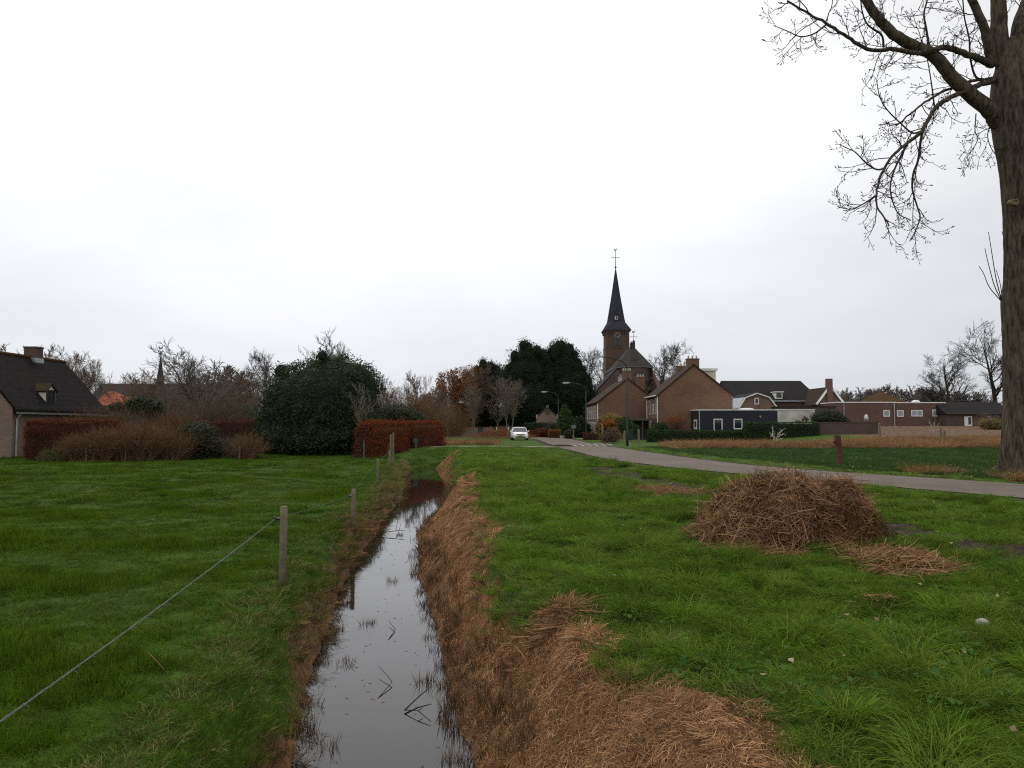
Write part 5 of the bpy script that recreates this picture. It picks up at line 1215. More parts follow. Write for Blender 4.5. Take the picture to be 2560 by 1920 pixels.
mass('shrub', 'small orange shrub nestling in the variegated shrub', 'shrub', [(1522, 1060, 16, 9, 0)], 82.6, .4, 'shrubs', nclump=260, per=8, csize=.1, lsize=.12, leaf=leaf_orange, core=core_brown, seed=32)
mass('shrub', 'fresh green shrub behind the near lamp post', 'shrub', [(1562, 1064, 17, 17, 0), (1580, 1071, 14, 12, 0)], 82, 0, 'shrubs', nclump=460, per=8, csize=.12, lsize=.14, leaf=leaf_hedge, core=core_green, seed=33)
mass('shrub', 'clipped green dome at the corner of the wide brick house', 'shrub', [(1652, 1070, 16, 15, 0), (1640, 1076, 16, 10, 0)], 85, 0, 'shrubs', nclump=420, per=8, csize=.08, lsize=.12, leaf=leaf_hedge, core=core_green, seed=34, rough=.1)
mass('shrub', 'rusty beige mound of dead stalks by the fence posts near the lamp', 'shrub', [(1530, 1088, 16, 15, 0), (1518, 1094, 14, 10, 0)], 74, 0, 'shrubs', nclump=420, per=8, csize=.12, lsize=.2, leaf=MV('withered_stalks', (.09, .055, .04), (.17, .11, .075)), core=core_brown, seed=35, aspect=.18)
mass('shrub', 'wide evergreen climber hanging over the end of the old garden wall', 'shrub', [(2070, 1046, 34, 13, 0), (2100, 1052, 18, 10, 0), (2045, 1050, 12, 14, 0)], 86, .8, 'shrubs', nclump=700, per=8, csize=.14, lsize=.2, leaf=leaf_grey, core=core_green, seed=36)
mass('shrub', 'green grey rounded bush behind the beech hedge, beside the ivy bush', 'shrub', [(990, 1045, 46, 30, 0), (1035, 1052, 26, 22, 0)], 66, -.2, 'shrubs', nclump=900, per=8, csize=.16, lsize=.16, leaf=leaf_grey, core=core_brown, seed=37)
mass('shrub', 'green leafed shrub with pale tips in front of the far beech hedge', 'shrub', [(492, 1098, 44, 40, 0), (470, 1110, 30, 30, 0), (520, 1112, 26, 28, 0)], 50.5, -.48, 'shrubs', nclump=900, per=7, csize=.14, lsize=.13, leaf=leaf_grey, core=core_brown, seed=38)
mass('shrub', 'dark evergreen bush among twigs in front of the orange roofs', 'shrub', [(345, 1015, 26, 18, 0), (375, 1022, 26, 16, 0), (292, 1020, 12, 10, 0)], 72, .2, 'shrubs', nclump=700, per=8, csize=.18, lsize=.2, leaf=leaf_ivy, core=core_green, seed=39)
mass('shrub', 'olive bush in the bare trees behind the far beech hedge', 'shrub', [(560, 1045, 40, 20, 0), (610, 1040, 30, 24, 0)], 66, -.1, 'shrubs', nclump=700, per=7, csize=.18, lsize=.15, leaf=leaf_grey, core=core_brown, seed=40)
mass('shrub', 'yellowish dry bush in front of the long low shed', 'shrub', [(2475, 1062, 26, 14, 0), (2500, 1066, 20, 10, 0)], 92, 1.1, 'shrubs', nclump=420, per=7, csize=.16, lsize=.18, leaf=leaf_yellow, core=core_brown, seed=41, aspect=.25)

# hedges as clipped boxes of leaves
def hedge(name, label, pts, half, z0, z1, leaf, core, dens, lsize, seed, rough=.1, group='clipped hedges', taper_=0., round_=.15):
    """pts: centre line in plan; clipped box hedge"""
    r = np.random.default_rng(seed); pts = np.array(pts, float); mid = pts.mean(0)
    t_ = thing(name, label, 'hedge', (mid[0], mid[1], z0), group); pts = pts - mid
    seg = np.linalg.norm(np.diff(pts, axis=0), axis=1); Ltot = seg.sum(); hgt = z1 - z0
    per = 2 * hgt + 2 * half; area = Ltot * per + 2 * (2 * half) * hgt; n = int(area * dens)
    s = r.uniform(-half * .9, Ltot + half * .9, n); u = r.uniform(0, per, n)
    ends = r.uniform(0, 1, n) < (4 * half * hgt / area)
    cum = np.concatenate([[0], np.cumsum(seg)])
    sc = np.clip(s, 0, Ltot); base = np.stack([np.interp(sc, cum, pts[:, i]) for i in range(2)], 1)
    j = np.clip(np.searchsorted(cum, sc, 'right') - 1, 0, len(seg) - 1); tg = np.diff(pts, axis=0)[j] / seg[j][:, None]; nr_ = np.stack([-tg[:, 1], tg[:, 0]], 1)
    side = np.where(u < hgt, 1., np.where(u < 2 * hgt, -1., (u - 2 * hgt - half) / half)); zz = np.where(u < hgt, u, np.where(u < 2 * hgt, u - hgt, hgt))
    off = np.where(u < 2 * hgt, side * half, side * half)
    # the two ends
    e_s = np.where(r.uniform(0, 1, n) < .5, -half * .9, Ltot + half * .9)
    s = np.where(ends, e_s, s); off = np.where(ends, r.uniform(-half, half, n), off); zz = np.where(ends, r.uniform(0, hgt, n), zz)
    ex = np.where(s < 0, s, np.where(s > Ltot, s - Ltot, 0.))
    sc = np.clip(s, 0, Ltot); base = np.stack([np.interp(sc, cum, pts[:, i]) for i in range(2)], 1)
    j = np.clip(np.searchsorted(cum, sc, 'right') - 1, 0, len(seg) - 1); tg = np.diff(pts, axis=0)[j] / seg[j][:, None]; nr_ = np.stack([-tg[:, 1], tg[:, 0]], 1)
    off = off * (1 - taper_ * (zz / hgt)) * np.where(zz > hgt * .85, 1 - round_, 1)
    xy = base + tg * ex[:, None] + nr_ * off[:, None]
    wob = (fbm(xy[:, 0] * 1.3 + seed, xy[:, 1] * 1.3 + zz * 1.5, seed) - .5) * 3 * rough
    nor = np.where((u >= 2 * hgt)[:, None] & ~ends[:, None], np.array([[0, 0, 1.]]), np.where(ends[:, None], np.concatenate([tg * np.sign(ex)[:, None], np.zeros((n, 1))], 1), np.concatenate([nr_ * np.sign(off)[:, None], np.zeros((n, 1))], 1)))
    p = np.concatenate([xy, zz[:, None]], 1) + nor * (wob + r.normal(0, rough * .5, n) - .02)[:, None]; p[:, 2] = np.maximum(p[:, 2], .02)
    V, F = leaf_quads(p, nor * .7 + r.normal(0, .6, (n, 3)), lsize * r.uniform(.6, 1.4, n), r, .65)
    link('foliage', mesh_np('foliage', V, F, np.repeat(r.uniform(0, 1, n), 4)), leaf, t_)
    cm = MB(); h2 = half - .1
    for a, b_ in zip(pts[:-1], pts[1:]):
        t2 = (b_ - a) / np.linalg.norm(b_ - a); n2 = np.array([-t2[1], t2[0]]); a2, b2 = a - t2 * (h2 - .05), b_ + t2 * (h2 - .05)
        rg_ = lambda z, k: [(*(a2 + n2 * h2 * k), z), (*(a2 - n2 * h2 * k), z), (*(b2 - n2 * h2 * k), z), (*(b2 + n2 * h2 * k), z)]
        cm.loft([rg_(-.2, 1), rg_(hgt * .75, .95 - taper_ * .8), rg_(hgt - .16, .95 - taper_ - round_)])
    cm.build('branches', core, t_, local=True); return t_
bh = dict(core=core_brown, lsize=.085, rough=.15)
hedge('beech_hedge', 'russet beech hedge end next to the farmhouse driveway', [(X(80, 48.5), 48.9), (X(255, 49.5), 50.6)], .55, -.35, 1.95, leaf_beech2, dens=360, seed=51, taper_=.08, round_=.25, **bh)
hedge('beech_hedge', 'far strip of russet beech hedge seen over the brown shrubs', [(X(412, 57), 57), (X(650, 57), 57.5)], .5, -.4, Z(1053, 57), leaf_beech2, dens=170, seed=52, **bh)
hedge('beech_hedge', 'nearer block of the rust red beech hedge at the ditch head', [(X(922, 52), 52), (X(992, 57), 57.2)], .75, -.5, Z(1056, 53), leaf_beech, dens=420, seed=53, taper_=.1, round_=.25, **bh)
hedge('beech_hedge', 'further block of the rust red beech hedge behind the small sign', [(X(1022, 61), 61.6), (X(1078, 64), 65.2)], .8, 0, Z(1054, 62), leaf_beech, dens=400, seed=54, round_=.25, taper_=.12, **bh)
gh = dict(core=core_green, lsize=.11, rough=.07)
hedge('box_hedge', 'low long green hedge in front of the wide brick house', [(X(1628, 80), 80), (X(1860, 80), 80)], .5, 0, Z(1076, 80), leaf_hedge, dens=150, seed=55, **gh)
hedge('box_hedge', 'taller green hedge before the stained rendered garage', [(X(1878, 79), 79.3), (X(2030, 79), 79.3)], .7, .2, Z(1056, 79), leaf_hedge, dens=150, seed=56, **gh)
hedge('box_hedge', 'brown clipped hedge block at the foot of the second lamp', [(X(1470, 92), 92.5), (X(1502, 92), 92.5)], .6, 0, Z(1080, 92), leaf_beech2, core=core_brown, dens=160, lsize=.1, seed=57)
hedge('box_hedge', 'orange clipped hedge block on the bend by the grey mailbox board', [(X(1380, 104), 104.5), (X(1392, 104), 104.5)], .5, 0, Z(1074, 104), leaf_orange, core=core_brown, dens=200, lsize=.11, seed=58)
hedge('dark_hedge', 'low dark hedge in front of the small chapel', [(X(1322, 118), 119), (X(1402, 118), 119)], .6, 0, Z(1058, 118), leaf_ivy, core=core_green, dens=110, lsize=.16, seed=59, rough=.15)
hedge('dark_hedge', 'short dark hedge against the churchyard wall beside a grey bin', [(X(1207, 122), 122.6), (X(1233, 122), 122.6)], .5, 0, Z(1080, 122), leaf_ivy, core=core_green, dens=110, lsize=.16, seed=60)

# twiggy shrubs
def twig_shrub_(name, label, px, d, wpx, top_py, n, mat_, seed, group='twiggy brown shrubs', zb=None, deep=1., bend=.25, w_=.016, base_w=.7):
    r = np.random.default_rng(seed); x_ = X(px, d); zb = float(H(np.array([x_]), np.array([d]))[0]) if zb is None else zb
    t_ = thing(name, label, 'shrub', (x_, d, zb), group); hw = wpx / 2 / FPX * d; hh = Z(top_py, d) - zb
    bx = r.uniform(-1, 1, n) * hw * base_w; by = r.uniform(-1, 1, n) * deep; p0 = np.stack([bx, by, np.zeros(n)], 1)
    env = np.sqrt(np.clip(1 - (bx / hw) ** 2 * .8, .1, 1)) * (.75 + .5 * fbm(bx * .9 + seed, by, seed))
    ln = hh * env * r.uniform(.55, 1.05, n)
    d0 = np.stack([bx / hw * .5 + r.normal(0, .28, n), r.normal(0, .3, n), np.ones(n)], 1)
    pa = branch_paths(r, p0, d0, ln, 6, .12, -bend * .25)
    p, dd, rr, t, i = spawn(r, pa, np.ones((n, 6)), 6, .25, 1, .3, .9, .1); ln2 = ln[i] * r.uniform(.12, .38, len(p))
    pb = branch_paths(r, p, dd, ln2, 4, .15, -.02)
    A = ribbons(pa, w_ * np.linspace(1.4, .5, 6), r); B_ = ribbons(pb, w_ * .7 * np.linspace(1, .5, 4), r)
    V, F = join([A, B_]); var = np.concatenate([np.repeat(r.uniform(0, 1, n), 12), np.repeat(r.uniform(0, 1, len(p)), 8)])
    link('twigs', mesh_np('twigs', V, F, var), mat_, t_); return t_
twig_shrub_('twiggy_shrub', 'large reddish brown twiggy shrub between hedge and pasture, nearest the farmhouse', 240, 47.8, 150, 1070, 1500, twig_shrub, 61)
twig_shrub_('twiggy_shrub', 'wide brown twiggy shrub in the middle of the shrub belt', 335, 48.2, 170, 1052, 1600, twig_shrub, 62)
twig_shrub_('twiggy_shrub', 'brown twiggy shrub just beside the pale tipped green shrub', 420, 49, 110, 1068, 900, twig_shrub, 63)
twig_shrub_('twiggy_shrub', 'low dark twiggy shrub under the far beech hedge strip', 570, 52, 120, 1088, 900, twig_shrub2, 64)
twig_shrub_('twiggy_shrub', 'small pale brown shrub standing alone in front of the ivy bush edge', 622, 50.5, 52, 1082, 420, twig_shrub, 65)
twig_shrub_('twiggy_shrub', 'tall rusty shrub behind the beech hedge by the farmhouse wall', 240, 56, 48, 1004, 420, twig_shrub, 66)
twig_shrub_('twiggy_shrub', 'rusty upright shrub behind the middle shrub belt', 445, 56, 70, 1018, 600, twig_shrub, 67)
twig_shrub_('twiggy_shrub', 'grey thicket of arching twigs behind the middle shrub', 320, 58, 130, 1018, 900, twig_shrub2, 68)
twig_shrub_('twiggy_shrub', 'tangled grey brown thicket under the broad forked tree', 530, 62, 190, 990, 1400, twig_shrub2, 69, deep=2.5)
twig_shrub_('twiggy_shrub', 'grey thicket below the thin ridge spire', 400, 75, 170, 968, 1300, twig_shrub2, 70, deep=3)
twig_shrub_('twiggy_shrub', 'dense brown thicket between ivy bush and copper trees', 1020, 82, 170, 985, 1500, twig_shrub, 71, deep=3)
twig_shrub_('twiggy_shrub', 'brown undergrowth thicket below the copper trees', 1110, 118, 120, 1010, 1000, twig_shrub, 72, deep=3)
mass('dark_shrubbery', 'dark evergreen shrubbery inside the churchyard behind its long wall', 'shrubbery', [(1120, 1050, 34, 26, 0), (1165, 1045, 34, 32, 0), (1205, 1046, 34, 30, 0), (1248, 1044, 34, 30, 0), (1290, 1050, 24, 26, 0)], 152, 0, nclump=1300, per=8, csize=.3, lsize=.36, leaf=leaf_yew, core=core_green, seed=43, rough=.5, aspect=.3)
twig_shrub_('twiggy_shrub', 'low grass like shrub at the foot of the farmhouse hedge end', 150, 47.4, 80, 1118, 500, MV('olive_stalks', (.06, .06, .025), (.12, .11, .05)), 73)
o = twig_shrub_('twiggy_shrub', 'mushroom shaped orange twigged shrub against the wide brick gable', 1688, 86, 54, 1036, 330, twig_shrub, 74, base_w=.15, deep=.3)
rr = np.random.default_rng(5); hw = 26 / FPX * 86; c = np.stack([rr.uniform(-1, 1, 1500) * hw, rr.uniform(-1, 1, 1500) * hw, rr.uniform(0, 1, 1500)], 1); c = c[(c[:, 0] ** 2 + c[:, 1] ** 2) < hw ** 2]
c[:, 2] = Z(1056, 86) + c[:, 2] * (Z(1034, 86) - Z(1056, 86)) * np.sqrt(np.clip(1 - (c[:, 0] ** 2 + c[:, 1] ** 2) / hw ** 2, 0, 1))
V, F = leaf_quads(c, rr.normal(size=c.shape), .11, rr); link('foliage', mesh_np('foliage', V, F, np.repeat(rr.uniform(0, 1, len(c)), 4)), leaf_orange, o)
twig_shrub_('twiggy_shrub', 'pale dead plant with bare white stalks before the taller green hedge', 1938, 74, 30, 1062, 9, MV('dead_white_stalks', (.35, .32, .27), (.5, .46, .4)), 75, base_w=.3, deep=.2, w_=.06, bend=1.)
twig_shrub_('twiggy_shrub', 'thin pruned sapling with whitish stem on the ploughed field', 2333, 82, 34, 1035, 5, MV('pale_sapling', (.3, .28, .22), (.4, .37, .3)), 76, base_w=.06, deep=.05, w_=.05, bend=-.1)
# distant wood: one mass
r = np.random.default_rng(77); n = 8500
th = r.uniform(-.85, .85, n); dist = r.uniform(225, 330, n); x = np.tan(th) * dist; y = dist
p0 = np.stack([x, y, np.where(x > 30, 1.4, 0.) + 0 * x], 1); ln = 4.5 + 5 * fbm(x * .05, y * .05, 3) + r.normal(0, .6, n)
ln = np.where((x > -15) & (x < 45), ln * .8, ln)
pa = branch_paths(r, p0, np.stack([r.normal(0, .25, n), r.normal(0, .2, n), np.ones(n)], 1), np.maximum(ln, 2), 5, .12, .02)
p, dd, rr_2, t, i = spawn(r, pa, np.ones((n, 5)), 7, .2, 1, .4, 1., .1); pb = branch_paths(r, p, dd, ln[i] * r.uniform(.15, .4, len(p)), 4, .15, .03)
V, F = join([ribbons(pa, np.linspace(.22, .06, 5), r), ribbons(pb, np.linspace(.08, .04, 4), r)])
tag(link('distant_woods', mesh_np('distant_woods', V, F), twig_far), 'far bare wood closing the view along the horizon', 'woods', kind='stuff')

# ------------------------------------------------------------------ the big poplar in the foreground
TD = 28.4
ft = thing('poplar_tree', 'huge bare poplar with ridged trunk and drooping boughs beside the road', 'tree', (X(2552, TD, 1180), TD, 0))
T0 = np.array([X(2552, TD, 1180), TD, 0.])
ctrl = [(1192, 2557, 80), (1172, 2556, 66), (1145, 2555, 58), (1100, 2555, 52), (1000, 2553, 46.5), (880, 2551, 46), (790, 2548, 47), (752, 2546, 48), (700, 2551, 44.5), (560, 2550, 44), (460, 2546, 46), (395, 2543, 50), (320, 2538, 56), (262, 2533, 57), (200, 2535, 54), (150, 2537, 44), (100, 2540, 30)]
cp = np.array(ctrl, float); pyq = np.linspace(1192, 100, 186)
cx = np.interp(-pyq, -cp[:, 0], cp[:, 1]); cr = np.interp(-pyq, -cp[:, 0], cp[:, 2])
ker = np.ones(7) / 7; sm = lambda a: np.convolve(np.pad(a, 3, 'edge'), ker, 'valid'); cx, cr = sm(cx) + 2, sm(cr); cr = (cr - 5 * sstep(300, 500, pyq) - 9 * sstep(1120, 1180, pyq))
SD = 72; ang = np.linspace(0, 2 * np.pi, SD, endpoint=False); rows = []
rb_ = np.random.default_rng(3)
for k, py in enumerate(pyq):
    c = np.array(P(cx[k], py, TD)); rad = cr[k] / FPX * TD
    ridg = np.abs(vnoise(ang * 11 / 6.28 * 2.4 + .8 * vnoise(np.full(SD, k * .12), ang * 3, 4), np.full(SD, k * .05), 7) - .5) * 2
    ridg = ridg * .6 + .4 * np.abs(vnoise(ang * 8 + 5, np.full(SD, k * .16), 9) - .5) * 2
    base_ = 1 + .12 * np.sin(ang * 5 + 1) * sstep(1120, 1185, py) + .05 * np.sin(ang * 2 + .5) * sstep(330, 200, py)
    rr = rad * base_ * (1 + .05 * (fbm(ang * 1.2, np.full(SD, k * .06), 2) - .5)) + .045 * (ridg - .5)
    rows.append(np.stack([c[0] + rr * np.cos(ang), c[1] + rr * np.sin(ang), np.full(SD, c[2])], 1))
V = np.concatenate(rows) - T0; nr = len(pyq)
i_, j_ = np.meshgrid(np.arange(nr - 1), np.arange(SD), indexing='ij'); F = np.stack([i_ * SD + j_, i_ * SD + (j_ + 1) % SD, (i_ + 1) * SD + (j_ + 1) % SD, (i_ + 1) * SD + j_], -1).reshape(-1, 4)
m, Nn, Ll, b = newmat('poplar_bark'); b.inputs['Roughness'].default_value = .95; b.inputs['Specular IOR Level'].default_value = .1
t = Nn.new('ShaderNodeTexCoord'); mp_ = Nn.new('ShaderNodeMapping'); mp_.inputs['Scale'].default_value = (1, 1, .22); Ll.new(t.outputs['Object'], mp_.inputs[0])
n1 = noise_(Nn, Ll, mp_.outputs[0], 9., 6, .65); c = mixc(Nn, Ll, (.028, .021, .015), (.12, .094, .07), rng_(Nn, Ll, n1, .38, .66))
c = mixc(Nn, Ll, c, (.07, .066, .035), rng_(Nn, Ll, noise_(Nn, Ll, t.outputs['Object'], .8, 5), .5, .72, 0., .6))
n2 = noise_(Nn, Ll, mp_.outputs[0], 26., 4, .6); c = mixc(Nn, Ll, c, (.16, .135, .11), rng_(Nn, Ll, n2, .66, .74, 0., .7)); Ll.new(c, b.inputs['Base Color'])
bm = Nn.new('ShaderNodeBump'); bm.inputs['Strength'].default_value = .9; bm.inputs['Distance'].default_value = .06; Ll.new(n1, bm.inputs['Height']); Ll.new(bm.outputs[0], b.inputs['Normal'])
poplar_bark = m
trunk = link('trunk', mesh_np('trunk', V, F), poplar_bark, ft, smooth=True)
kn = P(2536, 505, TD - .66)
MB().loft([[(kn[0] - T0[0] + a_ * math.cos(q) * .17, kn[1] - T0[1] + y_, kn[2] + a_ * math.sin(q) * .11) for q in np.linspace(0, 2 * math.pi, 14, endpoint=False)] for a_, y_ in ((1.15, .12), (1, -.02), (.7, -.03), (.55, .01))]).build('branch_scar', M('sawn_wood', (.2, .14, .09), (.1, .065, .045), 12.), trunk, local=True)
z6 = lambda p: (1900 + p[0] / 2.0742, p[1] / 2.0742)      # photo crop -> photo pixels
limbs_ = [  # points (crop px), radius start/end in photo px, depth offset end
    ('A', [(1235, 640), (1190, 570), (1100, 495), (1000, 405), (900, 290), (790, 235), (700, 185), (620, 105), (550, 0), (480, -120), (430, -260)], 21, 8.5, -1.5),
    ('B', [(1200, 340), (1150, 310), (1080, 285), (960, 245), (880, 265), (800, 275), (690, 255), (580, 262), (490, 215), (420, 170), (330, 115), (230, 60), (140, 5)], 9.5, 2.2, -2.6),
    ('D', [(1230, 415), (1185, 425), (1090, 460), (1000, 500), (920, 550), (860, 640), (830, 690), (740, 760), (680, 820), (630, 900), (605, 1000), (610, 1070), (635, 1120), (670, 1170)], 8, 1.7, -2.2),
    ('S1', [(1330, 520), (1250, 250), (1240, 90), (1235, 0), (1215, -200), (1190, -450)], 27, 12, .3),
    ('S2', [(1390, 520), (1350, 200), (1380, 60), (1400, 0), (1470, -250), (1500, -500)], 30, 12, .8),
    ('S3', [(1215, 340), (1185, 250), (1165, 150), (1120, 40), (1100, 0), (1060, -130), (1040, -330)], 13, 7, -.8),
    ('E', [(1230, 405), (1180, 410), (1080, 425), (960, 470), (870, 520), (780, 590), (720, 640), (670, 650)], 5, 1.6, -.6),
    ('d2', [(770, 735), (720, 830), (690, 900), (675, 975), (690, 1050), (720, 1110), (780, 1140)], 3.2, 1.2, -.6),
    ('d3', [(855, 645), (835, 720), (820, 830), (795, 900), (790, 980), (815, 1070), (830, 1130), (800, 1210), (780, 1245)], 4, 1.3, -.3),
    ('d5', [(650, 868), (610, 880), (555, 850), (495, 790), (455, 770), (415, 752)], 2.6, 1.1, -.4),
    ('d6', [(835, 680), (790, 690), (730, 640), (660, 570), (620, 500), (605, 412)], 2.6, 1.1, .5),
    ('d7', [(605, 1010), (540, 1055), (470, 1085), (405, 1072)], 2.3, 1.0, -.2),
    ('v1', [(878, 250), (862, 150), (850, 70), (870, -20), (865, -150)], 3.5, 1.4, .4),
    ('v2', [(905, 560), (890, 440), (872, 330), (850, 230)], 2.2, 1.0, .5),
    ('v3', [(640, 245), (630, 180), (560, 130), (530, 60), (520, -40)], 3., 1.4, -.6),
    ('v4', [(340, 130), (280, 175), (210, 190), (150, 165), (70, 132)], 2.4, 1.0, -.5),
    ('v5', [(1180, 415), (1120, 400), (1090, 300), (1085, 200), (1060, 90), (1050, -30)], 3.2, 1.4, -.9),
    ('v6', [(1200, 640), (1180, 700), (1195, 760), (1220, 800)], 1.6, .9, -.3), ('v7', [(1120, 590), (1115, 680), (1130, 720), (1090, 790), (1055, 790)], 1.5, .9, -.5),
    ('s', [(1250, 1560), (1190, 1490), (1160, 1420), (1135, 1380)], 1.3, .8, -.3), ('s', [(1252, 1560), (1215, 1480), (1185, 1370), (1166, 1288)], 1.3, .8, -.2),
    ('s', [(1254, 1560), (1225, 1450), (1205, 1330), (1185, 1203)], 1.4, .8, -.4), ('s', [(1256, 1545), (1245, 1470), (1225, 1400)], 1.1, .7, -.5), ('s', [(1262, 1440), (1270, 1350), (1268, 1260), (1255, 1200)], 1.2, .8, -.6)]
bigs, thin, twp, twr = [], [], [], []
for nm, pts_, ra, rb2, doff in limbs_:
    q = [z6(p) for p in pts_]; n_ = len(q)
    w3 = np.array([np.array(P(px, py, TD + doff * (i / (n_ - 1)) ** .8)) for i, (px, py) in enumerate(q)]) - T0
    K = max(8, n_ * 4); w3 = resample(catmull(w3, n_ * 6), K)
    kk = TD / FPX; rad = np.interp(np.linspace(0, 1, K) ** .8, [0, 1], [ra * kk, rb2 * kk])
    if ra >= 5: w3 = w3 + (np.random.default_rng(n_).normal(0, .012, w3.shape))
    (bigs if ra >= 5 else thin).append(tubes(w3[None], rad[None], 14 if ra > 10 else 8))
    if nm != 's': twp.append((w3, rad, nm))
tw_rng = np.random.default_rng(17); lv2 = []; lv3 = []; buds = []
for w3, rad, nm in twp:
    Ln = np.linalg.norm(np.diff(w3, axis=0), axis=1).sum()
    per = int(Ln * (1.2 if nm in 'S1S2S3' else 2. if nm in ('A', 'B') else 2.2)) + 2
    p, d_, r_, t_0, i = spawn(tw_rng, w3[None], rad[None], per, .22 if len(nm) == 1 else .1, 1., .5, 1.25, -.15)
    ln = tw_rng.uniform(.45, 1.6, per) * (1.15 if nm in ('A', 'B', 'D') else .8)
    pa = branch_paths(tw_rng, p, d_, ln, 8, .13, -.13, .34); lv2.append((pa, taper(np.minimum(r_ * .7, .022), np.full(per, .0085), 8)))
    for pp, rr2, n3, l0 in ((pa, lv2[-1][1], 4, (.18, .55)),):
        p, d_, r_, t_0, i = spawn(tw_rng, pp, rr2, n3, .15, 1., .4, 1.1, -.05); ln = tw_rng.uniform(*l0, len(p))
        pb = branch_paths(tw_rng, p, d_, ln, 6, .14, -.06, .32); lv3.append((pb, taper(np.minimum(r_ * .8, .0115), np.full(len(p), .007), 6)))
        p, d_, r_, t_0, i = spawn(tw_rng, pb, lv3[-1][1], 2, .3, 1., .5, 1., .15); ln = tw_rng.uniform(.06, .16, len(p))
        pc = branch_paths(tw_rng, p, d_, ln, 4, .12, .1); lv3.append((pc, taper(np.full(len(p), .0075), np.full(len(p), .0065), 4)))
        buds.append((pc[:, -1], nrm(pc[:, -1] - pc[:, -2]))); buds.append((pb[:, -1], nrm(pb[:, -1] - pb[:, -2])))
V, F = join(bigs); link('boughs', mesh_np('boughs', V, F), poplar_bark, ft, smooth=True)
bp_ = np.concatenate([a for a, _ in buds]); bd_ = np.concatenate([b_ for _, b_ in buds]); bpath = np.stack([bp_ - bd_ * .01, bp_ + bd_ * .025, bp_ + bd_ * .075], 1)
V, F = join(thin + [tubes(a, b_, 3) for a, b_ in lv2 + lv3] + [tubes(bpath, np.broadcast_to(np.array([.008, .016, .004]), (len(bp_), 3)), 4)])
link('crown', mesh_np('crown', V, F), twig_foreground, ft)

# ================================================================== things in the fields
def gz(x, y): return float(H(np.array([float(x)]), np.array([float(y)]))[0])
def strands(r, n, pts_fn, lrange, w_, K=4, curl=.25):
    p, d = pts_fn(n); ln = r.uniform(*lrange, n)
    pa = branch_paths(r, p - d * (ln * .5)[:, None], d, ln, K, curl, -.02); return pa, np.full((n, K), w_) * np.linspace(1, .6, K)
# --- straw heap
hx, hy = G(1962, 1352)[0] , 11.55
sh = thing('straw_heap', 'big brown heap of cut reed and straw standing on the verge grass', 'straw heap', (hx, hy, 0))
r = np.random.default_rng(91)
def heap_z(x, y):
    a = np.arctan2(y, x); e = 1 + .12 * np.sin(a * 2 + .6) + .08 * np.sin(a * 3 + 2) + .06 * np.sin(a * 5)
    q = np.hypot(x / 1.27, y / 1.0) / e
    z = .70 * np.clip(1 - q ** 3.2, 0, 1) ** .9 * (1 + .05 * x)
    z = z + (.6 * (.5 - np.abs(fbm(x * 1.7 + 11, y * 1.7, 8) - .5) * 3.2) * .5 + .34 * (fbm(x * 4.4 + 3, y * 4.4, 9) - .5)) * np.clip(z * 3, 0, 1)
    return z + .12 * np.exp(-((x - .35) ** 2 + (y - .1) ** 2) / .04) - .1 * np.exp(-((x + .85) ** 2 + (y + .55) ** 2) / .02) - .09 * np.exp(-((x - .6) ** 2 + (y + .6) ** 2) / .02)
q = np.linspace(-1.6, 1.6, 70); HX, HY = np.meshgrid(q, q); HZ = heap_z(HX, HY) - .03
ii = (np.arange(69)[:, None] * 70 + np.arange(69)[None]).ravel()
link('mound', mesh_np('mound', np.stack([HX, HY, HZ], -1).reshape(-1, 3), np.stack([ii, ii + 1, ii + 71, ii + 70], 1)), M('rotting_straw', (.035, .02, .011), (.075, .042, .022), 6., .95, .8, 30), sh, smooth=True)
def heap_pts(n):
    x = r.uniform(-1.4, 1.4, n * 2); y = r.uniform(-1.25, 1.25, n * 2); z = heap_z(x, y); k = z > .012; x, y, z = x[k][:n], y[k][:n], z[k][:n]; n2 = len(x)
    e = .03; gx_ = (heap_z(x + e, y) - z) / e; gy_ = (heap_z(x, y + e) - z) / e
    nn = nrm(np.stack([-gx_, -gy_, np.ones(n2)], 1)); flow = fbm(x * 1.6 + 4, y * 1.6, 31) * 9
    d = np.stack([np.cos(flow), np.sin(flow), np.zeros(n2)], 1) + r.normal(0, .55, (n2, 3)); d = d - nn * (d * nn).sum(1)[:, None] * .85; d = nrm(d)
    return np.stack([x, y, z], 1) + nn * (np.abs(r.normal(0, .035, n2)) + .005)[:, None], d
def heap_strands(n, lr, w_, c):
    p, d = heap_pts(n); n2 = len(p); ln = r.uniform(*lr, n2); K = 4
    pa = branch_paths(r, p - d * (ln * .5)[:, None], d, ln, K, c, -.03); return ribbons(pa, np.full((n2, K), w_) * np.linspace(1, .6, K) * r.uniform(.6, 1.4, n2)[:, None], r), n2 * K * 2
A, na = heap_strands(27000, (.1, .4), .0085, .3); B_, nb = heap_strands(1500, (.3, .8), .009, .14)
V, F = join([A, B_]); link('straw', mesh_np('straw', V, F, np.concatenate([np.clip(np.repeat(r.uniform(0, 1, na // 8) ** 1.5, 8) * .75 + .9 * (fbm(A[0][:, 0] * 3.2 + 7, A[0][:, 1] * 3.2 + A[0][:, 2] * 2.5, 19) - .38), 0, 1), np.repeat(r.uniform(.3, 1, nb // 8), 8)])), straw_mat, sh)
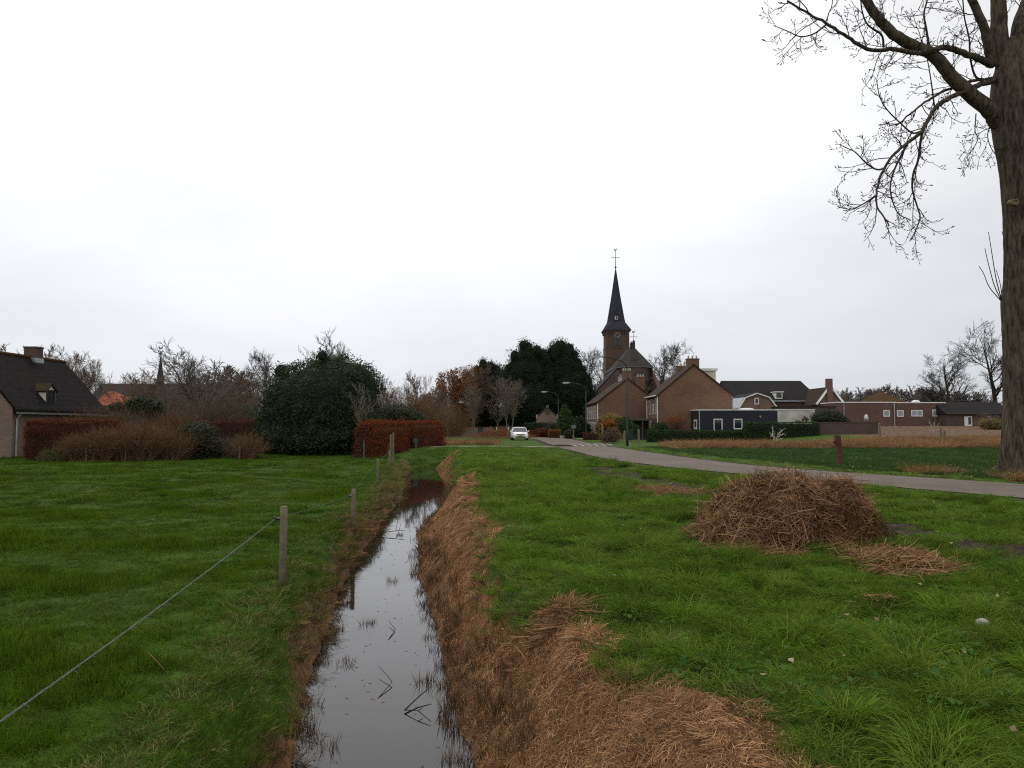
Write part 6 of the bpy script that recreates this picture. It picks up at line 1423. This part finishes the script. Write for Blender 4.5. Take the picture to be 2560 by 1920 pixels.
# --- flat straw patches
def patch(name, label, px, py, rx, ry, n, seed, thick=.12, mat_=straw_light, lr=(.15, .45), cat='straw'):
    r = np.random.default_rng(seed); cx_, cy_ = G(px, py)
    x = r.normal(0, .45, n) * rx; y = r.normal(0, .45, n) * ry
    k = (np.hypot(x / rx, y / ry) < 1.1 - .45 * fbm(x * 2.2 + seed, y * 2.2, seed)); x, y = x[k], y[k]; n = len(x)
    z = H(x + cx_, y + cy_) + .03 + thick * np.exp(-((x / rx) ** 2 + (y / ry) ** 2) * 2) * r.uniform(.2, 1, n)
    a = r.normal(.3, .9, n); d = np.stack([np.cos(a), np.sin(a) * .8, r.normal(0, .12, n)], 1)
    ln = r.uniform(*lr, n); pa = branch_paths(r, np.stack([x, y, z], 1) - nrm(d) * (ln * .5)[:, None], d, ln, 4, .16, -.02)
    pa[:, :, 2] = np.maximum(pa[:, :, 2], H(pa[:, :, 0] + cx_, pa[:, :, 1] + cy_) + .012)
    V, F = ribbons(pa, np.full((n, 4), .0085) * np.linspace(1, .6, 4), r)
    t_ = link(name, mesh_np(name, V, F, np.repeat(r.uniform(0, 1, n), 8)), mat_); t_.location = (cx_, cy_, 0)
    return tag(t_, label, cat, 'spilled straw patches')
patch('straw_patch', 'flat light straw patch spread on the grass in front of the big heap', 2245, 1408, .72, 1.25, 4200, 101, .09)
patch('straw_patch', 'thin straw scatter trailing from the heap towards the road bend', 1655, 1232, 1.5, 1.5, 2600, 102, .05)
patch('straw_patch', 'ring of loose brown straw around the foot of the big heap', 1965, 1345, 1.75, 1.5, 5000, 107, .03, straw_mat)
patch('straw_patch', 'loose straw spilled at the front foot of the heap', 1880, 1385, .75, .5, 1400, 103, .05)
patch('straw_patch', 'straw tuft lying on the edge of the brown bank and the grass', 1400, 1535, .45, .3, 330, 104, .02)
patch('straw_patch', 'small brown clump in the grass below the flat straw patch', 2190, 1512, .35, .3, 170, 105, .03, straw_mat, (.06, .16))
patch('straw_patch', 'orange straw heap low beside the white car', 1255, 1096, 5.5, 3.5, 5200, 106, 1.25, leaf_copper, (.5, 1.3))
def stick(name, label, cat, ends, rad, m_, branches=(), group=None):
    pts_ = [Vector(p) for p in ends]; o0 = pts_[0]; t_ = MB().tube([p - o0 for p in pts_], [rad * .75 * (1 - .5 * i / (len(pts_) - 1)) for i in range(len(pts_))], 6)
    for br_ in branches: t_.tube([Vector(p) - o0 for p in br_], [rad * .45, rad * .25], 5)
    o = t_.build(name, m_); o.location = o0; return tag(o, label, cat, group)
def gp(px, py, dz=.05, z=0.): x_, y_ = G(px, py, z); return (x_, y_, (gz(x_, y_) if z == 0 else z) + dz)
stick('bent_branch', 'thin curved branch sticking out of the front of the straw heap', 'branch', [gp(1800, 1360, .03), gp(1850, 1342, .06), gp(1875, 1325, .2), gp(1885, 1290, .42), gp(1905, 1275, .6)], .012, bark_pale)
stick('dry_stalk', 'single pale stalk lying on the pasture inside the wire', 'stalk', [gp(370, 1650, .06, -.33), gp(388, 1665, .05, -.33), gp(410, 1686, .04, -.33)], .008, straw_light, group='loose stalks')
wp = lambda px, py, dz=.0: (*G(px, py, WZ), WZ + dz)
stick('water_twig', 'forked dark twig floating near the bank, the largest in the water', 'twig', [wp(1012, 1780, .02), wp(1045, 1756, .05), wp(1078, 1738, .09)], .012, twig_dark, [[wp(1012, 1780, .02), wp(1045, 1790, .05)], [wp(1045, 1790, .05), wp(1078, 1810, .02)], [wp(1045, 1790, .05), wp(1057, 1783, .05)]], 'twigs in the ditch')
stick('water_twig', 'slim twig bent like a hook out of the middle of the water', 'twig', [wp(946, 1745, 0), wp(980, 1712, .03), wp(966, 1698, .05), wp(947, 1682, .07)], .007, twig_dark, group='twigs in the ditch')
stick('water_twig', 'short V shaped twig standing in the open water', 'twig', [wp(971, 1600, 0), wp(988, 1577, .02), wp(972, 1559, .04)], .008, twig_dark, group='twigs in the ditch')
stick('water_twig', 'thin pale dead branch lying across the narrow part of the ditch', 'twig', [wp(945, 1338, .05), wp(990, 1337, .1), wp(1012, 1338, .12)], .015, twig_dark, [[wp(990, 1337, .1), wp(1000, 1285, .45)], [wp(995, 1310, .3), wp(1003, 1270, .5)]], 'twigs in the ditch')
stick('water_twig', 'small broken twig by the reed clump near the pasture side', 'twig', [wp(803, 1768, 0), wp(812, 1758, .05)], .008, twig_dark, [[wp(803, 1768, 0), wp(812, 1788, .0)]], 'twigs in the ditch')
stick('dry_stalk', 'long pale stem lying on the brown bank', 'stalk', [gp(1112, 1628, .12, -.25), gp(1150, 1612, .14, -.25)], .01, straw_light, group='loose stalks')
def pebble(label, px, py, s_, m_, seed):
    r_ = random.Random(seed); x_, y_ = G(px, py); t_ = MB(); rings = []
    for th in (-1.3, -.7, -.1, .5, 1.0, 1.35): rings.append([(s_ * math.cos(th) * math.cos(a) * r_.uniform(.8, 1.2), s_ * math.cos(th) * math.sin(a) * r_.uniform(.8, 1.2), s_ * .8 * math.sin(th)) for a in np.linspace(0, 6.283, 9)[:-1]])
    o = t_.loft(rings).build('stone', m_, smooth=True); o.location = (x_, y_, gz(x_, y_) + s_ * .6); tag(o, label, 'stone', 'stones in the grass')
pebble('pale chunk of stone among the grass, nearest the frame edge', 2456, 1568, .055, stone, 1)
pebble('small pinkish stone lying on the pasture by the weeds', 570, 1852, .035, stone, 2)
pebble('small white stone in the grass between bank and heap', 1536, 1450, .03, white, 3)

# --- fence along the ditch
FD = [(709, 10.2, 1.0, .047), (883, 18.0, .98, .047), (944, 28.6, .95, .045), (972, 39.5, .95, .045)]
LB = ['nearest round wooden fence post with a black insulator', 'second fence post along the ditch, slightly greener', 'third fence post along the pasture edge of the ditch', 'fourth and shortest looking fence post along the ditch']
tops = []
for (px, d, h_, rd), lb in zip(FD, LB):
    x_ = X(px, d, 1300); z_ = gz(x_, d); t_ = thing('fence_post', lb, 'fence post', (x_, d, z_), 'fence posts along the ditch')
    ln_ = random.Random(px).uniform(-.012, .012)
    MB().tube([(0, 0, -.2), (ln_ * .5, 0, h_ * .5), (ln_, 0, h_ - .015), (ln_, 0, h_)], [rd * 1.05, rd, rd * .97, rd * .86], 14).build('post', wood_grey, t_, smooth=True, local=True)
    MB().tube([(-rd - .07, -.01, h_ - .16), (-rd + .01, 0, h_ - .16)], [.016, .02], 8).tube([(-rd - .06, -.01, h_ - .19), (-rd - .06, -.01, h_ - .13)], .018, 8).build('insulator', black_iron, t_, local=True)
    tops.append((x_ - rd - .06, d - .01, z_ + h_ - .16))
for px, d, h_, lb in ((977, 45.5, 1.62, 'tall square corner post at the end of the ditch fence'), (983.5, 46.2, 1.72, 'taller twin of the corner post with a stay'),):
    x_ = X(px, d); z_ = gz(x_, d); t_ = thing('corner_post', lb, 'fence post', (x_, d, z_), 'fence posts along the ditch')
    MB().box(-.05, .05, -.05, .05, -.2, h_).build('post', wood_grey, t_, local=True, bevel=.012); MB().box(-.09, -.066, -.03, .03, h_ - .5, h_ - .42).build('insulator', black_iron, t_, local=True)
    if px < 980: tops.append((x_ - .09, d, z_ + h_ - .46))
for px, d, h_, lb in ((217, 46.6, .85, 'grey field post before the large twiggy shrub'), (315, 47, .6, 'short thin field post under the middle shrub'), (600, 49.3, .85, 'thin grey field post by the small pale shrub'), (910, 48.6, 1.2, 'slim grey field post in front of the beech hedge'), (178, 47.5, .8, 'dark thin field post half inside the first shrub')):
    x_ = X(px, d); z_ = gz(x_, d); t_ = MB().tube([(0, 0, -.2), (.01, 0, h_), (.01, 0, h_ + .02)], [.042, .038, .03], 8).build('field_post', wood_worn); t_.location = (x_, d, z_); tag(t_, lb, 'fence post', 'posts along the far side of the pasture')
wire = MB(); r_ = random.Random(3)
allp = [(-2.62, 2.6, .01)] + tops
for si, (a, b_) in enumerate(zip(allp[:-1], allp[1:])):
    a, b_ = Vector(a), Vector(b_); Ls = (b_ - a).length; n_ = int(Ls * (26 if si == 0 else 12)) + 2
    for ph in range(3 if si == 0 else 2):
        pts_ = []
        for k in range(n_ + 1):
            t_ = k / n_; p = a.lerp(b_, t_); p.z -= 4 * t_ * (1 - t_) * Ls * (.0015 if si else .005)
            rr = .0042 if si == 0 else .004; q = t_ * Ls * 26 + ph * 2.1; pts_.append(p + Vector((math.cos(q) * rr + r_.gauss(0, .0009), 0, math.sin(q) * rr + r_.gauss(0, .0009))))
        wire.tube(pts_, .002 if si == 0 else .0012, 5)
    if si == 0:
        for _ in range(50):
            t_ = r_.uniform(0, .97); p = a.lerp(b_, t_); p.z -= 4 * t_ * (1 - t_) * Ls * .006; q = Vector((r_.gauss(0, .02), r_.gauss(0, .02), r_.gauss(0, .012)))
            wire.tube([p, p + q], [.0022, .0012], 4)
w_ = wire.build('fence_wire', M('twisted_white_wire', (.16, .16, .155), (.1, .1, .095), 30., .7)); tag(w_, 'twisted pale electric fence rope strung along the ditch posts', 'fence wire')
# --- rusty post beyond the road
x_, d = X(2098, 33.3), 33.3
t_ = thing('rusty_post', 'thick leaning rust brown post at the edge of the far meadow', 'post', (x_, d, 0))
MB().loft([[(sx * w2 + off, sy * .11, z_) for sx, sy in ((-1, -1), (1, -1), (1, 1), (-1, 1))] for z_, w2, off in ((-.2, .11, .03), (.5, .1, -.02), (1.05, .1, -.07), (1.25, .105, -.09))]).build('post', rust, t_, local=True, bevel=.015)
MB().box(-.25, -.19, -.06, .06, .88, 1.02).build('bracket', rust, t_, local=True)
for px, d, h_, lb in ((2200, 66, 1.5, 'dark weathered corner post at the end of the garden wall'), (2352, 64.5, 1.15, 'thicker of two field posts in the tan grass'), (2361, 64.7, .95, 'thinner of two field posts in the tan grass'), (1560, 70, 1.2, 'pale leaning post beside the near lamp'), (1597, 73, 1.3, 'grey post in the dry stalks behind the green bin'), (1507, 78, 1.75, 'square grey post at the end of the brown clipped hedge')):
    x_ = X(px, d); z_ = gz(x_, d); t_ = MB().tube([(0, 0, -.2), (r_.uniform(-.06, .06), 0, h_), (0, 0, h_ + .02)], [.1, .09, .05], 8).build('field_post', wood_grey); t_.location = (x_, d, z_); tag(t_, lb, 'fence post', 'old posts round the field beyond the road')

# --- street lamps
def lamp(label, px, d, h_, arm, curve=1.):
    x_ = X(px, d); t_ = thing('street_lamp', label, 'street lamp', (x_, d, 0), 'green street lamps along the road')
    MB().tube([(0, 0, -.1), (0, 0, 1.3), (0, 0, 1.35), (0, 0, h_ - .9)], [.1, .095, .07, .055], 12).build('pole', green_paint, t_, smooth=True, local=True)
    pts_ = [(0, 0, h_ - .95)] + [(-arm * (1 - math.cos(a)) * .16 if a < 1.2 else 0, 0, h_ - .9 + .45 * math.sin(a)) for a in (.5, .9)] + [(-arm * q, 0, h_ - .5 + .5 * (1 - (1 - q) ** 2)) for q in (.2, .4, .6, .8, 1.)]
    MB().tube(pts_, [.052] * 3 + [.045] * 5, 10).build('arm', green_paint, t_, smooth=True, local=True)
    hx_ = -arm; ring = lambda w2, zt_, x0_: [(x0_, -w2, h_ - .06), (x0_, w2, h_ - .06), (x0_, w2 * .7, h_ + zt_), (x0_, -w2 * .7, h_ + zt_)]
    hd_ = MB().loft([ring(.07, .05, hx_ + .12), ring(.13, .1, hx_ - .15), ring(.14, .1, hx_ - .5), ring(.07, .04, hx_ - .8)]).build('lamp_head', grey_metal, t_, local=True)
    MB().box(hx_ - .68, hx_ - .12, -.1, .1, h_ - .1, h_ - .062).build('lamp_glass', white, hd_, local=True)
    return t_
lamp('nearest tall dark green street lamp with the green bin beside it', 1568, 65, 7.25, 2.2)
lamp('second street lamp, by the brown clipped hedge at the side drive', 1465, 99, 6.95, 2.1)
lamp('third street lamp on the bend near the orange hedge block', 1396, 116, 6.55, 1.7)
lamp('far lamp seen against the dark yew, behind the young trees', 1182, 128, 5.4, 1.5); lamp('farthest lamp with its head before the copper trees', 1086, 133, 5.0, 1.5)
# --- dog waste bin
x_, d = X(1576, 63.8), 63.8
t_ = thing('litter_bin', 'dark green waste bin on a grey post beside the nearest street lamp', 'bin', (x_, d, 0))
MB().box(-.06, .06, -.04, .04, -.1, 1.25).build('post', grey_metal, t_, local=True)
MB().loft([[(sx * w2, sy * .14 - .2, z_) for sx, sy in ((-1, -1), (1, -1), (1, 1), (-1, 1))] for z_, w2 in ((.5, .17), (1.18, .2), (1.3, .2))]).build('bin_body', green_paint, t_, local=True, bevel=.02)
MB().box(-.22, .22, -.37, -.02, 1.302, 1.36).build('lid', green_paint, t_, local=True)
# --- small info board at the track
x_, d = X(1040, 60.6), 60.6
t_ = thing('path_sign', 'small blue grey tilted board on a post before the beech hedge', 'sign', (x_, d, gz(x_, d)))
MB().box(-.04, .04, -.04, .04, -.1, .75).build('post', wood_grey, t_, local=True)
MB().prism([(-.17, -.05, .42), (.17, -.05, .42), (.17, -.12, .78), (-.17, -.12, .78)], [(-.17, -.08, .42), (.17, -.08, .42), (.17, -.16, .78), (-.17, -.16, .78)]).build('board', M('blue_grey_board', (.1, .12, .15), (.08, .1, .12)), t_, local=True)
# --- mailbox board
x_, d = X(1434, 94), 94
t_ = thing('notice_board', 'grey notice board on a thin post by the side drive', 'sign', (x_, d, 0))
MB().tube([(0, 0, -.1), (0, 0, 1.45)], .05, 8).tube([(.02, 0, .35), (.3, .1, 0)], .04, 6).build('post', wood_grey, t_, local=True)
MB().box(-.28, .28, -.05, .05, 1.3, 1.75).build('board', M('dark_grey_board', (.06, .065, .07)), t_, local=True); MB().box(-.24, .24, -.06, -.052, 1.34, 1.7).build('panel', M('board_panel', (.16, .17, .18)), t_, local=True)
# --- wheelie bin by the wall
x_, d = X(1201, 121), 121.5
t_ = thing('wheelie_bin', 'grey wheelie bin against the churchyard wall', 'bin', (x_, d, 0))
MB().loft([[(sx * w2, sy * w2 * 1.2, z_) for sx, sy in ((-1, -1), (1, -1), (1, 1), (-1, 1))] for z_, w2 in ((0, .32), (1.3, .42))]).build('bin_body', M('grey_plastic', (.06, .07, .08)), t_, local=True, bevel=.03)
MB().box(-.46, .46, -.55, .5, 1.3, 1.42).build('lid', M('dark_plastic', (.035, .04, .045)), t_, local=True)
# --- low stone edging and side drive
mb = MB().poly([(X(1436, 103), 101.5, .014), (X(1470, 100), 99.5, .014), (X(1470, 107), 106.5, .014), (X(1432, 107), 106, .014)]); o = mb.build('side_path', concrete); o['kind'] = 'structure'
t_ = thing('edging_wall', 'low pale stone edging in front of the conifer', 'wall', (X(1415, 101), 101.2, 0))
MB().box(X(1400, 101), X(1434, 101), 101, 101.3, -.1, .42).build('wall_body', stone, t_)
# --- speed table with white blocks
worn = M('worn_road_paint', (.45, .43, .4), (.2, .17, .15), 9., .8)
t_ = thing('speed_bump', 'dark brick speed hump across the road with white marker blocks', 'speed bump', (5.6, 64, 0))
xa = lambda y_: float(np.interp(y_, RNy, RNx)); xb = lambda y_: float(np.interp(y_, RFy, RFx))
P0, P1 = (xa(62.6) + .45, 62.6), (xb(66.2) - .05, 66.2)
dirv = Vector((P1[0] - P0[0], P1[1] - P0[1], 0)); Lb = dirv.length; dirv.normalize(); nv = Vector((-dirv.y, dirv.x, 0))
def bump_pt(s_, t2, z_): p = Vector((P0[0], P0[1], 0)) + dirv * s_ + nv * t2; return (p.x, p.y, z_)
MB().loft([[bump_pt(s_, -1.3, .03), bump_pt(s_, -.7, .17), bump_pt(s_, .7, .17), bump_pt(s_, 1.3, .03)] for s_ in (0, Lb * .5, Lb)]).build('hump', M('dark_paving', (.06, .045, .038), (.085, .065, .055), 6.), t_)
for k in range(6):
    s_ = Lb * (.06 + .88 * k / 5); sl2 = (.17 - .03) / .6
    MB().prism([bump_pt(s_ - .11, -1.25, .046), bump_pt(s_ + .11, -1.25, .046), bump_pt(s_ + .11, -.72, .170), bump_pt(s_ - .11, -.72, .170)], [bump_pt(s_ - .11, -1.25, .052), bump_pt(s_ + .11, -1.25, .052), bump_pt(s_ + .11, -.72, .176), bump_pt(s_ - .11, -.72, .176)]).build('white_mark', worn, t_)
for k in range(5):
    s_ = Lb * (.15 + .88 * k / 5); MB().prism([bump_pt(s_ - .2, -.5, .172), bump_pt(s_ + .2, -.5, .172), bump_pt(s_ + .2, .1, .172), bump_pt(s_ - .2, .1, .172)], [bump_pt(s_ - .2, -.5, .178), bump_pt(s_ + .2, -.5, .178), bump_pt(s_ + .2, .1, .178), bump_pt(s_ - .2, .1, .178)]).build('white_mark', worn, t_)

# --- white hatchback, nose towards the camera
d = 92; t_ = thing('parked_car', 'white hatchback parked nose on beside the straw heap at the road bend', 'car', (X(1298, d), d, .03)); t_.rotation_euler = (0, 0, R(4))
cw = M('white_car_paint', (.8, .8, .8), (.76, .76, .77), 1., .25, spec=.5); dark = M('dark_plastic_trim', (.015, .015, .016), None, 3., .4); tyre_m = M('tyre_rubber', (.018, .018, .018), None, 8., .85); lampm = M('headlight_lens', (.1, .11, .12), (.25, .26, .28), 9., .1, spec=.6)
def bring(y_, hw, zl, zh, cr=.12):
    return [(-hw + .06, y_, zl), (hw - .06, y_, zl), (hw, y_, zl + .12), (hw, y_, zh - cr), (hw - cr * .9, y_, zh), (-hw + cr * .9, y_, zh), (-hw, y_, zh - cr), (-hw, y_, zl + .12)]
body = MB().loft([bring(y_, *q) for y_, q in ((-2.12, (.7, .24, .66)), (-2.06, (.8, .2, .72)), (-1.85, (.88, .2, .79)), (-1.4, (.9, .2, .86)), (-.95, (.9, .2, .91)), (0., (.9, .2, .99)), (1.3, (.9, .2, 1.0)), (1.85, (.86, .24, .98)), (2.08, (.78, .34, .85)))]).build('body', cw, t_, smooth=True, local=True)
cab = lambda z_, y0_, y1_, w2, w3: [(-w2, y0_ + .16, z_), (-w2 * .8, y0_, z_), (w2 * .8, y0_, z_), (w2, y0_ + .16, z_), (w3, y1_ - .1, z_), (w3 * .8, y1_, z_), (-w3 * .8, y1_, z_), (-w3, y1_ - .1, z_)]
gh_ = MB().loft([cab(.89, -1.05, 2.0, .85, .8), cab(1.38, -.32, 1.72, .7, .64)]).build('windows', glassmat('car_glass', (.05, .055, .06)), t_, smooth=False, local=True)
rf_ = MB().loft([cab(1.38, -.34, 1.74, .71, .65), cab(1.44, -.16, 1.6, .64, .6), cab(1.46, .05, 1.4, .5, .5)]).build('roof', cw, t_, smooth=True, local=True)
for s_ in (-1, 1):
    MB().tube([(s_ * .83, -.93, .97), (s_ * .69, -.28, 1.37)], .03, 6).tube([(s_ * .82, .55, .98), (s_ * .68, .6, 1.37)], .05, 6).tube([(s_ * .78, 1.85, .98), (s_ * .64, 1.62, 1.37)], .05, 6).build('pillar', cw, t_, local=True)
    MB().prism([(s_ * .5, -2.13, .62), (s_ * .78, -2.04, .63), (s_ * .875, -1.83, .78), (s_ * .62, -2.02, .75)], [(s_ * .5, -1.95, .62), (s_ * .78, -1.86, .63), (s_ * .86, -1.7, .78), (s_ * .62, -1.86, .75)]).build('headlight', lampm, t_, local=True)
    MB().box(s_ * .62 - .1, s_ * .62 + .1, -2.11, -2.0, .33, .4).build('fog_light', dark, t_, local=True)
    mi = MB().loft([[(s_ * (.9 + q), -.62 + y_, z_ + .98) for y_, z_ in ((0, -.05), (.12, -.05), (.12, .08), (0, .08))] for q in (0, .12, .2)]).build('wing_mirror', cw, t_, local=True, bevel=.02)
    for yw in (-1.32, 1.28):
        wh = MB().tube([(s_ * .7, yw, .31), (s_ * .72, yw, .31), (s_ * .9, yw, .31), (s_ * .92, yw, .31)], [.28, .32, .32, .28], 20).build('wheel', tyre_m, t_, local=True)
        MB().tube([(s_ * .915, yw, .31), (s_ * .93, yw, .31)], .19, 16).build('rim', grey_metal, wh, local=True)
MB().prism([(-.5, -2.13, .66), (.5, -2.13, .66), (.38, -2.14, .56), (-.38, -2.14, .56)], [(-.5, -2.0, .66), (.5, -2.0, .66), (.38, -2.0, .56), (-.38, -2.0, .56)]).build('grille', dark, t_, local=True); MB().loft([[(-.5, -2.13, .27), (.5, -2.13, .27), (.64, -2.12, .42), (-.64, -2.12, .42)], [(-.5, -2.0, .27), (.5, -2.0, .27), (.64, -2.0, .42), (-.64, -2.0, .42)]]).build('lower_grille', dark, t_, local=True)
MB().box(-.26, .26, -2.16, -2.136, .44, .54).build('number_plate', M('yellow_plate', (.6, .42, .06)), t_, local=True)
